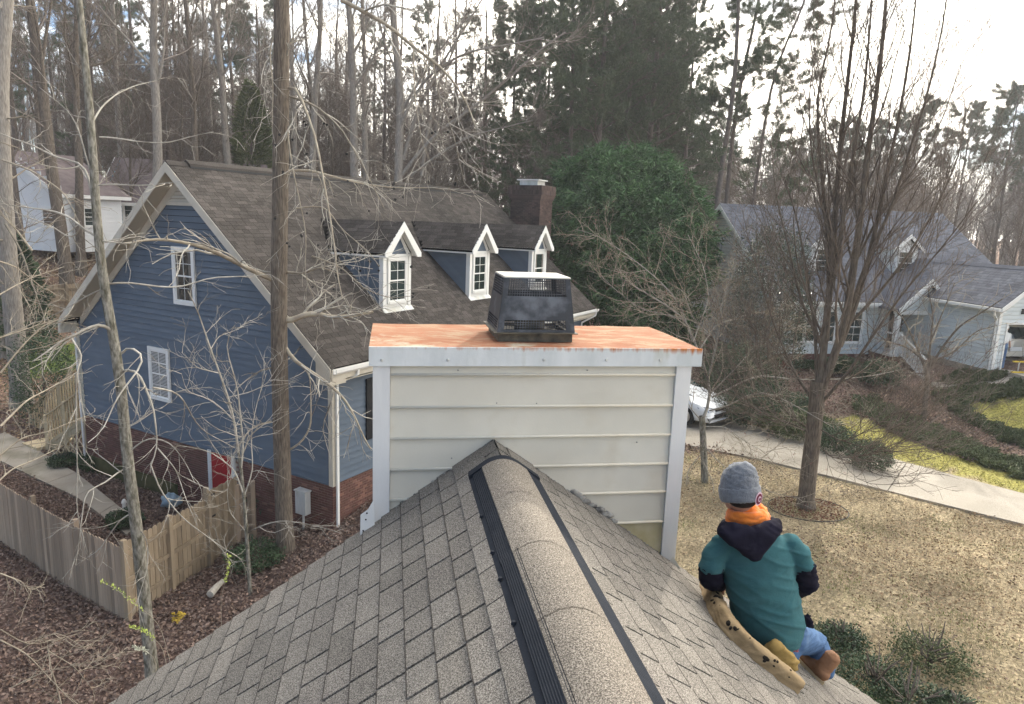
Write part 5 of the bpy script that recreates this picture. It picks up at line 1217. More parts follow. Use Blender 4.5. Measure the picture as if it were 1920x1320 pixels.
fence('short brown fence return beyond the gate towards the downspout', [tuple(e2[:2]), tuple(BLU(-0.6, 2.2, 0)[:2])], 1.5, MT['fence'], None)
bf0, bf1 = at(-60, 595, 43.0), at(190, 588, 42.0)
fence('pale back fence across the yard left of the blue house', [tuple(bf0[:2]), tuple(at(66, 595, 42)[:2]), tuple(bf1[:2])], 1.75, MT['fencegreen'], None, pw=0.15)

# ------------------------------------------------------------------ porch stairs behind the blue house
ds = thing('deck_stairs', 'tan timber stairs with lattice and baluster rails beside the blue house', 'stairs', BLU(0.6, 12.2, -8.5))
SF = BLU
def sbar(a, b, w, h, nm='rail', par=ds): MB().bar(SF(*a), SF(*b), w, h).build(nm, MT['deckwood'], par)
for u, v0, z0, v1, z1, dn, nb in ((1.0, 12.1, -5.17, 16.3, -7.64, 1.02, 24), (0.2, 11.15, -5.93, 13.65, -7.30, 1.0, 15)):
    sbar((u, v0, z0), (u, v1, z1), 0.10, 0.05, 'handrail'); sbar((u, v0, z0 - dn), (u, v1, z1 - dn), 0.05, 0.10, 'bottom_rail')
    for i in range(nb):
        t = (i + 0.5) / nb; sbar((u, v0 + (v1 - v0) * t, z0 + (z1 - z0) * t - 0.02), (u, v0 + (v1 - v0) * t, z0 + (z1 - z0) * t - dn), 0.045, 0.045, 'baluster')
    for t in (0.0, 0.5, 1.0):
        v, zt = v0 + (v1 - v0) * t, z0 + (z1 - z0) * t + 0.06; sbar((u, v, zt), (u, v, -8.8), 0.10, 0.10, 'post')
for i in range(9): t = i / 8; MB().box(SF, (0.24, 11.2 + 2.6 * t - 0.15, -6.98 - 1.35 * t), (0.96, 11.2 + 2.6 * t + 0.15, -6.94 - 1.35 * t)).build('tread', MT['deckwood'], ds)
sbar((0.22, 11.2, -7.1), (0.22, 13.8, -8.5), 0.05, 0.22, 'stringer')
for k in range(8):
    v0 = 11.15 + k * 0.3; z0 = -7.2 - 0.54 * (v0 - 11.15)
    sbar((0.16, v0, z0), (0.16, min(v0 + 0.7, 13.6), max(z0 - 0.95, -8.5)), 0.02, 0.05, 'lattice'); sbar((0.14, v0 + 0.1, max(z0 - 1.2, -8.55)), (0.14, min(v0 + 0.8, 13.6), z0 - 0.45), 0.02, 0.05, 'lattice')
MB().box(SF, (-0.1, 13.75, -8.60), (1.2, 14.75, -8.40)).build('bottom_step', MT['deckwood'], ds)
MB().box(SF, (0.98, 10.95, -6.30), (3.4, 12.3, -6.22)).build('landing', MT['deckwood'], ds)

# ------------------------------------------------------------------ odds and ends in the side yard
def smallthing(name, label, cat, loc): return thing(name, label, cat, loc)
g0 = ground(234, 962); o = thing('vent_pipe', 'white plastic pipe standing in the leaves beside the path', 'pipe', g0)
MB().tube([g0, g0 + np.array([0, 0, 0.30])], 0.055, 12).build('pipe', MT['white'], o); MB().tube([g0 + np.array([0, 0, 0.30]), g0 + np.array([0, 0, 0.34]), g0 + np.array([0, 0, 0.42])], [0.07, 0.07, 0.03], 12).build('cap', MT['white'], o)
def blob(name, c, radii, m, parent, seed=0, amp=0.15, n=16, kind=None, label=None):
    r = np.random.default_rng(seed); V = []; F = []
    ph = r.random(6) * 6.28
    for i in range(n + 1):
        th = math.pi * i / n
        for j in range(n * 2):
            a = 2 * math.pi * j / (n * 2); k = 1 + amp * (math.sin(3 * a + ph[0] + 2 * th) * math.sin(2 * th + ph[1]) + 0.5 * math.sin(7 * a + ph[2]) * math.sin(5 * th + ph[3]))
            V.append([c[0] + radii[0] * k * math.sin(th) * math.cos(a), c[1] + radii[1] * k * math.sin(th) * math.sin(a), c[2] + radii[2] * k * math.cos(th)])
    m2 = n * 2
    for i in range(n):
        for j in range(m2): F.append((i * m2 + j, (i + 1) * m2 + j, (i + 1) * m2 + (j + 1) % m2, i * m2 + (j + 1) % m2))
    return np_obj(name, np.array(V), np.array(F), m, parent, sm=True, kind=kind, label=label)
MT['bluetarp'] = mat('pale blue plastic', (0.22, 0.31, 0.38), (0.30, 0.40, 0.46), 9, 0.5)
MT['yellow'] = mat('yellow leaf', (0.42, 0.28, 0.03), (0.5, 0.36, 0.06), 20, 0.7)
g0 = ground(320, 950); o = thing('plastic_bag', 'crumpled pale blue plastic bag lying by the brick wall', 'bag', g0); blob('bag_film', g0 + np.array([0, 0, 0.18]), (0.28, 0.22, 0.2), MT['bluetarp'], o, 3, 0.3, 10)
g0 = ground(334, 1162); o = thing('yellow_leaf_clump', 'bright yellow leaf clump on the litter below the fence corner', 'leaves', g0)
C_ = g0[None] + rng.normal(size=(26, 3)) * [0.09, 0.09, 0.03] + np.array([0, 0, 0.08]); V, F = cards(C_, rng.normal(size=(26, 3)), 0.11, 0.08, rng); np_obj('leaf_cluster', V, F, MT['yellow'], o)
g0, g1 = ground(394, 1121), ground(418, 1096); o = thing('broken_log', 'short pale barked log lying near the fence', 'log', g0)
MB().tube([g0 + np.array([0, 0, 0.08]), (g0 + g1) / 2 + np.array([0, 0, 0.1]), g1 + np.array([0, 0, 0.09])], [0.085, 0.075, 0.05], 10).build('log_wood', MT['twigwhite'], o)
g0 = ground(1510, 950); o = thing('mulch_ring', 'ring of bark mulch round the pear trunk with black edging', 'mulch ring', g0)
ang = np.linspace(0, 2 * math.pi, 41); b = MB(); b.tube([np.array([g0[0] + 0.95 * math.cos(a), g0[1] - 0.15 + 0.75 * math.sin(a), gz(g0[0] + 0.95 * math.cos(a), g0[1] + 0.75 * math.sin(a)) + 0.012]) for a in ang], 0.012, 6).build('edging', MT['shutter'], o)
MT['mulch'] = mat('red brown bark mulch', (0.16, 0.075, 0.05), (0.24, 0.12, 0.08), 9, 0.95, island=0.4)
rr2 = np.random.default_rng(8); q = rr2.random((900, 2)); ra = np.sqrt(q[:, 0]); aa = q[:, 1] * 6.283
C_ = np.stack([g0[0] + 0.92 * ra * np.cos(aa), g0[1] - 0.15 + 0.72 * ra * np.sin(aa)], 1); C_ = np.concatenate([C_, (gz(C_[:, 0], C_[:, 1]) + 0.03)[:, None]], 1)
V, F = cards(C_, rr2.normal(size=(900, 3)) * [1, 1, 0.35], 0.07, 0.03, rr2); np_obj('mulch_chips', V, F, MT['mulch'], o, kind='stuff')

# ------------------------------------------------------------------ vehicles
MT['carwhite'] = mat('glossy white car paint', (0.72, 0.73, 0.74), rough=0.15, spec=0.6)
MT['carbeige'] = mat('glossy champagne car paint', (0.58, 0.54, 0.46), rough=0.2, spec=0.6)
MT['tyre'] = mat('black tyre rubber', (0.012, 0.012, 0.012), rough=0.8)
MT['rim'] = mat('silver wheel rim', (0.45, 0.45, 0.46), rough=0.3, metal=0.8)
MT['carglass'] = mat('tinted car glass', (0.012, 0.03, 0.035), rough=0.05, spec=0.9)
MT['lampred'] = mat('red tail lamp', (0.35, 0.01, 0.012), rough=0.2)
MT['lampclear'] = mat('clear head lamp', (0.45, 0.47, 0.5), rough=0.08, metal=0.5)
MT['carblack'] = mat('black car plastic', (0.015, 0.015, 0.016), rough=0.5)
def car(root, fr, L_, Wd, Hh, body, kind):
    """fr: x forward from the rear, y left, z up from the road"""
    hw = Wd / 2
    if kind == 'suv': side = [(0.0, 0.42), (0.02, 0.95), (0.10, 1.05), (0.28, 1.62), (0.5, 1.70), (2.1, 1.72), (2.7, 1.64), (3.45, 1.12), (4.35, 0.98), (L_ - 0.05, 0.78), (L_, 0.45)]
    else: side = [(0.0, 0.40), (0.03, 0.90), (0.5, 1.02), (1.15, 1.38), (1.6, 1.45), (2.3, 1.44), (3.25, 1.0), (4.1, 0.86), (L_ - 0.12, 0.74), (L_, 0.42)]
    x = np.linspace(0, L_, 61); xs, zs = zip(*side); zt = np.interp(x, xs, zs); belt = 1.0 if kind == 'suv' else 0.92
    V = []; rows = []
    for xi, z in zip(x, zt):
        e = min(xi, L_ - xi); taper = 1 - 0.16 * math.exp(-e / 0.22)
        top = z; w0 = hw * taper; wt = w0 * (0.80 if top > belt + 0.15 else 0.93)
        zb = min(belt, top - 0.04)
        sec = [(0, 0.25), (w0 * 0.92, 0.25), (w0, 0.42), (w0, zb * 0.75), (w0 * 0.985, zb), (wt * 1.02, top - 0.06), (wt * 0.86, top - 0.005), (wt * 0.45, top + 0.012), (0, top + 0.018)]
        for y, zz in sec: V.append(fr(xi, y, zz))
        for y, zz in sec[-2:0:-1]: V.append(fr(xi, -y, zz))
    n = 16; F = []
    for i in range(len(x) - 1):
        for j in range(n): F.append((i * n + j, (i + 1) * n + j, (i + 1) * n + (j + 1) % n, i * n + (j + 1) % n))
    c0 = len(V)
    for e, xi in ((0, 0), (len(x) - 1, L_)):
        V.append(fr(xi, 0, 0.45)); cc = len(V) - 1
        for j in range(n): F.append((e * n + j, e * n + (j + 1) % n, cc, cc))
    mbx = MB(); mbx.v = [tuple(v) for v in V]; mbx.f = [tuple(dict.fromkeys(f)) for f in F]
    mbx.build('body', body, root, sm=True)
    # wheels
    for xi in (0.82, L_ - 0.88):
        for s in (-1, 1):
            w = link('wheel', None, root); b = MB(); b.tube([fr(xi, s * (hw - 0.20), 0.34), fr(xi, s * (hw + 0.01), 0.34)], 0.34, 24).build('tyre', MT['tyre'], w)
            MB().tube([fr(xi, s * (hw + 0.011), 0.34), fr(xi, s * (hw + 0.022), 0.34)], 0.22, 16).build('rim', MT['rim'], w)
    def pane(nm, pts, m): 
        p = [np.asarray(q) for q in pts]; nn = unit(np.cross(p[1] - p[0], p[2] - p[0])); MB().prism(p, [q + nn * 0.012 for q in p]).build(nm, m, root)
    if kind == 'suv':
        pane('rear_window', [fr(0.10, -0.62, 1.10), fr(0.10, 0.62, 1.10), fr(0.25, 0.56, 1.55), fr(0.25, -0.56, 1.55)], MT['carglass'])
        for s in (-1, 1):
            pane('side_window', [fr(0.45, s * (hw * 0.965), 1.08), fr(3.2, s * (hw * 0.965), 1.08), fr(2.75, s * hw * 0.835, 1.55), fr(0.6, s * hw * 0.835, 1.58)], MT['carglass'])
            MB().hexa([fr(-0.012, s * 0.50, 0.86), fr(-0.012, s * 0.86, 0.90), fr(0.30, s * 0.925, 0.92), fr(0.30, s * 0.50, 0.90), fr(0.0, s * 0.55, 1.02), fr(0.0, s * 0.84, 1.06), fr(0.2, s * 0.93, 1.05), fr(0.2, s * 0.5, 1.03)]).build('tail_lamp', MT['lampred'], root)
        MB().box(fr, (-0.04, -0.8, 0.42), (0.05, 0.8, 0.62)).build('bumper', body, root)
        MB().box(fr, (-0.05, -0.28, 0.64), (-0.02, 0.28, 0.80)).build('number_plate', MT['offwhite'], root)
        MB().box(fr, (0.5, -0.66, 1.735), (2.4, -0.62, 1.77)).build('roof_rail', MT['carblack'], root); MB().box(fr, (0.5, 0.62, 1.735), (2.4, 0.66, 1.77)).build('roof_rail', MT['carblack'], root)
    else:
        pane('windscreen', [fr(3.15, 0.70, 1.045), fr(3.15, -0.70, 1.045), fr(2.38, -0.60, 1.45), fr(2.38, 0.60, 1.45)], MT['carglass'])
        for s in (-1, 1):
            pane('side_window', [fr(1.1, s * hw * 0.97, 1.02), fr(2.9, s * hw * 0.97, 1.0), fr(2.3, s * hw * 0.845, 1.36), fr(1.35, s * hw * 0.845, 1.36)], MT['carglass'])
            MB().hexa([fr(L_ - 0.38, s * 0.50, 0.66), fr(L_ - 0.40, s * 0.885, 0.70), fr(L_ - 0.05, s * 0.74, 0.60), fr(L_ - 0.035, s * 0.48, 0.60), fr(L_ - 0.45, s * 0.52, 0.80), fr(L_ - 0.47, s * 0.86, 0.82), fr(L_ - 0.13, s * 0.74, 0.745), fr(L_ - 0.11, s * 0.50, 0.735)]).build('headlight', MT['lampclear'], root)
            pane('hood_crease', [fr(L_ - 0.5, s * 0.42, 0.845), fr(3.3, s * 0.46, 1.02), fr(3.3, s * 0.49, 1.02), fr(L_ - 0.5, s * 0.45, 0.845)], MT['carblack'])
        MB().box(fr, (L_ - 0.05, -0.45, 0.38), (L_ + 0.012, 0.45, 0.50)).build('lower_grille', MT['carblack'], root)
        MB().box(fr, (L_ - 0.06, -0.35, 0.60), (L_ + 0.0, 0.35, 0.68)).build('grille', MT['carblack'], root)
    return root
cf = np.array([7.25, 22.95]); hd = azd(138); ln = 4.45; cb = cf - hd[:2] * ln
c_ = thing('parked_car', 'white sedan parked on the driveway behind the budding maple', 'car', (cb[0], cb[1], gz(*cf) + 0.04))
car(c_, Frame((cb[0], cb[1], gz(*cf) + 0.05), hd, azd(138 - 90)), ln, 1.8, 1.45, MT['carwhite'], 'sedan')
c_ = thing('parked_car', 'champagne coloured estate car inside the open garage', 'car', GRY(1.75, 0.7, -4.95))
car(c_, Frame(GRY(1.78, 0.72, -4.96), azd(-10), azd(-100)), 4.7, 1.85, 1.72, MT['carbeige'], 'suv')
# ladder lying across the garage mouth
MT['ladder'] = mat('yellow fibreglass ladder rail', (0.62, 0.42, 0.03), (0.68, 0.48, 0.06), 6, 0.5)
ld = thing('ladder', 'yellow ladder on its edge across the garage mouth', 'ladder', GRY(0.6, -0.6, -4.9))
for z in (-4.46, -4.86): MB().bar(GRY(0.28, -0.72, z), GRY(4.2, -1.15, z - 0.02), 0.06, 0.05).build('rail', MT['ladder'], ld)
for i in range(11):
    t = (i + 0.7) / 11; q = GRY(0.28 + 3.9 * t, -0.72 - 0.43 * t, -4.47); MB().bar(q, q - np.array([0, 0, 0.38]), 0.035, 0.03).build('rung', MT['rim'], ld)
# ------------------------------------------------------------------ trees
TR = np.random.default_rng(21)
def polyres(pts, n):
    pts = np.asarray(pts, float); s = np.concatenate([[0], np.cumsum(np.linalg.norm(np.diff(pts, axis=0), axis=1))]); t = np.linspace(0, s[-1], n)
    P = np.stack([np.interp(t, s, pts[:, k]) for k in range(3)], 1); Q = P.copy(); Q[1:-1] = 0.25 * P[:-2] + 0.5 * P[1:-1] + 0.25 * P[2:]; return Q
def traced(px, d0, d1, n=12):
    m = len(px); return polyres([at(x, y, d0 + (d1 - d0) * i / (m - 1)) for i, (x, y) in enumerate(px)], n)
def tree_obj(label, cat, parts, loc, group=None, name='bare_tree'):
    o = thing(name, label, cat, loc, group)
    for nm, V, F, m in parts: np_obj(nm, V, F, m, o, sm=True, kind='stuff' if nm in ('twigs', 'crown') else None)
    return o
def bare_local(seed, H, r0, limbs=14, l0=0.4, llen=5.0, lang=42, up=0.10, sub=6, slen=1.9, tw=6, tlen=0.8, low=6, curve=0.3, rt=0.16, tr=0.006, sides=7):
    r = np.random.default_rng(seed)
    z = np.linspace(0, H, 12); px_ = np.cumsum(r.normal(size=12)) * curve * 0.3; py_ = np.cumsum(r.normal(size=12)) * curve * 0.3
    pts = np.stack([px_ - px_[0], py_ - py_[0], z], 1); P, R = trunkline(pts, r0, r0 * rt, 16)
    LP, LR = grow(P, R, limbs, l0, 0.98, llen, 0.3, lang, 10, 8, 0.10, up, 0.42, r, 0.02, 0.2, 0.55)
    SP, SR = grow(LP, LR, sub, 0.15, 0.98, slen, 0.35, 40, 12, 5, 0.14, up * 0.8, 0.5, r, 0.010, 0.3, 0.4)
    TP, TR_ = grow(SP, SR, tw, 0.1, 1.0, tlen, 0.35, 38, 14, 3, 0.18, up * 0.7, 0.5, r, tr, 0.5, 0.3)
    T2, T2R = grow(LP, LR, 3, 0.5, 1.0, slen * 0.6, 0.4, 35, 12, 3, 0.16, up, 0.4, r, tr, 0.4, 0.3)
    tv, tf = tubes(P, R, 9); lv, lf = tubes(LP, LR, 5); sv, sf = tubes(SP, SR, 4); wv, wf = tubes(TP, TR_, 3); xv, xf = tubes(T2, T2R, 3)
    crown = [(sv, sf), (wv, wf), (xv, xf)]
    if low:
        QP, QR = grow(P, R, low, 0.12, l0 + 0.1, llen * 0.4, 0.5, 65, 12, 5, 0.16, 0.04, 0.15, r, 0.012, 0.3, 0.2)
        Q2, Q2R = grow(QP, QR, 5, 0.2, 1.0, slen * 0.55, 0.4, 42, 12, 3, 0.2, 0.03, 0.5, r, tr, 0.4, 0.4)
        crown += [tubes(QP, QR, 4), tubes(Q2, Q2R, 3)]
    return merge((tv, tf), (lv, lf)), merge(*crown)
def proto(seed, bark, twig, **k):
    (tv, tf), (cv, cf) = bare_local(seed, **k)
    return [('trunk', np_mesh('trunk', tv, tf, MT[bark], True)), ('crown', np_mesh('crown', cv, cf, MT[twig], True))]
def place(pr, name, label, loc, sc=1.0, rot=None, group=None, cat='tree', lean=(0, 0)):
    o = thing(name, label, cat, loc, group); o.scale = (sc, sc, sc) if not isinstance(sc, tuple) else sc
    o.rotation_euler = (lean[0], lean[1], TR.random() * 6.28 if rot is None else rot)
    for nm, me in pr:
        c = bpy.data.objects.new(nm, me); COL.objects.link(c); c.parent = o
        if nm != 'trunk': c['kind'] = 'stuff'
    return o
TALL = [proto(100 + i, ('bark', 'barkgrey', 'bark', 'barkdark', 'barkgrey')[i], ('twiggrey', 'twiggrey', 'twigdark', 'twigdark', 'twiggrey')[i], H=25, r0=0.27, limbs=16, l0=0.30 + 0.05 * (i % 3), llen=5.5, lang=30 + 4 * i, curve=0.35, tw=8, sub=8, tr=0.010, tlen=1.0) for i in range(5)]
MID = [proto(200 + i, 'bark', 'twiggrey' if i % 2 else 'twigdark', H=13, r0=0.15, limbs=20, l0=0.15, llen=4.2, lang=36, sub=8, slen=1.8, tw=9, tlen=0.95, curve=0.3, tr=0.012, low=5) for i in range(4)]

# pines
def needle_tufts(C, Dr, r, k=14, ln=0.26, w=0.028):
    n = len(C); D = unit(np.repeat(unit(Dr), k, 0) * 0.8 + r.normal(size=(n * k, 3)) * 0.65); Cc = np.repeat(C, k, 0) + r.normal(size=(n * k, 3)) * 0.06
    return tris(Cc, D, ln * (0.7 + 0.6 * r.random(n * k)), w, r)
def pine_local(seed, H, r0, l0=0.45, limbs=34, llen=3.6, sub=8, tuft=9, ln=0.26, w=0.028, lang=72, bend=0.25, k=14):
    r = np.random.default_rng(seed); z = np.linspace(0, H, 12)
    pts = np.stack([np.cumsum(r.normal(size=12)) * bend * 0.2, np.cumsum(r.normal(size=12)) * bend * 0.2, z], 1); pts -= pts[0]; P, R = trunkline(pts, r0, r0 * 0.2, 16)
    LP, LR = grow(P, R, limbs, l0, 0.99, llen, 0.35, lang, 9, 7, 0.10, 0.035, 0.28, r, 0.015, 0.25, 0.6)
    SP, SR = grow(LP, LR, sub, 0.35, 1.0, 1.1, 0.3, 45, 12, 3, 0.14, 0.05, 0.5, r, 0.008, 0.4, 0.35)
    t = r.random((len(SP), tuft)); x = (0.3 + 0.7 * t) * 2.999; i = x.astype(int); f = (x - i)[..., None]; m = np.arange(len(SP))[:, None]
    C = SP[m, i] * (1 - f) + SP[m, i + 1] * f; Dr = (SP[m, i + 1] - SP[m, i]) + np.array([0, 0, 0.15])
    nv, nf = needle_tufts(C.reshape(-1, 3), Dr.reshape(-1, 3), r, k, ln, w)
    DP, DR = grow(P, R, 9, 0.18, l0, llen * 0.45, 0.6, 80, 9, 5, 0.12, -0.02, 0.12, r, 0.012, 0.3, 0.0)
    return merge(tubes(P, R, 9), tubes(LP, LR, 5), tubes(DP, DR, 3)), tubes(SP, SR, 3), (nv, nf)
def pine_proto(seed, mt_='needle', bark='barkdark', **k_):
    a, b, c = pine_local(seed, **k_)
    return [('trunk', np_mesh('trunk', *a, MT[bark], True)), ('branchlets', np_mesh('branchlets', *b, MT['twigdark'], True)), ('needles', np_mesh('needles', *c, MT[mt_]))]
PINE = [pine_proto(300, H=27, r0=0.27, l0=0.34, limbs=60, llen=4.6, sub=9, tuft=9, ln=0.26, w=0.024, k=18), pine_proto(301, H=27, r0=0.25, l0=0.40, limbs=50, llen=4.0, sub=9, tuft=9, ln=0.26, w=0.024, k=18), pine_proto(302, H=24, r0=0.24, l0=0.14, limbs=80, llen=4.6, lang=78, sub=9, tuft=9, ln=0.27, w=0.026, k=17)]
FARPINE = [pine_proto(310 + i, H=17, r0=0.2, l0=0.55, limbs=26, llen=4.2, sub=7, tuft=8, ln=0.40, w=0.05, k=16, lang=60) for i in range(2)]

def gplace(px, d, dz=0.0): p = at(px, 420, d); return onground(p[0], p[1], -0.15)
# named trunks between the blue house and the sky: (x in the photograph's row, distance, scale, proto, words)
ROWS = [(-18, 38, 1.2, 1, 'at the very edge of the back fence'), (42, 46, 0.85, 3, 'in front of the white house corner'), (86, 50, 0.8, 0, 'just past the white house gable'), (118, 44, 1.25, 0, 'thick one beside the white house roof'),
        (146, 47, 0.95, 2, 'twin of the thick trunk beyond the back fence'), (176, 60, 0.9, 3, 'slim one above the teal house roof'), (203, 52, 0.8, 2, 'behind the upper stem of the white barked sapling'), (238, 56, 0.9, 4, 'above the teal house gable'),
        (262, 66, 0.9, 3, 'thin dark one left of the blue gable peak'), (296, 45, 1.15, 1, 'pale grey one touching the blue gable peak'), (318, 58, 0.9, 3, 'dark one just right of the blue gable peak'), (338, 62, 0.85, 2, 'second right of the blue gable peak'),
        (372, 50, 0.95, 0, 'leaning one over the left end of the ridge'), (408, 60, 0.9, 4, 'slim grey one over the ridge vent start'), (432, 52, 1.05, 1, 'grey one left of the yellowish evergreen'), (447, 66, 0.9, 2, 'dark one beside the yellowish evergreen'),
        (556, 54, 0.95, 1, 'first right of the big near trunk'), (578, 47, 1.05, 4, 'tall grey one right of the big near trunk'), (600, 58, 0.9, 0, 'brown one over the middle of the ridge'), (628, 64, 0.85, 2, 'thin one over the first dormer'),
        (662, 45, 1.15, 1, 'straight thick one over the first dormer'), (690, 50, 1.0, 4, 'straight grey one left of the spreading tree'), (716, 62, 0.9, 3, 'dark one behind the spreading tree'), (812, 64, 0.95, 0, 'slim one under the spreading limbs'),
        (855, 58, 0.9, 2, 'dark one left of the pines'), (905, 66, 0.9, 3, 'half hidden one among the pines')]
for x, d, s, k, w in ROWS:
    place(TALL[k], 'bare_tree', 'tall bare woodland tree, ' + w, gplace(x, d), s, lean=(TR.normal() * 0.03, TR.normal() * 0.03), group='bare trees in the wood behind the blue house')
# further rows
cnt = 0
for i in range(64):
    x = TR.uniform(-150, 1010); d = TR.uniform(68, 125)
    place(TALL[i % 5] if i % 3 else MID[i % 4], 'bare_tree', 'bare tree deep in the wood behind the blue house', gplace(x, d), TR.uniform(0.75, 1.0) if i % 3 else TR.uniform(0.9, 1.25), group='bare trees deep in the wood')
for i in range(60):
    x = TR.uniform(150, 1040); d = TR.uniform(50, 85)
    place(MID[i % 4], 'bare_tree', 'slender understorey tree in the wood behind the blue house', gplace(x, d), TR.uniform(0.6, 0.95), group='understorey trees in the wood')
# pines
PN = [(1112, 50, 1.05, 0, 'first dark pine trunk right of the brick chimney'), (1168, 52, 1.0, 1, 'pine in the middle of the dense clump'), (1206, 54, 1.05, 0, 'twin trunked pine right of the clump middle'), (1228, 60, 0.95, 1, 'slim pine at the right of the dense clump'),
      (1060, 50, 1.0, 2, 'bushy pine low behind the brick chimney'), (1000, 55, 0.95, 2, 'bushy pine above the far end of the ridge'), (955, 62, 0.95, 2, 'pine left of the brick chimney'), (1262, 66, 0.9, 2, 'pine behind the big green evergreen'), (1035, 62, 1.1, 0, 'tall pine behind the bushy ones'), (1140, 62, 1.05, 2, 'pine at the heart of the clump'),
      (905, 70, 0.95, 2, 'pine partly hidden by the spreading bare tree')]
for x, d, s, k, w in PN: place(PINE[k], 'pine_tree', w, gplace(x, d), s, group='pines behind the big evergreen')
def pine_traced(label, px, d, r0, seed, l0, limbs, llen, mt_='needle'):
    P0 = np.array([at(x, y, d) for x, y in px]); P0[0, 2] = gz(P0[0, 0], P0[0, 1]) - 0.1
    P = polyres(P0, 16)[None]; R = np.linspace(r0, r0 * 0.3, 16)[None]; r = np.random.default_rng(seed)
    LP, LR = grow(P, R, limbs, l0, 0.99, llen, 0.4, 68, 12, 7, 0.12, 0.04, 0.3, r, 0.015, 0.25, 0.35)
    SP, SR = grow(LP, LR, 9, 0.35, 1.0, 1.1, 0.3, 45, 12, 3, 0.14, 0.05, 0.5, r, 0.008, 0.4, 0.35)
    m = np.arange(len(SP))[:, None]; x = (0.3 + 0.7 * r.random((len(SP), 11))) * 2.999; i = x.astype(int); f = (x - i)[..., None]
    C = SP[m, i] * (1 - f) + SP[m, i + 1] * f; Dr = (SP[m, i + 1] - SP[m, i]) + np.array([0, 0, 0.15])
    nv, nf = needle_tufts(C.reshape(-1, 3), Dr.reshape(-1, 3), r, 13, 0.25, 0.028)
    DP, DR = grow(P, R, 7, 0.2, l0, 1.8, 0.6, 78, 9, 5, 0.12, -0.02, 0.12, r, 0.012, 0.3, 0.0)
    b = P0[0]; o = thing('pine_tree', label, 'tree', b, 'tall pines left of the pear tree')
    np_obj('trunk', *merge(tubes(P, R, 9), tubes(LP, LR, 5), tubes(DP, DR, 3)), MT['barkdark'], o, True); np_obj('branchlets', *tubes(SP, SR, 3), MT['twigdark'], o, True, kind='stuff'); np_obj('needles', nv, nf, MT[mt_], o, kind='stuff')
pine_traced('leaning pine trunk left of the pair over the grey house gable', [(1338, 420), (1350, 330), (1368, 230), (1380, 120), (1384, 20), (1390, -150)], 48, 0.24, 401, 0.38, 30, 3.2)
pine_traced('darker pine trunk right of the pair over the grey house gable', [(1362, 420), (1366, 330), (1376, 230), (1396, 120), (1420, 20), (1450, -160)], 50, 0.20, 402, 0.45, 24, 3.2)
pine_traced('slimmer pine leaning right with flat layered boughs', [(1400, 420), (1425, 290), (1440, 190), (1462, 100), (1500, 30), (1530, -60)], 49, 0.16, 403, 0.30, 26, 3.6)
for i, (x, d, s) in enumerate(((1290, 75, 0.62), (1318, 70, 0.60), (1345, 82, 0.6), (1420, 90, 0.62), (1275, 62, 0.55))):
    place(PINE[2], 'pine_tree', 'short dark pine filling the gap between the big evergreen and the tall pair of pines', gplace(x, d), s, group='short dark pines')
for i, (x, d, s, w) in enumerate(((1872, 95, 1.15, 'round topped pine, rightmost and highest on the far treeline'), (1700, 105, 1.15, 'round topped pine behind the pear tree'), (1790, 115, 1.2, 'round topped pine between two others on the far treeline'), (1560, 100, 1.0, 'low round pine seen through the left of the pear tree'),
                                  (1500, 110, 0.95, 'far pine over the slate blue ridge'), (1930, 90, 1.0, 'far pine cut by the frame edge'), (1620, 120, 1.1, 'far pine seen through the middle of the pear tree'))):
    place(FARPINE[i % 2], 'pine_tree', w, gplace(x, d), s, group='pines on the far treeline')
for i in range(70):
    x = TR.uniform(1240, 2120); d = TR.uniform(58, 120)
    s = (0.95 if d > 85 else 0.72) * TR.uniform(0.85, 1.1)
    place(MID[i % 4], 'bare_tree', 'bare tree in the grey wood beyond the grey house', gplace(x, d), s, group='bare trees beyond the grey house')
place(TALL[1], 'bare_tree', 'pale upright tree rising above the far treeline at the far right', gplace(1865, 100), 0.78)
for x, d, s in ((120, 85, 0.85), (215, 75, 0.9), (350, 80, 0.95), (430, 82, 0.95), (490, 78, 0.9), (250, 95, 0.9), (800, 88, 0.95), (700, 92, 0.9), (20, 80, 0.8)):
    place(PINE[2 if x % 20 else 0], 'pine_tree', 'green pine crown glimpsed between the bare trunks above the blue house', gplace(x, d), s, group='pines scattered in the bare wood')

for i in range(14):
    x = TR.uniform(890, 1300); place(PINE[(2, 0, 2)[i % 3]], 'pine_tree', 'pine deep in the dense dark clump right of the blue ridge', gplace(x, TR.uniform(58, 82)), TR.uniform(0.8, 1.0), group='pines deep in the clump')
# the far wood: nothing in it can be told apart
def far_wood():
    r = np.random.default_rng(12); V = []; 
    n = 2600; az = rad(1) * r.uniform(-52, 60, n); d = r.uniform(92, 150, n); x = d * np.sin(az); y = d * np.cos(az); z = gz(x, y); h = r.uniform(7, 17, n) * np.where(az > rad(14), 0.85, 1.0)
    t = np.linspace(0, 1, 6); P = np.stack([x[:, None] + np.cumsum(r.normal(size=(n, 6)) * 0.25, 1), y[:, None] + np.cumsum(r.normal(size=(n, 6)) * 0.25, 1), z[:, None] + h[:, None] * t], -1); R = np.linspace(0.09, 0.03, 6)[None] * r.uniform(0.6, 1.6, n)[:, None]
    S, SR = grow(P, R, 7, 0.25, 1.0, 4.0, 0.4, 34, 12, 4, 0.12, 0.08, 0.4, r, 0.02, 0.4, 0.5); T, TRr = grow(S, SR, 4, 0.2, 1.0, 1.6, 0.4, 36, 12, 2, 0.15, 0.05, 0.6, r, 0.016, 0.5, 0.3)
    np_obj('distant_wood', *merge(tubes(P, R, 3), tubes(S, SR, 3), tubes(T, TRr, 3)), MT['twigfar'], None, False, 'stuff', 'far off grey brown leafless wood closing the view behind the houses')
far_wood()
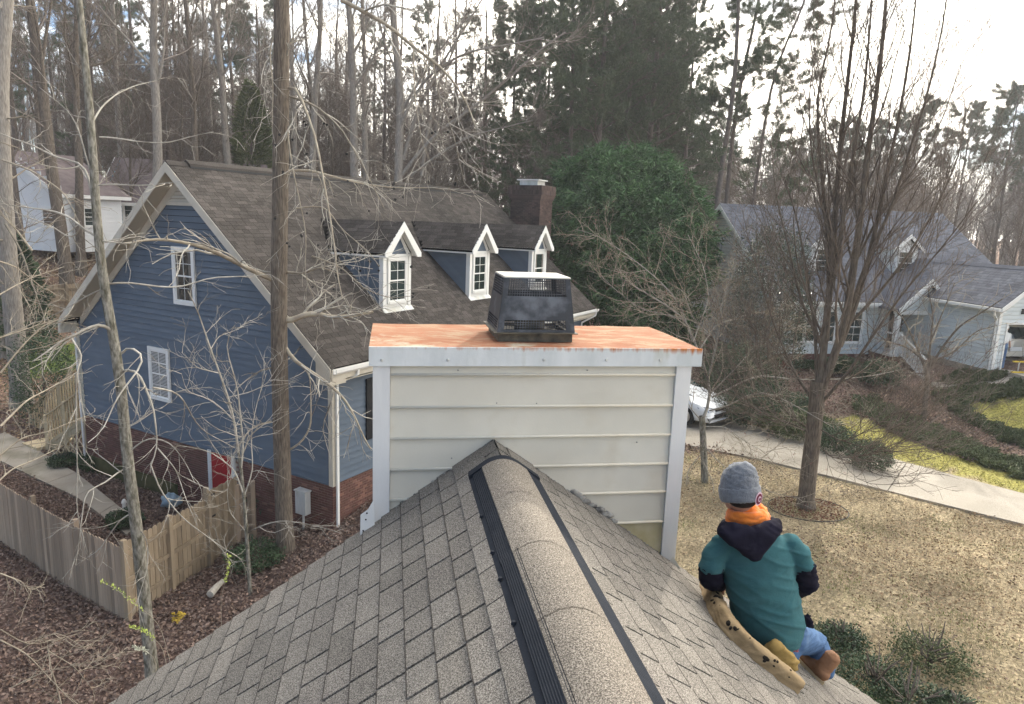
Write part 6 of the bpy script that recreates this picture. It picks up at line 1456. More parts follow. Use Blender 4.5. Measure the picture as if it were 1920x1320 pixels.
# big grey tree with limbs sweeping right
def traced_tree(name, label, cat, trunk, d, r0, r1, limbs, seed, mats=('bark', 'bark', 'twigtan'), lv1=(6, 0.9), lv2=(5, 0.45), lv3=None, up=0.02, curl=0.2, twr=0.004, tipr=0.3, basez=True, group=None, own_twigs=8, lw=0.55, droop=None, n=14, extra=None, side=None):
    r = np.random.default_rng(seed); P0 = [at(x, y, d) for x, y in trunk]
    P0 = np.array(P0)
    if basez: P0[0, 2] = gz(P0[0, 0], P0[0, 1]) - 0.1
    P = polyres(P0, 18)[None]; R = np.linspace(r0, r1, 18)[None]; R[0, 0] *= 1.25
    parts = [('trunk', *tubes(P, R, 12), MT[mats[0]])]
    tw = []
    if limbs:
        LP = np.stack([traced(px, d + a, d + b, n) for px, a, b, w in limbs]); LR = np.stack([np.linspace(w, w * tipr, n) for px, a, b, w in limbs])
        parts.append(('limbs', *tubes(LP, LR, 7), MT[mats[1]]))
        SP, SR = grow(LP, LR, lv1[0], 0.12, 1.0, lv1[1], 0.5, 42, 14, 6, curl, up, lw, r, twr * 1.6, 0.4, 0.25)
        tw.append((SP, SR))
        cur = (SP, SR)
        for lv in (lv2, lv3):
            if lv is None: continue
            QP, QR = grow(*cur, lv[0], 0.15, 1.0, lv[1], 0.4, 38, 14, 4, curl, up, 0.6, r, twr, 0.5, 0.25); tw.append((QP, QR)); cur = (QP, QR)
    if own_twigs:
        OP, OR_ = grow(P, R, own_twigs, 0.25, 0.98, lv1[1] * 1.3, 0.5, 62, 14, 6, curl, up, 0.14, r, twr * 1.8, 0.35, 0.2); tw.append((OP, OR_))
        QP, QR = grow(OP, OR_, lv2[0], 0.2, 1.0, lv2[1], 0.4, 40, 14, 4, curl, up, 0.6, r, twr, 0.5, 0.25); tw.append((QP, QR))
    if tw: parts.append(('twigs', *merge(*[tubes(a, b, 4 if i == 0 else 3) for i, (a, b) in enumerate(tw)]), MT[mats[2]]))
    o = tree_obj(label, cat, parts, P0[0], group, name)
    return o, tw
traced_tree('bare_tree', 'spreading grey tree whose limbs sweep right towards the pines', 'tree', [(744, 360), (748, 280), (752, 180), (742, 90), (735, 0), (730, -120)], 44, 0.30, 0.16,
            [([(752, 330), (790, 280), (830, 240), (880, 208), (950, 150), (1010, 95), (1060, 60)], 0, -2, 0.13), ([(756, 300), (775, 230), (800, 170), (840, 100), (880, 40), (920, -30)], 0, 1, 0.13),
             ([(745, 250), (775, 180), (815, 130), (880, 95), (950, 85), (1020, 70)], 0, -3, 0.11), ([(790, 330), (800, 250), (825, 150), (862, 70), (880, -20)], 0, 2, 0.12), ([(770, 330), (820, 290), (880, 255), (940, 240), (1000, 225)], 0, -2, 0.08),
             ([(750, 150), (720, 80), (705, 10)], 0, 0, 0.09), ([(752, 210), (800, 130), (850, 60), (905, 10)], 0, -1, 0.09)], 41, ('barkgrey', 'barkgrey', 'twiggrey'), (12, 3.0), (7, 1.4), (4, 0.7), up=0.04, curl=0.12, twr=0.009, own_twigs=10, lw=0.5)

# ---- trees that stand in front of the blue house
sap_tr = [(288, 1275), (280, 1213), (273, 1147), (263, 1047), (253, 963), (241, 880), (233, 807), (230, 740), (226, 700), (217, 653), (206, 600), (197, 550), (187, 490), (182, 433), (177, 333), (172, 233), (160, 120), (150, 20), (140, -80)]
SD = 12.7
sap_limbs = [([(200, 540), (180, 547), (160, 557), (127, 577), (83, 600)], 0, 0.5, 0.014), ([(213, 623), (200, 612), (182, 608), (160, 617), (133, 632), (117, 637), (97, 653), (63, 677)], 0, -0.6, 0.030),
             ([(133, 633), (157, 670), (143, 693), (150, 740), (160, 790)], -0.3, -0.7, 0.014), ([(227, 697), (247, 690), (263, 703), (273, 730), (287, 760), (293, 807), (295, 840), (283, 873)], 0, -0.9, 0.026),
             ([(227, 663), (238, 647), (247, 653), (270, 662), (267, 683), (253, 703), (230, 730), (213, 757), (193, 810), (165, 830)], 0, -0.8, 0.020), ([(287, 727), (327, 733), (343, 747), (363, 787), (383, 810), (417, 827), (440, 840)], -0.6, 0.4, 0.016),
             ([(177, 395), (170, 350), (163, 320), (150, 303), (133, 302), (110, 298), (83, 283), (50, 267), (20, 260), (-20, 240)], 0, 0.9, 0.024), ([(175, 340), (160, 290), (150, 250), (133, 213), (110, 193), (73, 163)], 0, 0.8, 0.014),
             ([(184, 445), (150, 425), (140, 413), (113, 398), (83, 393), (33, 387), (-20, 378)], 0, 1.0, 0.020), ([(150, 425), (146, 440), (128, 446), (100, 425), (60, 410), (20, 395)], 0.1, 0.6, 0.014),
             ([(180, 348), (207, 345), (253, 348), (283, 347), (317, 343), (337, 340)], 0, -1.0, 0.014), ([(170, 235), (190, 200), (217, 177), (253, 160), (300, 150)], 0, 0.8, 0.016), ([(187, 257), (213, 258), (267, 267), (317, 268), (353, 257), (400, 247)], 0, -0.8, 0.013),
             ([(188, 452), (197, 452), (230, 457), (250, 455)], 0, -0.2, 0.016), ([(197, 533), (233, 528), (260, 532), (310, 540), (350, 537), (390, 520), (467, 518), (500, 515)], 0, -0.4, 0.017), ([(232, 880), (213, 890), (200, 905), (160, 920), (150, 1000), (142, 1060)], 0, -0.8, 0.014),
             ([(250, 960), (225, 975), (200, 1010), (187, 1030), (165, 1045)], 0, 0.6, 0.013), ([(240, 800), (258, 790), (280, 770), (305, 765)], 0, -0.5, 0.012), ([(238, 850), (265, 828), (285, 820), (320, 830), (350, 870), (365, 905)], 0, -0.8, 0.014), ([(256, 985), (276, 1010), (278, 1060), (260, 1120), (248, 1150)], 0, -0.6, 0.012),
             ([(283, 873), (300, 920), (340, 970), (380, 1000), (430, 1035), (455, 1050)], -0.9, -1.2, 0.013), ([(143, 700), (143, 800), (145, 880), (143, 960), (165, 1040)], -0.6, -1.0, 0.013), ([(295, 840), (330, 880), (350, 940), (370, 985)], -0.9, -1.4, 0.011)]
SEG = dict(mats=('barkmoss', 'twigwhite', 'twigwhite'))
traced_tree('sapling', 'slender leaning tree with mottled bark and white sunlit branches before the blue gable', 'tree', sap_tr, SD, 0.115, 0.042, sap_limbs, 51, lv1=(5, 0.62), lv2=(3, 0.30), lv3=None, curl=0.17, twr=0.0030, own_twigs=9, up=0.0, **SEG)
T2D = 16.6
t2 = [(537, 1085), (534, 1000), (530, 900), (527, 800), (523, 650), (523, 500), (526, 330), (527, 180), (528, 60), (528, -60)]
t2_limbs = [([(510, 524), (477, 510), (433, 487), (393, 467), (350, 455), (317, 450), (283, 447), (250, 455), (230, 457)], 0, -2.2, 0.058), ([(536, 600), (547, 602), (567, 590), (593, 587), (620, 595), (660, 592), (700, 585)], 0, -0.5, 0.075),
            ([(533, 648), (547, 673), (567, 687), (593, 703), (620, 723), (645, 745), (667, 783), (680, 817), (695, 842)], 0, -1.5, 0.050), ([(540, 845), (565, 830), (583, 800), (583, 740), (580, 700)], 0, -1.0, 0.028),
            ([(540, 165), (552, 150), (570, 200), (590, 250), (600, 300), (612, 370), (625, 440), (632, 520), (642, 560)], 0, -2.0, 0.035), ([(540, 180), (590, 195), (640, 240), (680, 310), (720, 390)], 0, -1.5, 0.026),
            ([(536, 510), (567, 513), (600, 500), (640, 515)], 0, -1.0, 0.030), ([(540, 320), (580, 318), (620, 330), (680, 345), (740, 352), (800, 352)], 0, -0.6, 0.028), ([(514, 60), (505, 100), (512, 160), (510, 240)], 0, -0.6, 0.02),
            ([(538, 240), (545, 300), (560, 370), (575, 440), (570, 520), (590, 560)], 0, -1.6, 0.022), ([(509, 790), (490, 795), (470, 803), (455, 825), (440, 850)], 0, -0.4, 0.024), ([(640, 0), (700, 30), (745, 60), (775, 90), (812, 112), (850, 150), (880, 200), (892, 240)], -1.5, -2.5, 0.045),
            ([(775, 92), (778, 190), (792, 270), (815, 320)], -2.0, -2.6, 0.014), ([(812, 112), (822, 180), (850, 250), (872, 350)], -2.0, -2.6, 0.014), ([(555, 390), (610, 385), (640, 430), (690, 470), (712, 500)], -1.0, -1.6, 0.016), ([(585, 480), (640, 500), (680, 540), (730, 560), (770, 555)], -1.0, -1.8, 0.018)]
o2, tw2 = traced_tree('sweetgum_tree', 'thick straight brown trunk with spiky seed balls standing before the blue house', 'tree', t2, T2D, 0.205, 0.16, t2_limbs, 52, mats=('bark', 'twigtan', 'twigwhite'), lv1=(9, 1.15), lv2=(4, 0.55), lv3=None, curl=0.16, twr=0.0038, own_twigs=7, up=-0.03)
# seed balls hang from the ends of its twigs
def ball_mesh(r_=0.017):
    bm = bmesh.new(); bmesh.ops.create_icosphere(bm, subdivisions=1, radius=r_)
    for f in list(bm.faces):
        c = f.calc_center_median(); q = bmesh.ops.poke(bm, faces=[f]); q['verts'][0].co = c * 1.75
    me = bpy.data.meshes.new('seed_ball'); bm.to_mesh(me); bm.free(); me.materials.append(MT['iron']); return me
bmh = ball_mesh(0.022); r5 = np.random.default_rng(5); ends = np.concatenate([tw2[1][0][:, -1], tw2[2][0][:, -1]])
ex, ey = zip(*[proj(e) for e in ends]); ex = np.array(ex); ey = np.array(ey)
okk = np.where((ex > 480) & (ex < 900) & (ey > 40) & (ey < 560))[0]
for i in r5.choice(okk, min(46, len(okk)), replace=False):
    for q in range(r5.integers(1, 3)):
        o = link('seed_ball', bmh, o2); p = ends[i] - ROOT[o2.name] + r5.normal(size=3) * 0.03 - np.array([0, 0, 0.03]); o.location = tuple(p)
shr = [(468, 1075), (463, 1010), (458, 940), (452, 880), (446, 840)]
sh_l = [([(447, 850), (440, 790), (428, 745), (412, 700), (395, 655), (380, 610), (366, 570), (352, 545)], 0, -1.0, 0.028), ([(452, 880), (457, 830), (450, 780), (447, 735), (432, 680), (420, 640), (440, 610)], 0, -0.6, 0.024), ([(455, 850), (470, 815), (495, 795), (512, 792)], 0, 0.3, 0.020),
        ([(440, 790), (410, 760), (385, 745), (350, 735), (340, 700)], 0, -0.8, 0.014), ([(395, 655), (410, 630), (440, 620), (470, 600)], -0.4, 0.2, 0.012), ([(458, 930), (440, 880), (400, 850), (370, 840), (330, 835)], 0, -0.5, 0.018), ([(458, 930), (475, 880), (470, 820), (480, 760), (500, 700)], 0, -0.4, 0.016),
        ([(428, 745), (470, 735), (500, 720), (520, 690)], 0, -0.3, 0.012), ([(412, 700), (370, 690), (340, 660)], 0, -0.6, 0.011), ([(463, 1000), (430, 960), (425, 920), (435, 890)], 0, -0.4, 0.012), ([(463, 1000), (490, 985), (530, 975), (590, 985), (640, 1000)], 0, -0.8, 0.016), ([(465, 1050), (440, 1055), (420, 1040), (405, 1000)], 0, 0.5, 0.010)]
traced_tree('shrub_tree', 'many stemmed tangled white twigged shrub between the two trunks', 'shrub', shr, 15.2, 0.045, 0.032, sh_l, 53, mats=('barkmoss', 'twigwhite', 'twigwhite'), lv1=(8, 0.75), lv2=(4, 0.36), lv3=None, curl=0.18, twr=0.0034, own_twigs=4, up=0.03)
# left edge trees
traced_tree('bare_tree', 'pale trunk at the left edge leaning out of view above the leaf litter', 'tree', [(32, 660), (26, 600), (18, 520), (10, 420), (4, 300), (0, 150), (12, 0), (18, -100)], 33, 0.36, 0.22,
            [([(10, 420), (40, 470), (70, 560), (100, 640)], -2, -3, 0.04), ([(4, 300), (60, 320), (120, 360), (150, 420)], -1, -3, 0.04)], 54, mats=('barkgrey', 'twigtan', 'twigtan'), lv1=(7, 1.6), lv2=(4, 0.8), own_twigs=10, twr=0.006)
tl = [([(60, 470), (30, 430), (0, 400)], 0, 0, 0.02), ([(0, 700), (40, 650), (80, 610), (135, 590)], -1, 0, 0.016), ([(0, 800), (50, 750), (90, 730), (140, 700)], -1, 0.4, 0.018), ([(-20, 870), (40, 820), (90, 810), (160, 780)], -1, 0.4, 0.016), ([(-20, 640), (40, 620), (100, 600)], -1, 0, 0.012), ([(-30, 930), (20, 880), (70, 860), (110, 840)], -1, 0, 0.015), ([(-30, 570), (20, 540), (60, 520), (120, 500)], -1, 0, 0.012), ([(-30, 480), (30, 500), (80, 540)], -1, 0, 0.012)]
traced_tree('bare_tree', 'tree outside the left edge whose tan branches reach in over the yard', 'tree', [(-90, 1150), (-80, 900), (-70, 600), (-60, 300), (-70, 0)], 13.5, 0.12, 0.06, tl, 55, mats=('barkmoss', 'twigtan', 'twigtan'), lv1=(7, 0.8), lv2=(4, 0.4), twr=0.0035, own_twigs=14, up=0.02)
# fallen brush, bottom left
b_l = [([(0, 1180), (60, 1215), (100, 1180), (160, 1215), (200, 1260)], 0, 0, 0.008), ([(0, 1200), (50, 1225), (110, 1290), (150, 1330)], 0, 0, 0.010), ([(20, 1290), (80, 1260), (150, 1245), (230, 1230)], 0, 0, 0.008), ([(90, 1220), (140, 1250), (180, 1300)], 0, 0, 0.007), ([(0, 1075), (40, 1090), (60, 1110)], 0, 0, 0.01)]
traced_tree('brush', 'leafless pale brush arching over the litter at the bottom left corner', 'shrub', [(120, 1345), (110, 1300), (95, 1250), (90, 1215)], 10.8, 0.012, 0.006, b_l, 56, mats=('twigtan', 'twigtan', 'twigtan'), lv1=(8, 0.5), lv2=(4, 0.25), twr=0.0028, own_twigs=3, up=0.04, basez=False)
# green tipped sprouts
def sprout(label, px, d, leafm, seed, r0=0.006):
    o, tw = traced_tree('sprout', label, 'sapling', px, d, r0, r0 * 0.4, [], seed, mats=('twigtan', 'twigtan', 'twigtan'), own_twigs=0)
    r = np.random.default_rng(seed); P = polyres([at(x, y, d) for x, y in px], 40)[22:]; C = np.repeat(P, 3, 0) + r.normal(size=(len(P) * 3, 3)) * 0.008
    V, F = cards(C, r.normal(size=C.shape) + np.array([0, 0, 0.9]), 0.055, 0.022, r); np_obj('leaves', V, F, leafm, o)
MT['paleleaf'] = mat('pale undersides of leaves', (0.60, 0.60, 0.48), rough=0.5)
sprout('thin stem with fresh yellow green leaves rising left of the sapling foot', [(345, 1215), (300, 1170), (265, 1140), (235, 1118), (212, 1100), (192, 1092)], 11.5, MT['freshleaf'], 61)
sprout('thin stem with fresh leaves standing by the roof slope', [(412, 1155), (414, 1120), (424, 1085), (430, 1060), (428, 1040)], 12.5, MT['freshleaf'], 62)
sprout('short stem with pale leaves beside the sapling foot', [(300, 1240), (290, 1228), (270, 1220), (250, 1214)], 11.2, MT['paleleaf'], 63)
sprout('thin arching stem with few fresh leaves below the fence corner', [(330, 1235), (305, 1210), (280, 1190), (255, 1178), (243, 1176)], 11.3, MT['freshleaf'], 64)

# ---- right hand side
mp_l = [([(1316, 790), (1325, 770), (1335, 742), (1325, 700), (1315, 670), (1300, 640), (1290, 600), (1230, 560), (1160, 520)], 0, 1.2, 0.045), ([(1335, 745), (1375, 725), (1420, 700), (1480, 712), (1560, 712), (1640, 705), (1700, 690)], 0, -0.8, 0.022), ([(1330, 770), (1370, 760), (1400, 740), (1440, 735), (1500, 765), (1560, 800)], 0, -1.0, 0.024),
        ([(1330, 700), (1345, 640), (1350, 580), (1370, 520), (1400, 470)], 0, 0.8, 0.026), ([(1310, 660), (1340, 610), (1400, 590), (1470, 580)], 0, 0.5, 0.02), ([(1316, 790), (1290, 760), (1275, 700), (1268, 650)], 0, 0.5, 0.02), ([(1300, 640), (1270, 560), (1230, 520), (1180, 480), (1120, 440), (1080, 430)], 0.4, 1.6, 0.02),
        ([(1290, 600), (1250, 590), (1200, 580), (1150, 540), (1110, 500)], 0.6, 1.6, 0.016), ([(1316, 830), (1350, 870), (1400, 900), (1450, 925), (1500, 935)], 0, -1.0, 0.014), ([(1316, 850), (1290, 880), (1285, 920), (1300, 960)], 0, -0.8, 0.013), ([(1330, 740), (1390, 680), (1420, 640), (1460, 620), (1520, 610)], 0, 0.4, 0.018), ([(1322, 800), (1360, 800), (1400, 830), (1440, 850)], 0, -0.6, 0.014),
        ([(1300, 640), (1330, 560), (1320, 500), (1290, 440)], 0.3, 1.4, 0.016), ([(1316, 860), (1340, 910), (1330, 960), (1350, 1000)], 0, -1.5, 0.011), ([(1345, 640), (1300, 600), (1280, 540)], 0.3, 0.9, 0.014)]
om, twm = traced_tree('maple_tree', 'small budding maple with red twig tips between the chimney and the pear tree', 'tree', [(1322, 905), (1320, 860), (1318, 815), (1316, 780)], 18.6, 0.10, 0.08, mp_l, 71, mats=('barkmoss', 'twigwhite', 'twigtan'), lv1=(14, 1.25), lv2=(5, 0.6), lv3=(3, 0.3), curl=0.19, twr=0.0042, own_twigs=0, up=0.03)
rb = np.random.default_rng(6); C = twm[1][0][:, -1]; C = C[rb.random(len(C)) < 0.55]; C = np.repeat(C, 3, 0) + rb.normal(size=(len(C) * 3, 3)) * 0.02; V, F = cards(C, rb.normal(size=C.shape) + [0, 0, 0.5], 0.035, 0.014, rb, 0.5); np_obj('red_buds', V, F, MT['budred'], om)
# the pear: low fork, a sheaf of upright leaders, dense ascending branches
def pear():
    d = 17.9; r = np.random.default_rng(81)
    P0 = np.array([at(x, y, d) for x, y in [(1510, 955), (1513, 920), (1518, 870), (1526, 810), (1530, 760), (1534, 715)]]); P0[0, 2] = gz(P0[0, 0], P0[0, 1]) - 0.05
    P = polyres(P0, 12)[None]; R = np.linspace(0.20, 0.17, 12)[None]; R[0, 0] *= 1.3
    Ld = [([(1532, 770), (1542, 680), (1550, 600), (1562, 480), (1566, 400), (1574, 280), (1590, 150), (1606, 0), (1615, -120)], 0, 0, 0.12), ([(1536, 740), (1565, 670), (1590, 590), (1600, 500), (1616, 400), (1624, 300), (1648, 150), (1662, 0), (1668, -120)], 0, -0.5, 0.13),
          ([(1532, 740), (1530, 640), (1520, 560), (1508, 480), (1492, 400), (1470, 330)], 0, 0.4, 0.06), ([(1550, 640), (1556, 520), (1548, 400), (1538, 300), (1530, 180), (1560, 60), (1572, -60)], 0, 0.8, 0.075), ([(1575, 650), (1610, 560), (1640, 440), (1660, 340), (1690, 200), (1712, 60), (1722, -60)], 0, 0.4, 0.08),
          ([(1590, 600), (1620, 500), (1668, 400), (1700, 300), (1742, 170), (1770, 40), (1780, -40)], 0, -0.8, 0.06), ([(1560, 540), (1580, 420), (1598, 300), (1620, 180), (1632, 40), (1640, -80)], 0, -0.9, 0.07), ([(1536, 760), (1590, 700), (1650, 610), (1700, 540), (1770, 460), (1830, 380)], 0, -0.8, 0.05),
          ([(1530, 760), (1490, 700), (1455, 620), (1430, 540), (1410, 470)], 0, 0.8, 0.045), ([(1526, 810), (1480, 780), (1440, 720), (1400, 650)], 0, 0.6, 0.035), ([(1530, 800), (1580, 830), (1640, 800), (1690, 760)], 0, -1.4, 0.02),
          ([(1545, 660), (1500, 560), (1478, 460), (1455, 370), (1448, 290)], 0, 1.2, 0.05), ([(1580, 620), (1640, 560), (1710, 470), (1760, 380), (1800, 290), (1812, 200)], 0, 0.9, 0.05), ([(1600, 500), (1650, 400), (1720, 310), (1770, 220), (1800, 120)], 0, 1.0, 0.04), ([(1526, 820), (1500, 800), (1470, 790), (1420, 770), (1380, 740)], 0, -0.5, 0.03),
          ([(1562, 480), (1540, 380), (1520, 280), (1516, 180), (1530, 90)], 0, -0.6, 0.045), ([(1530, 830), (1560, 860), (1620, 855), (1680, 830)], 0, -0.8, 0.02)]
    LP = np.stack([traced(px, d + a, d + b, 16) for px, a, b, w in Ld]); LR = np.stack([np.linspace(w * 0.82, w * 0.18, 16) for *_, w in Ld])
    SP, SR = grow(LP, LR, 22, 0.12, 0.99, 2.5, 0.4, 32, 8, 8, 0.06, 0.12, 0.40, r, 0.008, 0.3, 0.12)
    TP, TR_ = grow(SP, SR, 9, 0.12, 1.0, 0.9, 0.4, 34, 10, 4, 0.10, 0.06, 0.5, r, 0.0048, 0.45, 0.35)
    UP, UR_ = grow(TP, TR_, 4, 0.2, 1.0, 0.3, 0.4, 40, 12, 2, 0.12, 0.04, 0.6, r, 0.0036, 0.6, 0.2)
    tree_obj('broad bare pear tree with a sheaf of upright branches on the front lawn', 'tree', [('trunk', *tubes(P, R, 14), MT['bark']), ('limbs', *tubes(LP, LR, 7), MT['bark']), ('crown', *merge(tubes(SP, SR, 4), tubes(TP, TR_, 3), tubes(UP, UR_, 3)), MT['twigdark'])], P0[0], None, 'pear_tree')
pear()
cr_l = [([(1738, 700), (1715, 640), (1690, 590), (1650, 560)], 0, 0.3, 0.05), ([(1740, 690), (1745, 640), (1750, 590), (1740, 540)], 0, 0.5, 0.05), ([(1742, 690), (1775, 640), (1800, 610), (1850, 580), (1880, 560)], 0, -0.6, 0.05), ([(1738, 680), (1700, 650), (1660, 640), (1620, 600)], 0, -0.5, 0.04), ([(1742, 680), (1790, 660), (1830, 620), (1870, 610)], 0, 0.5, 0.04), ([(1745, 640), (1770, 580), (1790, 530)], 0, 0.2, 0.03), ([(1738, 700), (1690, 700), (1650, 690)], 0, -0.5, 0.03)]
traced_tree('crape_myrtle', 'low dark stemmed tree before the garage wall beside the white railing', 'tree', [(1738, 745), (1738, 720), (1738, 695), (1740, 675)], 28.0, 0.10, 0.07, cr_l, 72, mats=('bark', 'bark', 'twigtan'), lv1=(7, 1.0), lv2=(4, 0.5), curl=0.15, twr=0.006, own_twigs=0, up=0.05)

# ---- evergreens
def conifer(label, px, py_top, d, rad_, seed, m='cedar', n=26000, name='cypress_tree', ln=0.36, w=0.085, group=None, lob=7):
    r = np.random.default_rng(seed); p = at(px, 420, d); zg = gz(p[0], p[1]); zt = at(px, py_top, d)[2]; H = zt - zg; base = np.array([p[0], p[1], zg])
    t = r.random(n) ** 0.8; a = r.random(n) * 6.283; ph = r.random(8) * 6.28
    prof = rad_ * np.clip(1.1 * (1 - t ** 2.0) ** 0.62, 0.02, 1) * (0.84 + 0.2 * np.sin(a * 3 + ph[0] + 4 * t)) * (0.84 + 0.26 * np.sin(a * lob + ph[1]) * np.sin(t * 19 + ph[2] + 2 * np.sin(a * 2)))
    q = 0.55 + 0.45 * r.random(n) ** 0.45; rr_1 = prof * q; t = np.clip(t + 0.03 * np.sin(a * 6 + ph[3]) * (t > 0.6), 0, 1.05)
    C = np.stack([rr_1 * np.cos(a), rr_1 * np.sin(a), t * H * 0.97 + 0.1 + 0.25 * np.sin(a * 5 + t * 30)], 1) + base
    D_ = np.stack([np.cos(a), np.sin(a), 0.25 + 0.5 * r.random(n)], 1) + r.normal(size=(n, 3)) * 0.35
    V, F = cards(C, D_, ln * (0.6 + 0.8 * r.random(n)), w, r, 0.3)
    o = thing(name, label, 'tree', base, group); P, R = trunkline([base, base + [0, 0, H * 0.9]], 0.16, 0.03, 6); np_obj('trunk', *tubes(P, R, 8), MT['barkdark'], o, True)
    LP, LR = grow(P, R, 40, 0.08, 0.95, rad_ * 0.9, 0.2, 60, 10, 4, 0.08, 0.05, 0.3, r, 0.01, 0.3, 0.7); np_obj('boughs', *tubes(LP, LR, 4), MT['barkdark'], o, True)
    np_obj('foliage', V, F, MT[m], o, kind='stuff')
def lobed():
    r = np.random.default_rng(93); base = gplace(1185, 37); o = thing('evergreen_tree', 'broad rounded deep green evergreen filling the gap between the brick chimney and grey house', 'tree', base)
    L_ = [(1080, 345, 38, 1.25), (1115, 312, 37, 1.2), (1150, 335, 36, 1.5), (1188, 312, 37, 1.35), (1225, 335, 36, 1.4), (1262, 368, 36, 1.35), (1292, 405, 35.5, 1.3), (1300, 455, 35, 1.4), (1070, 400, 37, 1.6), (1125, 390, 35, 1.8), (1190, 395, 34.6, 1.9), (1245, 430, 34.4, 1.8),
          (1085, 470, 36, 1.9), (1150, 470, 34.4, 1.9), (1215, 490, 34, 2.0), (1275, 520, 34, 1.8), (1110, 550, 35, 2.1), (1185, 570, 34, 2.1), (1250, 600, 33.6, 1.9), (1060, 320, 39, 0.8), (1208, 292, 38, 0.7), (1130, 288, 38, 0.6), (1310, 500, 34.6, 0.9), (1245, 312, 37, 0.6)]
    CC, DD = [], []
    for x, y, d, rad_ in L_:
        n = int(1900 * rad_ ** 1.6); c = at(x, y, d); v = unit(r.normal(size=(n, 3))); k = (0.35 + 0.65 * r.random(n) ** 0.5) * (0.84 + 0.34 * np.sin(v[:, 0] * 6 + x) * np.sin(v[:, 2] * 7 + y + 3 * v[:, 1])); CC.append(c + v * rad_ * k[:, None] * [1, 1, 0.9]); DD.append(v * [1, 1, 0.5] + [0, 0, -0.25] + r.normal(size=(n, 3)) * 0.5)
    C = np.concatenate(CC); D_ = np.concatenate(DD); V, F = cards(C, D_, 0.30 * (0.5 + 0.9 * r.random(len(C))), 0.075, r, 0.3)
    P, R = trunkline([base, base + [0, 0, 7.5]], 0.22, 0.05, 8); B, BR_ = grow(P, R, 46, 0.1, 0.98, 4.2, 0.3, 62, 12, 6, 0.1, 0.06, 0.4, r, 0.015, 0.3, 0.5)
    np_obj('trunk', *tubes(P, R, 9), MT['barkdark'], o, True); np_obj('boughs', *tubes(B, BR_, 4), MT['barkdark'], o, True); np_obj('foliage', V, F, MT['cedar'], o, kind='stuff')
lobed()
conifer('yellowish young evergreen standing in the wood above the ridge', 476, 160, 54, 2.0, 95, m='needleyellow', n=12000, name='young_pine')
conifer('dark rounded evergreen by the back fence', 30, 455, 38, 1.3, 96, m='shrub', n=7000, name='evergreen_shrub', ln=0.16, w=0.08)
def leafy(label, px, py_b, py_t, d, rx, seed, m, n, name='evergreen_shrub', ln=0.09, w=0.045, cat='shrub', group=None, ry=None, squash=1.0, power=0.5, pos=None):
    r = np.random.default_rng(seed)
    if pos is None:
        p = at(px, py_b, d); zg = gz(p[0], p[1]); zt = at(px, py_t, d)[2]
    else: p = np.array(pos); zg = gz(p[0], p[1]); zt = zg + py_t
    H = zt - zg; base = np.array([p[0], p[1], zg]); ry = ry or rx
    a = r.random(n) * 6.283; ct = r.random(n) * 1.7 - 0.7; st = np.sqrt(np.clip(1 - ct ** 2, 0, 1)); ph = r.random(6) * 6.28
    k = (0.5 + 0.5 * r.random(n) ** power) * (0.9 + 0.14 * np.sin(4 * a + ph[0] + 3 * ct) * np.sin(5 * ct + ph[1]) + 0.08 * np.sin(9 * a + 7 * ct + ph[2]))
    C = np.stack([rx * k * st * np.cos(a), ry * k * st * np.sin(a), H * 0.42 + H * 0.58 * k * ct], 1) + base; C[:, 2] = np.maximum(C[:, 2], gz(C[:, 0], C[:, 1]) + 0.03)
    V, F = cards(C, r.normal(size=(n, 3)) + np.stack([np.cos(a), np.sin(a), 0.5 + 0 * a], 1), ln * (0.7 + 0.6 * r.random(n)), w, r, 0.2)
    o = thing(name, label, cat, base, group)
    P, R = trunkline([base, base + [0, 0, H * 0.7]], 0.05, 0.02, 5); S, SR = grow(P, R, 16, 0.1, 0.95, rx * 0.8, 0.3, 45, 12, 4, 0.1, 0.05, 0.5, r, 0.008, 0.4, 0.4); np_obj('stems', *merge(tubes(P, R, 6), tubes(S, SR, 4)), MT['barkdark'], o, True)
    np_obj('foliage', V, F, MT[m], o, kind='stuff'); return o
leafy('tall glossy holly before the grey gable wall', 1428, 690, 398, 31, 1.9, 111, 'holly', 19000, 'holly_tree', 0.10, 0.05, 'tree')
leafy('clipped round evergreen bush beyond the driveway', 1632, 862, 822, 21.8, 0.62, 112, 'shrub', 6000, 'round_bush', 0.05, 0.028)
leafy('low dark bush left of the round clipped one', 1566, 840, 795, 22.8, 0.65, 113, 'shrub', 5000, 'round_bush', 0.055, 0.03)
leafy('dark spreading juniper at the driveway edge below the holly', 1430, 800, 725, 25.0, 1.9, 114, 'shrub', 14000, 'juniper', 0.12, 0.03, ry=1.2)
leafy('dark shrub mass between the parked car and the holly', 1385, 740, 640, 27.0, 1.6, 115, 'shrub', 12000, 'evergreen_shrub', 0.11, 0.05)
leafy('dark juniper beside the pear trunk across the driveway', 1500, 815, 770, 24.0, 1.3, 116, 'juniper', 9000, 'juniper', 0.10, 0.03, ry=1.0)
leafy('low dark green bush behind the eave at the left back corner', 75, 640, 598, 31.0, 1.2, 117, 'shrub', 6000)
for i, (x, yb, yt, d, rx, l) in enumerate(((1790, 672, 635, 34.0, 0.6, 'dark shrub against the garage side wall'), (1500, 702, 672, 33.0, 0.8, 'low shrub under the grey house windows'), (1580, 700, 668, 32.5, 0.8, 'second low shrub under the grey house windows'), (1650, 705, 672, 31.5, 0.9, 'brown green shrub beside the front steps'))):
    leafy(l, x, yb, yt, d, rx, 118 + i, 'shrub', 5000, group='foundation shrubs')
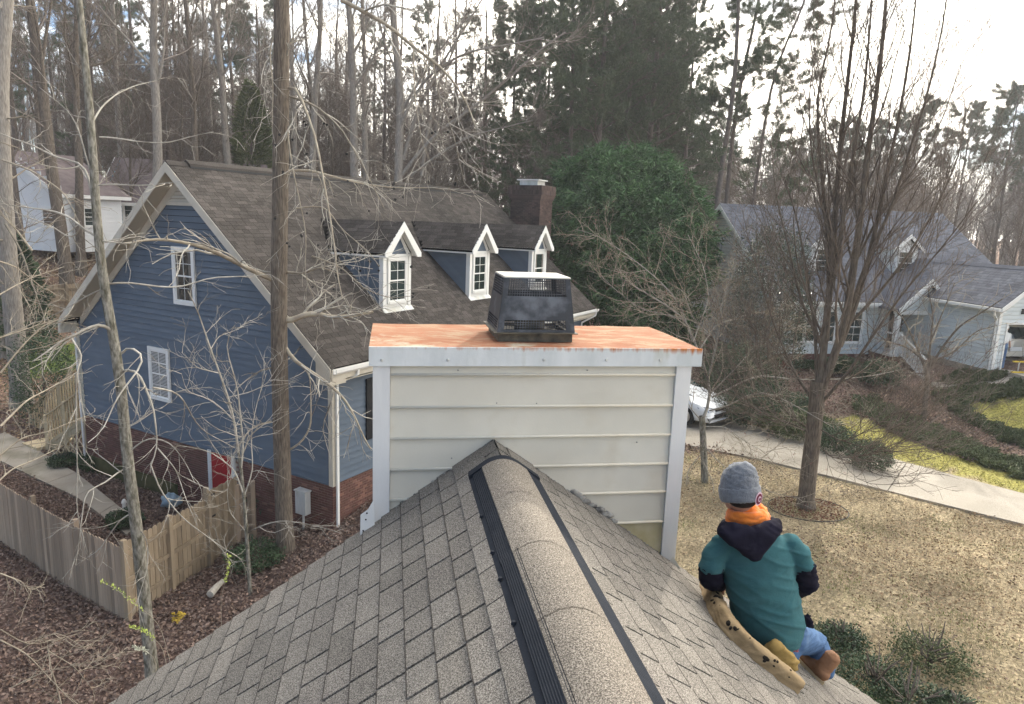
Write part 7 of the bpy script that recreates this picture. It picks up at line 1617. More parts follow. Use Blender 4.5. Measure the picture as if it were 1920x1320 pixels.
gb = [(1575, 1190, 6.5, 0.5, 0.40, 'leafy green shrub beside the eave below the crouching man'), (1640, 1265, 6.5, 0.8, 0.38, 'leafy green shrub next to the gutter end'), (1740, 1225, 6.5, 0.75, 0.45, 'dark fine leaved shrub at the bottom right of the lawn'), (1700, 1310, 6.2, 0.75, 0.3, 'shrub cut by the bottom edge right of the gutter'), (1790, 1320, 6.2, 0.45, 0.3, 'small shrub near the bottom right corner')]
for i, (x, y, d, rx, h, l) in enumerate(gb):
    g0 = ground(x, y + 25); leafy(l, 0, 0, h, 0, rx, 130 + i, 'shrub' if i != 2 else 'juniper', 2400, ln=0.05, w=0.028, power=1.6, pos=(g0[0], g0[1]), group='foundation shrubs of the near house')
for i, (x, y, rx, h, l) in enumerate(((590, 905, 0.5, 0.9, 'bush against the brick below the downspout corner'), (500, 960, 0.6, 1.2, 'dark bush behind the thick trunk by the brick wall'), (480, 1060, 0.7, 0.6, 'low ivy clump at the foot of the thick trunk'), (175, 880, 0.45, 0.6, 'straggly bush at the blue house back corner'), (125, 870, 0.6, 0.35, 'dark ground shrub along the concrete path'), (235, 985, 0.5, 0.45, 'straggly green bush over the path end'), (640, 945, 0.35, 0.7, 'yellow green bush at the foot of the downspout'))):
    g0 = ground(x, y); leafy(l, 0, 0, h, 0, rx, 140 + i, 'freshleaf' if i == 6 else 'shrub', 2600 if i != 6 else 500, ln=0.07, w=0.035, pos=(g0[0], g0[1]))
# ------------------------------------------------------------------ the man on the roof slope
MT['skin'] = mat('skin', (0.42, 0.24, 0.17), rough=0.55)
MT['hair'] = mat('dark cropped hair', (0.02, 0.015, 0.012), rough=0.9, bump=0.5, bscale=300)
MT['hat'] = mat('heather grey knit', (0.13, 0.14, 0.16), (0.18, 0.19, 0.21), 60, 0.95, 0.8, 220, stretch=(1, 1, 0.3), sheen=0.3, bdist=0.006)
MT['orange'] = mat('bright orange fleece', (0.80, 0.17, 0.015), (0.88, 0.24, 0.03), 14, 0.9, 0.3, 90, sheen=0.3)
MT['hood'] = mat('navy black sweat cloth', (0.007, 0.0065, 0.014), (0.012, 0.011, 0.022), 10, 0.95, 0.3, 120, spec=0.1)
MT['shirt'] = mat('teal cotton jersey', (0.034, 0.108, 0.122), (0.046, 0.13, 0.145), 3, 0.92, 0.35, 110, spec=0.15, c3=(0.028, 0.088, 0.10), s3=4)
MT['hem'] = mat('bright teal undershirt', (0.02, 0.26, 0.25), rough=0.9)
MT['redcloth'] = mat('patterned red waistband', (0.42, 0.09, 0.09), (0.10, 0.04, 0.05), 60, 0.9, lo=0.45, hi=0.55)
MT['jeans'] = mat('mid blue denim', (0.045, 0.10, 0.21), (0.085, 0.16, 0.30), 5, 0.9, 0.4, 400, c3=(0.13, 0.21, 0.34), s3=3)
MT['boot'] = mat('brown leather boot', (0.16, 0.075, 0.035), (0.24, 0.12, 0.06), 9, 0.7, 0.2, 60)
MT['sole'] = mat('pale boot sole', (0.35, 0.27, 0.16), rough=0.8)
MT['foam'] = mat('old tan foam', (0.26, 0.185, 0.10), (0.33, 0.24, 0.135), 4, 0.95, 0.4, 90, c3=(0.20, 0.14, 0.075), s3=5)
MT['foamyellow'] = mat('yellow foam', (0.30, 0.20, 0.065), (0.25, 0.165, 0.055), 5, 0.95, 0.4, 70)
MT['badge'] = mat('woven badge', (0.55, 0.38, 0.45), rough=0.8)
MT['badgedark'] = mat('woven badge centre', (0.12, 0.01, 0.03), rough=0.8)
MT['pitdark'] = mat('dark pit marks', (0.02, 0.016, 0.012), rough=1)

def pv(px, py, v):
    r = ray(px, py); return r * (v * OS / (r @ OO))
PXM = 4.15 / 1302.0
def ell(c, a, n=20, m=14):
    """closed ellipsoid; a = three axis vectors"""
    V = []; F = []
    for i in range(m + 1):
        th = math.pi * i / m
        for j in range(n):
            ph = 2 * math.pi * j / n; V.append(c + a[0] * math.sin(th) * math.cos(ph) + a[1] * math.sin(th) * math.sin(ph) + a[2] * math.cos(th))
    for i in range(m):
        for j in range(n): F.append((i * n + j, i * n + (j + 1) % n, (i + 1) * n + (j + 1) % n, (i + 1) * n + j))
    return V, F
def loft(rings, n=24):
    """rings: (centre, half-width vector, half-depth vector); closed at both ends"""
    V = []; F = []
    for c, a, b_ in rings:
        for j in range(n): t = 2 * math.pi * j / n; V.append(np.asarray(c) + np.asarray(a) * math.cos(t) + np.asarray(b_) * math.sin(t))
    k = len(rings)
    for i in range(k - 1):
        for j in range(n): F.append((i * n + j, i * n + (j + 1) % n, (i + 1) * n + (j + 1) % n, (i + 1) * n + j))
    V.append(np.asarray(rings[0][0])); V.append(np.asarray(rings[-1][0])); c0, c1 = len(V) - 2, len(V) - 1
    for j in range(n): F.append((c0, (j + 1) % n, j)); F.append((c1, (k - 1) * n + j, (k - 1) * n + (j + 1) % n))
    return V, F
def limb(pts, rs, n=16, flat=1.0):
    pts = [np.asarray(p, float) for p in pts]; rings = []
    for i, p in enumerate(pts):
        d = unit(pts[min(i + 1, len(pts) - 1)] - pts[max(i - 1, 0)]); x = unit(np.cross(d, [0.2, 0.9, 0.1])); y = np.cross(d, x); rings.append((p, x * rs[i], y * rs[i] * flat))
    d0 = unit(pts[0] - pts[1]); d1 = unit(pts[-1] - pts[-2])
    rings.insert(0, (pts[0] + d0 * rs[0] * 0.55, rings[0][1] * 0.6, rings[0][2] * 0.6)); rings.append((pts[-1] + d1 * rs[-1] * 0.55, rings[-1][1] * 0.6, rings[-1][2] * 0.6))
    return loft(rings, n)
def fuse(name, shapes, m, parent, voxel=0.012, sm=6, wrinkle=0.0, wscale=0.12, label=None, seed=0, wr2=0.0):
    """union of closed shapes remeshed into one continuous skin"""
    V = []; F = []
    for v, f in shapes:
        b0 = len(V); V += [tuple(q) for q in v]; F += [tuple(b0 + i for i in t) for t in f]
    me = bpy.data.meshes.new('tmp'); me.from_pydata(V, [], F); me.update()
    bm = bmesh.new(); bm.from_mesh(me); bmesh.ops.recalc_face_normals(bm, faces=bm.faces); bm.to_mesh(me); bm.free()
    o = bpy.data.objects.new('tmp', me); COL.objects.link(o)
    rm = o.modifiers.new('r', 'REMESH'); rm.mode = 'VOXEL'; rm.voxel_size = voxel; rm.use_smooth_shade = True
    s = o.modifiers.new('s', 'SMOOTH'); s.factor = 0.6; s.iterations = sm
    bpy.context.view_layer.update(); dg = bpy.context.evaluated_depsgraph_get(); out = bpy.data.meshes.new_from_object(o.evaluated_get(dg), depsgraph=dg)
    bpy.data.objects.remove(o); n = len(out.vertices); co = np.empty(n * 3, np.float32); out.vertices.foreach_get('co', co); co = co.reshape(-1, 3)
    if wrinkle:
        no = np.empty(n * 3, np.float32); out.vertices.foreach_get('normal', no); no = no.reshape(-1, 3)
        from mathutils import noise as mn
        def rid(p, a, b, k):
            q = mn.noise(Vector((p[0] / (wscale * a) + k, p[1] / (wscale * a), p[2] / (wscale * b)))); return (1 - min(1.0, abs(q) * 2.6)) ** 2
        d = np.array([rid((p[0] + 0.25 * p[2], p[1], p[2] + 0.35 * p[0]), 1.6, 0.42, seed) - 0.35 + 0.5 * rid((p[0] - 0.3 * p[2], p[1], p[2] - 0.5 * p[0]), 1.1, 0.36, 5 + seed) + 0.3 * mn.noise(Vector((p[0] / wscale, p[1] / wscale, p[2] / wscale))) for p in co])
        co = co + no * (d * wrinkle)[:, None]
    co = co - ROOT[parent.name]; out.vertices.foreach_set('co', co.astype(np.float32).ravel()); out.materials.clear(); out.materials.append(m); out.update(); smooth(out)
    out.name = name; ob = link(name, out, parent); return tagp(ob, label=label)

UP = np.array([0, 0, 1.0]); LX = OC; FW = OO
pel = pv(1450, 1185, 3.92)
man = thing('person', 'man in grey beanie, orange neck warmer and teal shirt crouching on the roof', 'person', pel - UP * 0.15)
def R_(px, py, v, hw, hd, tilt=0.0):
    ax = LX * math.cos(tilt) + UP * math.sin(tilt); return (pv(px, py, v), ax * hw * PXM, FW * hd)
head = pv(1387, 922, 4.06); headf = unit(FW * 0.92 - LX * 0.28 - UP * 0.28); hx = unit(np.cross(headf, UP)); hu = np.cross(hx, headf)
neck0, neck1 = pv(1404, 985, 4.03), pv(1392, 950, 4.05)
Ls, Rs = pv(1350, 1018, 4.02), pv(1488, 1016, 4.00)
Le, Re = pv(1333, 1084, 4.00), pv(1512, 1092, 3.98)
Lw, Rw = pv(1352, 1098, 4.28), pv(1478, 1112, 4.30)
hipL, hipR = pv(1424, 1194, 3.93), pv(1482, 1194, 3.92)
kneeR, ankR = pv(1530, 1205, 4.16), pv(1548, 1262, 3.96)
kneeL, ankL = pv(1405, 1196, 4.34), pv(1420, 1240, 4.08)
body = [ell(head, (hx * 0.078, headf * 0.098, hu * 0.115)), limb([neck1, neck0], [0.055, 0.062]),
        ell(head + headf * 0.085 - hu * 0.01, (hx * 0.022, headf * 0.03, hu * 0.03)), ell(head + headf * 0.07 - hu * 0.075, (hx * 0.045, headf * 0.04, hu * 0.035)),
        ell(head + headf * 0.10 - hu * 0.005, (hx * 0.014, headf * 0.022, hu * 0.022)),
        ell(head + hx * 0.08 - hu * 0.01 - headf * 0.005, (hx * 0.012, headf * 0.022, hu * 0.034)), ell(head - hx * 0.08 - hu * 0.01 - headf * 0.005, (hx * 0.012, headf * 0.022, hu * 0.034)),
        loft([R_(1448, 1195, 3.95, 48, 0.11), R_(1440, 1140, 3.97, 58, 0.11), R_(1424, 1080, 4.0, 60, 0.12), R_(1416, 1030, 4.02, 60, 0.11), R_(1408, 1000, 4.03, 40, 0.08), R_(1404, 985, 4.03, 18, 0.05)]),
        limb([Ls + LX * 0.03 - UP * 0.02, Le], [0.046, 0.042]), limb([Rs - LX * 0.03 - UP * 0.02, Re], [0.046, 0.042]), limb([Le, Lw], [0.048, 0.032]), limb([Re, Rw], [0.048, 0.032]),
        limb([hipL, kneeL], [0.085, 0.062]), limb([hipR, kneeR], [0.085, 0.062]), limb([kneeL, ankL], [0.06, 0.042]), limb([kneeR, ankR], [0.06, 0.042])]
for w, s, tgt in ((Lw, -1, unit(FW * 0.7 + LX * 0.3 - UP * 0.55)), (Rw, 1, unit(FW * 0.75 - LX * 0.45 - UP * 0.35))):
    sx = unit(np.cross(tgt, UP)); nx = np.cross(sx, tgt); palm = w + tgt * 0.065
    body.append(ell(palm, (sx * 0.042, nx * 0.017, tgt * 0.055)))
    for k, (off, ln) in enumerate(((-0.030, 0.066), (-0.010, 0.078), (0.011, 0.073), (0.030, 0.056))):
        a = palm + sx * off + tgt * 0.035; b1 = a + tgt * ln * 0.5 - nx * 0.010; c1_ = b1 + tgt * ln * 0.25 - nx * ln * 0.4; body.append(limb([a, b1, c1_], [0.0105, 0.0095, 0.008], 8))
    a = palm - sx * s * 0.035 - tgt * 0.02; body.append(limb([a, a - sx * s * 0.03 + tgt * 0.02 - nx * 0.01, a - sx * s * 0.035 + tgt * 0.05 - nx * 0.02], [0.013, 0.011, 0.009], 8))
fuse('body', body, MT['skin'], man, 0.0065, 2)
# hair under the beanie
fuse('hair', [ell(head - hu * 0.035 - headf * 0.018, (hx * 0.083, headf * 0.090, hu * 0.060))], MT['hair'], man, 0.008, 2)
# shirt
shirt = [loft([R_(1450, 1200, 3.94, 50, 0.135), R_(1445, 1182, 3.94, 64, 0.15, -0.03), R_(1441, 1150, 3.95, 69, 0.155, -0.03), R_(1430, 1112, 3.97, 69, 0.155), R_(1422, 1075, 3.99, 68, 0.155), R_(1418, 1040, 4.01, 70, 0.145), R_(1414, 1015, 4.02, 66, 0.12), R_(1409, 998, 4.03, 50, 0.09), R_(1405, 986, 4.03, 26, 0.06)], 32),
         limb([Ls + LX * 0.03 - UP * 0.005, pv(1338, 1044, 4.01), pv(1332, 1068, 4.0)], [0.072, 0.072, 0.068], 20), limb([Rs - LX * 0.035, pv(1496, 1040, 3.99), pv(1506, 1066, 3.98)], [0.070, 0.072, 0.068], 20)]
fuse('shirt', shirt, MT['shirt'], man, 0.0085, 5, 0.0085, 0.17, seed=3)
fuse('undershirt_hem', [loft([R_(1450, 1204, 3.945, 47, 0.132), R_(1447, 1190, 3.945, 56, 0.143)], 28)], MT['hem'], man, 0.011, 2, 0.004, 0.05)
fuse('waistband', [loft([R_(1453, 1213, 3.945, 46, 0.128, 0.12), R_(1452, 1196, 3.945, 53, 0.135, 0.12)], 28)], MT['redcloth'], man, 0.011, 2, 0.005, 0.05)
# dark sleeves
fuse('sleeve', [limb([pv(1333, 1062, 4.0), Le, (Le + Lw) / 2, Lw * 0.85 + Le * 0.15], [0.070, 0.066, 0.056, 0.045], 16)], MT['hood'], man, 0.010, 3, 0.008, 0.07)
fuse('sleeve', [limb([pv(1506, 1060, 3.98), Re, (Re + Rw) / 2, Rw * 0.85 + Re * 0.15], [0.069, 0.070, 0.058, 0.045], 16)], MT['hood'], man, 0.010, 3, 0.008, 0.07)
# hood lying on the back: hull of a few knots
def hull(spheres):
    bm = bmesh.new()
    for c, r in spheres: bmesh.ops.create_icosphere(bm, subdivisions=2, radius=r, matrix=Matrix.Translation(Vector(c)))
    res = bmesh.ops.convex_hull(bm, input=bm.verts); bmesh.ops.delete(bm, geom=[g for g in res['geom_interior'] if isinstance(g, bmesh.types.BMVert)], context='VERTS')
    V = [np.array(v.co) for v in bm.verts]; bm.verts.index_update(); F = [tuple(v.index for v in f.verts) for f in bm.faces]; bm.free(); return V, F
hd_ = [hull([(pv(1353, 996, 3.90), 0.028), (pv(1372, 1012, 3.84), 0.03), (pv(1414, 1042, 3.83), 0.034), (pv(1400, 1000, 3.86), 0.045)]), hull([(pv(1458, 990, 3.89), 0.030), (pv(1445, 1008, 3.84), 0.03), (pv(1416, 1042, 3.83), 0.034), (pv(1418, 998, 3.86), 0.045)]),
       limb([pv(1356, 988, 3.96), pv(1375, 990, 3.89), pv(1405, 1000, 3.865), pv(1440, 988, 3.885), pv(1458, 980, 3.96)], [0.03, 0.035, 0.035, 0.035, 0.03]), limb([pv(1354, 992, 3.98), pv(1360, 982, 4.12), pv(1400, 985, 4.2), pv(1448, 978, 4.12), pv(1458, 985, 3.98)], [0.03] * 5)]
fuse('hood', hd_, MT['hood'], man, 0.008, 6, 0.006, 0.12)
# neck warmer: slack rolls
rolls = []
for k, (y, w, rr1) in enumerate(((956, 29, 0.017), (964, 33, 0.019), (973, 36, 0.020), (981, 37, 0.018))):
    c = pv(1399 + k * 1.2, y, 4.045); n_ = 22; pts = [c + LX * (w * PXM) * math.cos(t) + FW * 0.082 * math.sin(t) + UP * (0.010 * math.sin(t * 2 + k) + 0.016 * math.cos(t)) for t in np.linspace(0, 2 * math.pi, n_)]
    rolls.append(limb(pts, [rr1 * (0.85 + 0.3 * math.sin(3 * t + k) ** 2) for t in np.linspace(0, 2 * math.pi, n_)], 10))
rolls.append(limb([pv(1398, 955, 4.05), pv(1403, 984, 4.04)], [0.075, 0.085], 20))
fuse('neck_warmer', rolls, MT['orange'], man, 0.0065, 2, 0.003, 0.05)
# beanie
hc = head + hu * 0.012
def hr(h, rx_, ry_, lean=0.0): return (hc + hu * h - headf * lean, hx * rx_, headf * ry_)
fuse('beanie', [loft([hr(-0.030, 0.102, 0.112), hr(0.02, 0.109, 0.117), hr(0.07, 0.102, 0.108, 0.01), hr(0.115, 0.088, 0.094, 0.02), hr(0.145, 0.060, 0.066, 0.03), hr(0.162, 0.028, 0.032, 0.035)], 32)], MT['hat'], man, 0.0085, 4, 0.006, 0.05)
fuse('beanie_cuff', [loft([hr(-0.062, 0.102, 0.112), hr(-0.056, 0.110, 0.120), hr(-0.010, 0.115, 0.123), hr(0.018, 0.114, 0.122), hr(0.024, 0.106, 0.115)], 36)], MT['hat'], man, 0.0075, 3, 0.003, 0.04)
bdp = pv(1414, 937, 3.925); bn = unit(-(bdp - hc) * [1, 1, 0.2]); 
dirv = unit(bdp - hc); surf = hc + dirv * 0.0; 
def badge_disc(rad0, rad1, off, m, nm):
    n = unit(LX * 0.50 - FW * 0.86); c = hc + n * 0.124 + hu * -0.014; a = unit(np.cross(n, hu)); b = np.cross(a, n); mb = MB()
    A = [c + n * off + a * rad1 * math.cos(t) + b * rad1 * 1.1 * math.sin(t) for t in np.linspace(0, 2 * math.pi, 25)[:-1]]; mb.prism(A, [p + n * 0.0025 for p in A]).build(nm, m, man)
badge_disc(0, 0.036, -0.003, MT['badge'], 'badge_rim'); badge_disc(0, 0.028, -0.0005, MT['badgedark'], 'badge_centre'); badge_disc(0, 0.015, 0.002, MT['badge'], 'badge_motif'); badge_disc(0, 0.008, 0.0045, MT['badgedark'], 'badge_motif')
# jeans and boots
fuse('jeans', [loft([R_(1452, 1226, 3.93, 42, 0.12), R_(1452, 1212, 3.94, 50, 0.135), R_(1451, 1198, 3.95, 50, 0.13)], 28), limb([hipR, hipR * 0.5 + kneeR * 0.5, kneeR], [0.098, 0.086, 0.074]), limb([kneeR, kneeR * 0.45 + ankR * 0.55, ankR], [0.072, 0.066, 0.056]),
               limb([hipL, kneeL], [0.098, 0.078]), limb([kneeL, ankL], [0.072, 0.058])], MT['jeans'], man, 0.0085, 5, 0.0075, 0.10)
def boot(ank, toe_dir, ground_n):
    up_ = ground_n; tdir = unit(toe_dir - up_ * (toe_dir @ up_)); sx = np.cross(tdir, up_); base = ank - up_ * 0.105
    fuse('boot', [limb([ank + up_ * 0.06, ank, ank - up_ * 0.05], [0.050, 0.048, 0.046]), ell(base + up_ * 0.045 + tdir * 0.0, (sx * 0.046, tdir * 0.062, up_ * 0.048)), ell(base + up_ * 0.036 + tdir * 0.10, (sx * 0.043, tdir * 0.085, up_ * 0.036)), ell(base + up_ * 0.055 + tdir * 0.04, (sx * 0.040, tdir * 0.07, up_ * 0.045))], MT['boot'], man, 0.008, 4, 0.003, 0.04)
    ring = [base + tdir * (0.075 + 0.135 * math.cos(t)) + sx * (0.048 + 0.006 * math.cos(t)) * math.sin(t) for t in np.linspace(0, 2 * math.pi, 25)[:-1]]
    MB().prism([p - up_ * 0.012 for p in ring], [p + up_ * 0.014 for p in ring]).build('boot_sole', MT['sole'], man)
k_ = math.sqrt(1 + SL * SL); NR = (OC * SL + UP) / k_
def drop(p, h):  # foot height above the right slope
    d = (p @ OC) / OS; z = rz(d) * OS; q = p.copy(); q[2] = z + h; return q
boot(drop(ankR, 0.145), unit(FW * 0.9 - LX * 0.15), NR); boot(drop(ankL, 0.145), unit(FW * 0.9), NR)
b = MB(); c0 = pv(1514, 1158, 3.90)
fuse('pocket_rag', [hull([(c0, 0.02), (c0 + LX * 0.02 - UP * 0.05, 0.022), (c0 - LX * 0.015 - UP * 0.03, 0.02)])], MT['hood'], man, 0.008, 3, 0.01, 0.03)

# foam pads: a long curved strip and a short block, resting on the shingles
def roofp(px, py, lift):
    r = ray(px, py); t = ((ZR + SL * UR) * OS + lift) / (r[2] + SL * (r @ OC)); return r * t
fo = thing('foam_strip', 'long curved tan foam strip with dark pits lying against the man on the shingles', 'foam strip', roofp(1420, 1220, 0))
ctr = [(1330, 1080), (1335, 1103), (1345, 1130), (1360, 1158), (1382, 1184), (1412, 1212), (1446, 1240), (1478, 1266), (1500, 1282)]
P_ = polyres([roofp(x, y, 0.075 * (1 - 0.2 * i / 8)) for i, (x, y) in enumerate(ctr)], 26)
rings = []
for i, p in enumerate(P_):
    d = unit(P_[min(i + 1, 25)] - P_[max(i - 1, 0)]); x = unit(np.cross(d, NR)); w = 0.049 if 0 < i < 25 else 0.04; rings.append((p, d, x, w))
V = []; F = []; K = 16
for p, d, x, w in rings:
    y = np.cross(x, d); y = y if y @ NR > 0 else -y
    for j in range(K):
        t = 2 * math.pi * j / K; c, s = math.cos(t), math.sin(t); e = 0.45
        V.append(p + x * w * math.copysign(abs(c) ** e, c) + y * 0.052 * math.copysign(abs(s) ** e, s) - y * 0.02)
for i in range(len(rings) - 1):
    for j in range(K): F.append((i * K + j, i * K + (j + 1) % K, (i + 1) * K + (j + 1) % K, (i + 1) * K + j))
F.append(tuple(range(K))[::-1]); F.append(tuple(range((len(rings) - 1) * K, len(rings) * K)))
fuse('foam_body', [(V, F)], MT['foam'], fo, 0.009, 3, 0.006, 0.07)
rf = np.random.default_rng(9)
from mathutils.bvhtree import BVHTree
fbd = [o for o in fo.children if o.name.startswith('foam_body')][0]; bvh = BVHTree.FromPolygons([tuple(np.array(v.co) + ROOT[fo.name]) for v in fbd.data.vertices], [tuple(p.vertices) for p in fbd.data.polygons])
for i in list(rf.integers(5, 24, 16)) + [10, 10, 11, 11, 12, 24]:
    p, d, x, w = rings[int(i)]; s_ = 0.003 + 0.012 * rf.random() ** 2.5 + (0.006 if i in (9, 10, 11, 12) else 0)
    tgt = p + x * w * rf.uniform(-0.5, 0.5) + NR * rf.uniform(-0.02, 0.03) + d * rf.uniform(-0.02, 0.02); rd = unit(tgt); hit = bvh.ray_cast(Vector(tgt - rd * 0.5), Vector(rd))
    if hit[0] is None: continue
    c = np.array(hit[0]); y = np.array(hit[1]); x = unit(np.cross(d, y)); vv, ff = ell(c, (x * s_ * rf.uniform(0.7, 1.6), d * s_ * rf.uniform(0.7, 1.8), y * 0.0045), 8, 4); np_obj('pit', np.array(vv), np.array(ff), MT['pitdark'], fo, sm=True)  # flattened dark beads on the surface stand for the foam pits
fb = thing('foam_block', 'short yellow foam block wedged on the roof beneath the man', 'foam block', roofp(1475, 1240, 0))
fuse('foam_body', [limb([roofp(1448, 1215, 0.07), roofp(1462, 1228, 0.065)], [0.058, 0.056], 14, 0.8), limb([roofp(1470, 1236, 0.065), roofp(1484, 1246, 0.06)], [0.056, 0.048], 14, 0.8)], MT['foamyellow'], fb, 0.011, 3, 0.012, 0.08)

# ------------------------------------------------------------------ the far off person by the garage
pr = GRY(0.62, 0.15, -4.96)
p2 = thing('person', 'distant person in a white top and blue trousers standing inside the garage doorway', 'person', pr)
gx_, gy_ = GRY.ex, GRY.ey
P = lambda a, b_, z: pr + gx_ * a + gy_ * b_ + UP * z
fuse('body', [ell(P(0, 0, 1.62), (gx_ * 0.08, gy_ * 0.1, UP * 0.12)), limb([P(0, 0, 1.52), P(0, 0, 1.42)], [0.05, 0.06]), loft([(P(0, 0, 0.9), gx_ * 0.16, gy_ * 0.11), (P(0, 0, 1.2), gx_ * 0.16, gy_ * 0.11), (P(0, 0, 1.42), gx_ * 0.19, gy_ * 0.1), (P(0, 0, 1.47), gx_ * 0.08, gy_ * 0.06)]),
              limb([P(-0.2, 0, 1.4), P(-0.25, 0, 1.12), P(-0.2, -0.12, 0.9)], [0.05, 0.042, 0.035]), limb([P(0.2, 0, 1.4), P(0.25, 0, 1.12), P(0.2, -0.12, 0.9)], [0.05, 0.042, 0.035]), limb([P(-0.09, 0, 0.88), P(-0.1, 0, 0.45), P(-0.1, 0, 0.05)], [0.085, 0.06, 0.045]), limb([P(0.09, 0, 0.88), P(0.1, 0, 0.45), P(0.1, 0, 0.05)], [0.085, 0.06, 0.045])], MT['skin'], p2, 0.016, 3)
fuse('top', [loft([(P(0, 0, 1.05), gx_ * 0.185, gy_ * 0.13), (P(0, 0, 1.25), gx_ * 0.18, gy_ * 0.13), (P(0, 0, 1.42), gx_ * 0.2, gy_ * 0.115), (P(0, 0, 1.475), gx_ * 0.1, gy_ * 0.08)]), limb([P(-0.2, 0, 1.4), P(-0.245, 0, 1.16)], [0.065, 0.058]), limb([P(0.2, 0, 1.4), P(0.245, 0, 1.16)], [0.065, 0.058])], MT['offwhite'], p2, 0.016, 3)
fuse('trousers', [loft([(P(0, 0, 0.85), gx_ * 0.18, gy_ * 0.13), (P(0, 0, 1.08), gx_ * 0.175, gy_ * 0.125)]), limb([P(-0.09, 0, 0.88), P(-0.1, 0, 0.45), P(-0.1, 0, 0.06)], [0.1, 0.078, 0.068]), limb([P(0.09, 0, 0.88), P(0.1, 0, 0.45), P(0.1, 0, 0.06)], [0.1, 0.078, 0.068])], MT['jeans'], p2, 0.016, 3)
fuse('hair', [ell(P(0, -0.01, 1.67), (gx_ * 0.088, gy_ * 0.105, UP * 0.09))], MT['offwhite'], p2, 0.014, 2)

# ------------------------------------------------------------------ leaves, litter and grass
GRn = np.random.default_rng(77)
DRV = DRIVE
def scatter(n, x0, x1, y0, y1, keep, dens=None):
    x = GRn.uniform(x0, x1, n); y = GRn.uniform(y0, y1, n); k = keep(x, y)
    if dens is not None: k &= GRn.random(n) < dens(x, y)
    return x[k], y[k]
def fbm(x, y, s, seed=0.0):
    return 0.5 + 0.25 * (np.sin(x / s + 1.7 * np.sin(y / s * 0.7 + seed)) + np.sin(y / s * 1.3 + 1.3 * np.sin(x / s * 0.9 + seed * 2)))
def leafstuff(name, x, y, size, m, flat=0.35, asp=0.7, lift=0.012, label=None):
    C = np.stack([x, y, gz(x, y) + lift + 0.02 * GRn.random(len(x))], 1); D_ = GRn.normal(size=C.shape) * [1, 1, flat]
    V, F = cards(C, D_, size * (0.5 + 0.9 * GRn.random(len(x))), size * asp, GRn, 0.22)
    return np_obj(name, V, F, m, None, kind='stuff', label=label)
def blades(name, x, y, h, w, m, label=None, lean=0.6):
    C = np.stack([x, y, gz(x, y) - 0.005], 1); D_ = GRn.normal(size=C.shape) * lean + [0, 0, 1.0]; D_[:, 2] = np.abs(D_[:, 2])
    V, F = tris(C, D_, h * (0.5 + GRn.random(len(x))), w, GRn); return np_obj(name, V, F, m, None, kind='stuff', label=label)
hb = [tuple(BLU(-0.0, 0, 0)[:2]), tuple(BLU(15, 0, 0)[:2]), tuple(BLU(15, 10.9, 0)[:2]), tuple(BLU(0, 10.9, 0)[:2])]
ok_ = lambda x, y: ~inpoly(x, y, DRV) & ~inpoly(x, y, WALKL) & ~inpoly(x, y, WALKR) & ~inpoly(x, y, hb)
x, y = scatter(95000, -17, -1.5, 8.5, 25, lambda x, y: ok_(x, y) & ((x + 5.2) * 0.9 < (y - 8)), lambda x, y: 0.55 + 0.45 * fbm(x, y, 0.8))
leafstuff('fallen_leaves', x, y, 0.085, MT['leafmauve'], label='purple brown leaf litter on both sides of the picket fence')
x, y = scatter(42000, -32, -11, 24, 44, lambda x, y: ok_(x, y) & ~inpoly(x, y, Z_GREEN[0]), lambda x, y: 0.3 + 0.5 * fbm(x, y, 2.0))
leafstuff('fallen_leaves', x, y, 0.14, MT['leaftan'], label='tan leaf litter across the back yard and slope')
x, y = scatter(9000, -30, -12, 24, 40, lambda x, y: inpoly(x, y, Z_GREEN[0])); blades('grass', x, y, 0.10, 0.03, MT['grassgreen'], 'green grass patch in the back yard')
inl = lambda x, y: ok_(x, y) & inpoly(x, y, LAWN)
x, y = scatter(330000, 1.2, 22, 5.5, 21.5, inl, lambda x, y: np.clip(1.5 - 0.05 * (y - 5), 0.25, 1) * (0.45 + 0.55 * fbm(x, y, 0.35, 2)))
blades('lawn_grass', x, y, 0.065, 0.012, MT['straw'], 'dormant straw coloured lawn grass', 1.1)
x, y = scatter(60000, 1.2, 20, 5.5, 20, inl, lambda x, y: 0.12 + 0.85 * np.clip(fbm(x, y, 1.3, 1) * 1.7 - 0.6, 0, 1))
leafstuff('fallen_leaves', x, y, 0.055, MT['leaftan'], label='small tan leaves strewn over the front lawn')
gm = lambda x, y: inl(x, y) & ((np.hypot(x - 6.1, (y - 12.9) * 1.2) < 1.0) | (np.hypot(x - 7.6, (y - 11.2)) < 0.9) | (np.hypot(x - 5.0, y - 12.3) < 0.6))
x, y = scatter(26000, 1.2, 20, 5.5, 21, inl, lambda x, y: 0.08 + 0.8 * np.clip(fbm(x, y, 0.9, 5) * 1.8 - 0.8, 0, 1))
leafstuff('fallen_leaves', x, y, 0.05, MT['leafmauve'], label='darker brown leaves drifted over the front lawn')
x, y = scatter(60000, 3, 10, 8, 16, gm, lambda x, y: 0.35 * fbm(x, y, 0.25)); blades('grass', x, y, 0.06, 0.012, MT['grassgreen'], 'green tinges of grass in the straw lawn')
zy = lambda x, y: ok_(x, y) & (inpoly(x, y, Z_YEL[0]) | inpoly(x, y, Z_YEL[1]))
x, y = scatter(190000, 8, 34, 12, 32, zy, lambda x, y: 0.5 + 0 * x); blades('grass', x, y, 0.07, 0.022, MT['grassyellow'], 'yellow green grass before the grey house', 0.9)
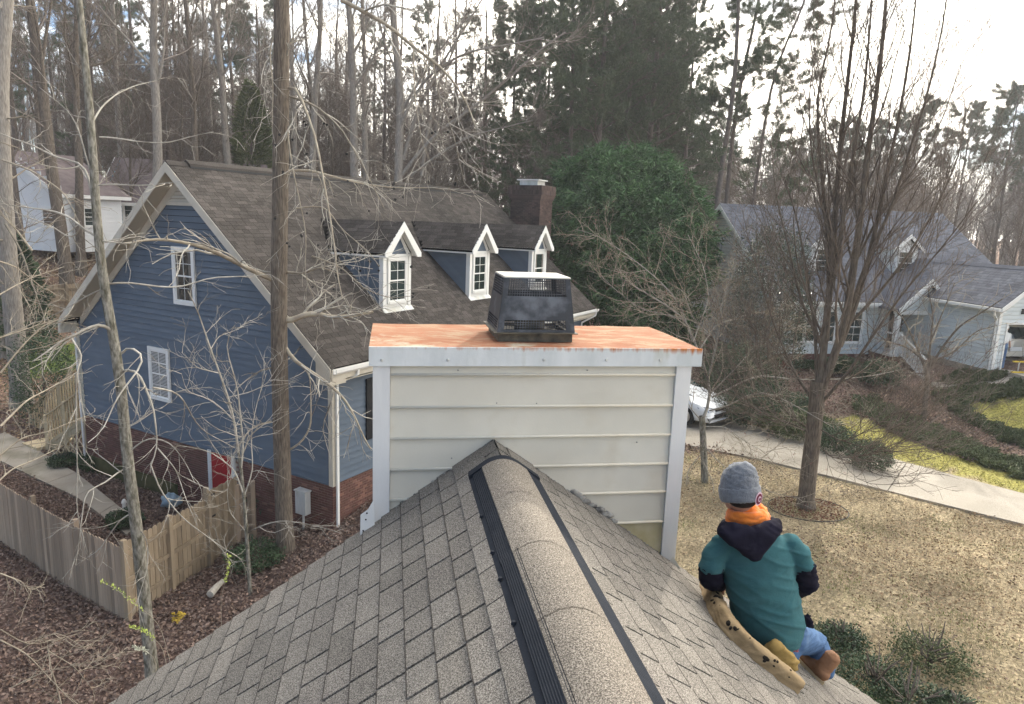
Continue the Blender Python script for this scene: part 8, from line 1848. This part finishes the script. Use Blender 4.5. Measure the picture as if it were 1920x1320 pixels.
zb_ = lambda x, y: ok_(x, y) & inpoly(x, y, Z_BROWN[0]) & ~inpoly(x, y, Z_COVER[0]) & ~inpoly(x, y, Z_COVER[2])
x, y = scatter(60000, 8, 34, 12, 34, zb_, lambda x, y: 0.6 + 0 * x); leafstuff('pine_straw', x, y, 0.12, MT['leaftan'], asp=0.3, label='brown leaf mulch between the ground cover bands')
nm_ = ('dark green ground cover band curving down to the driveway side', 'green ground cover strip along the front path', 'thin green ground cover tongue between mulch and yellow grass', 'mounded ground cover bed between the path and the garage')
for q, l in zip(Z_COVER, nm_):
    xs, ys = zip(*q); x, y = scatter(90000, min(xs), max(xs), min(ys), max(ys), lambda x, y: inpoly(x + 0.12 * np.sin(y * 9), y + 0.12 * np.sin(x * 8), q)); x, y = x[:26000], y[:26000]
    C = np.stack([x, y, gz(x, y) + 0.22 * GRn.random(len(x)) * (0.5 + 0.6 * fbm(x, y, 0.22))], 1); V, F = cards(C, GRn.normal(size=C.shape) + [0, 0, 0.6], 0.10, 0.04, GRn, 0.2)
    o = np_obj('ground_cover', V, F, MT['juniper'], None, kind='stuff', label=l)
# litter in the wood edge right of the driveway
x, y = scatter(30000, 3, 16, 20, 34, lambda x, y: ok_(x, y) & ~zy(x, y) & ~inpoly(x, y, Z_COVER[0])); leafstuff('fallen_leaves', x, y, 0.10, MT['leafmauve'], label='brown litter under the shrubs beyond the driveway')
# fallen brush and bits on the driveway edge
# ------------------------------------------------------------------ thin air
hz_m = bpy.data.materials.new('thin pale air'); hz_m.use_nodes = True; t_ = hz_m.node_tree; t_.nodes.clear()
ho = nd(t_, 'ShaderNodeOutputMaterial'); hv_ = nd(t_, 'ShaderNodeVolumePrincipled'); hv_.inputs['Color'].default_value = (0.93, 0.95, 1.0, 1); hv_.inputs['Density'].default_value = 0.0007; hv_.inputs['Anisotropy'].default_value = 0.3
t_.links.new(hv_.outputs[0], ho.inputs['Volume'])
MB().box(WLD, (-190, -30, -16), (190, 190, 42)).build('haze', hz_m, None, kind='stuff', label='thin pale haze between the houses and the far wood')
SC.cycles.volume_bounces = 1
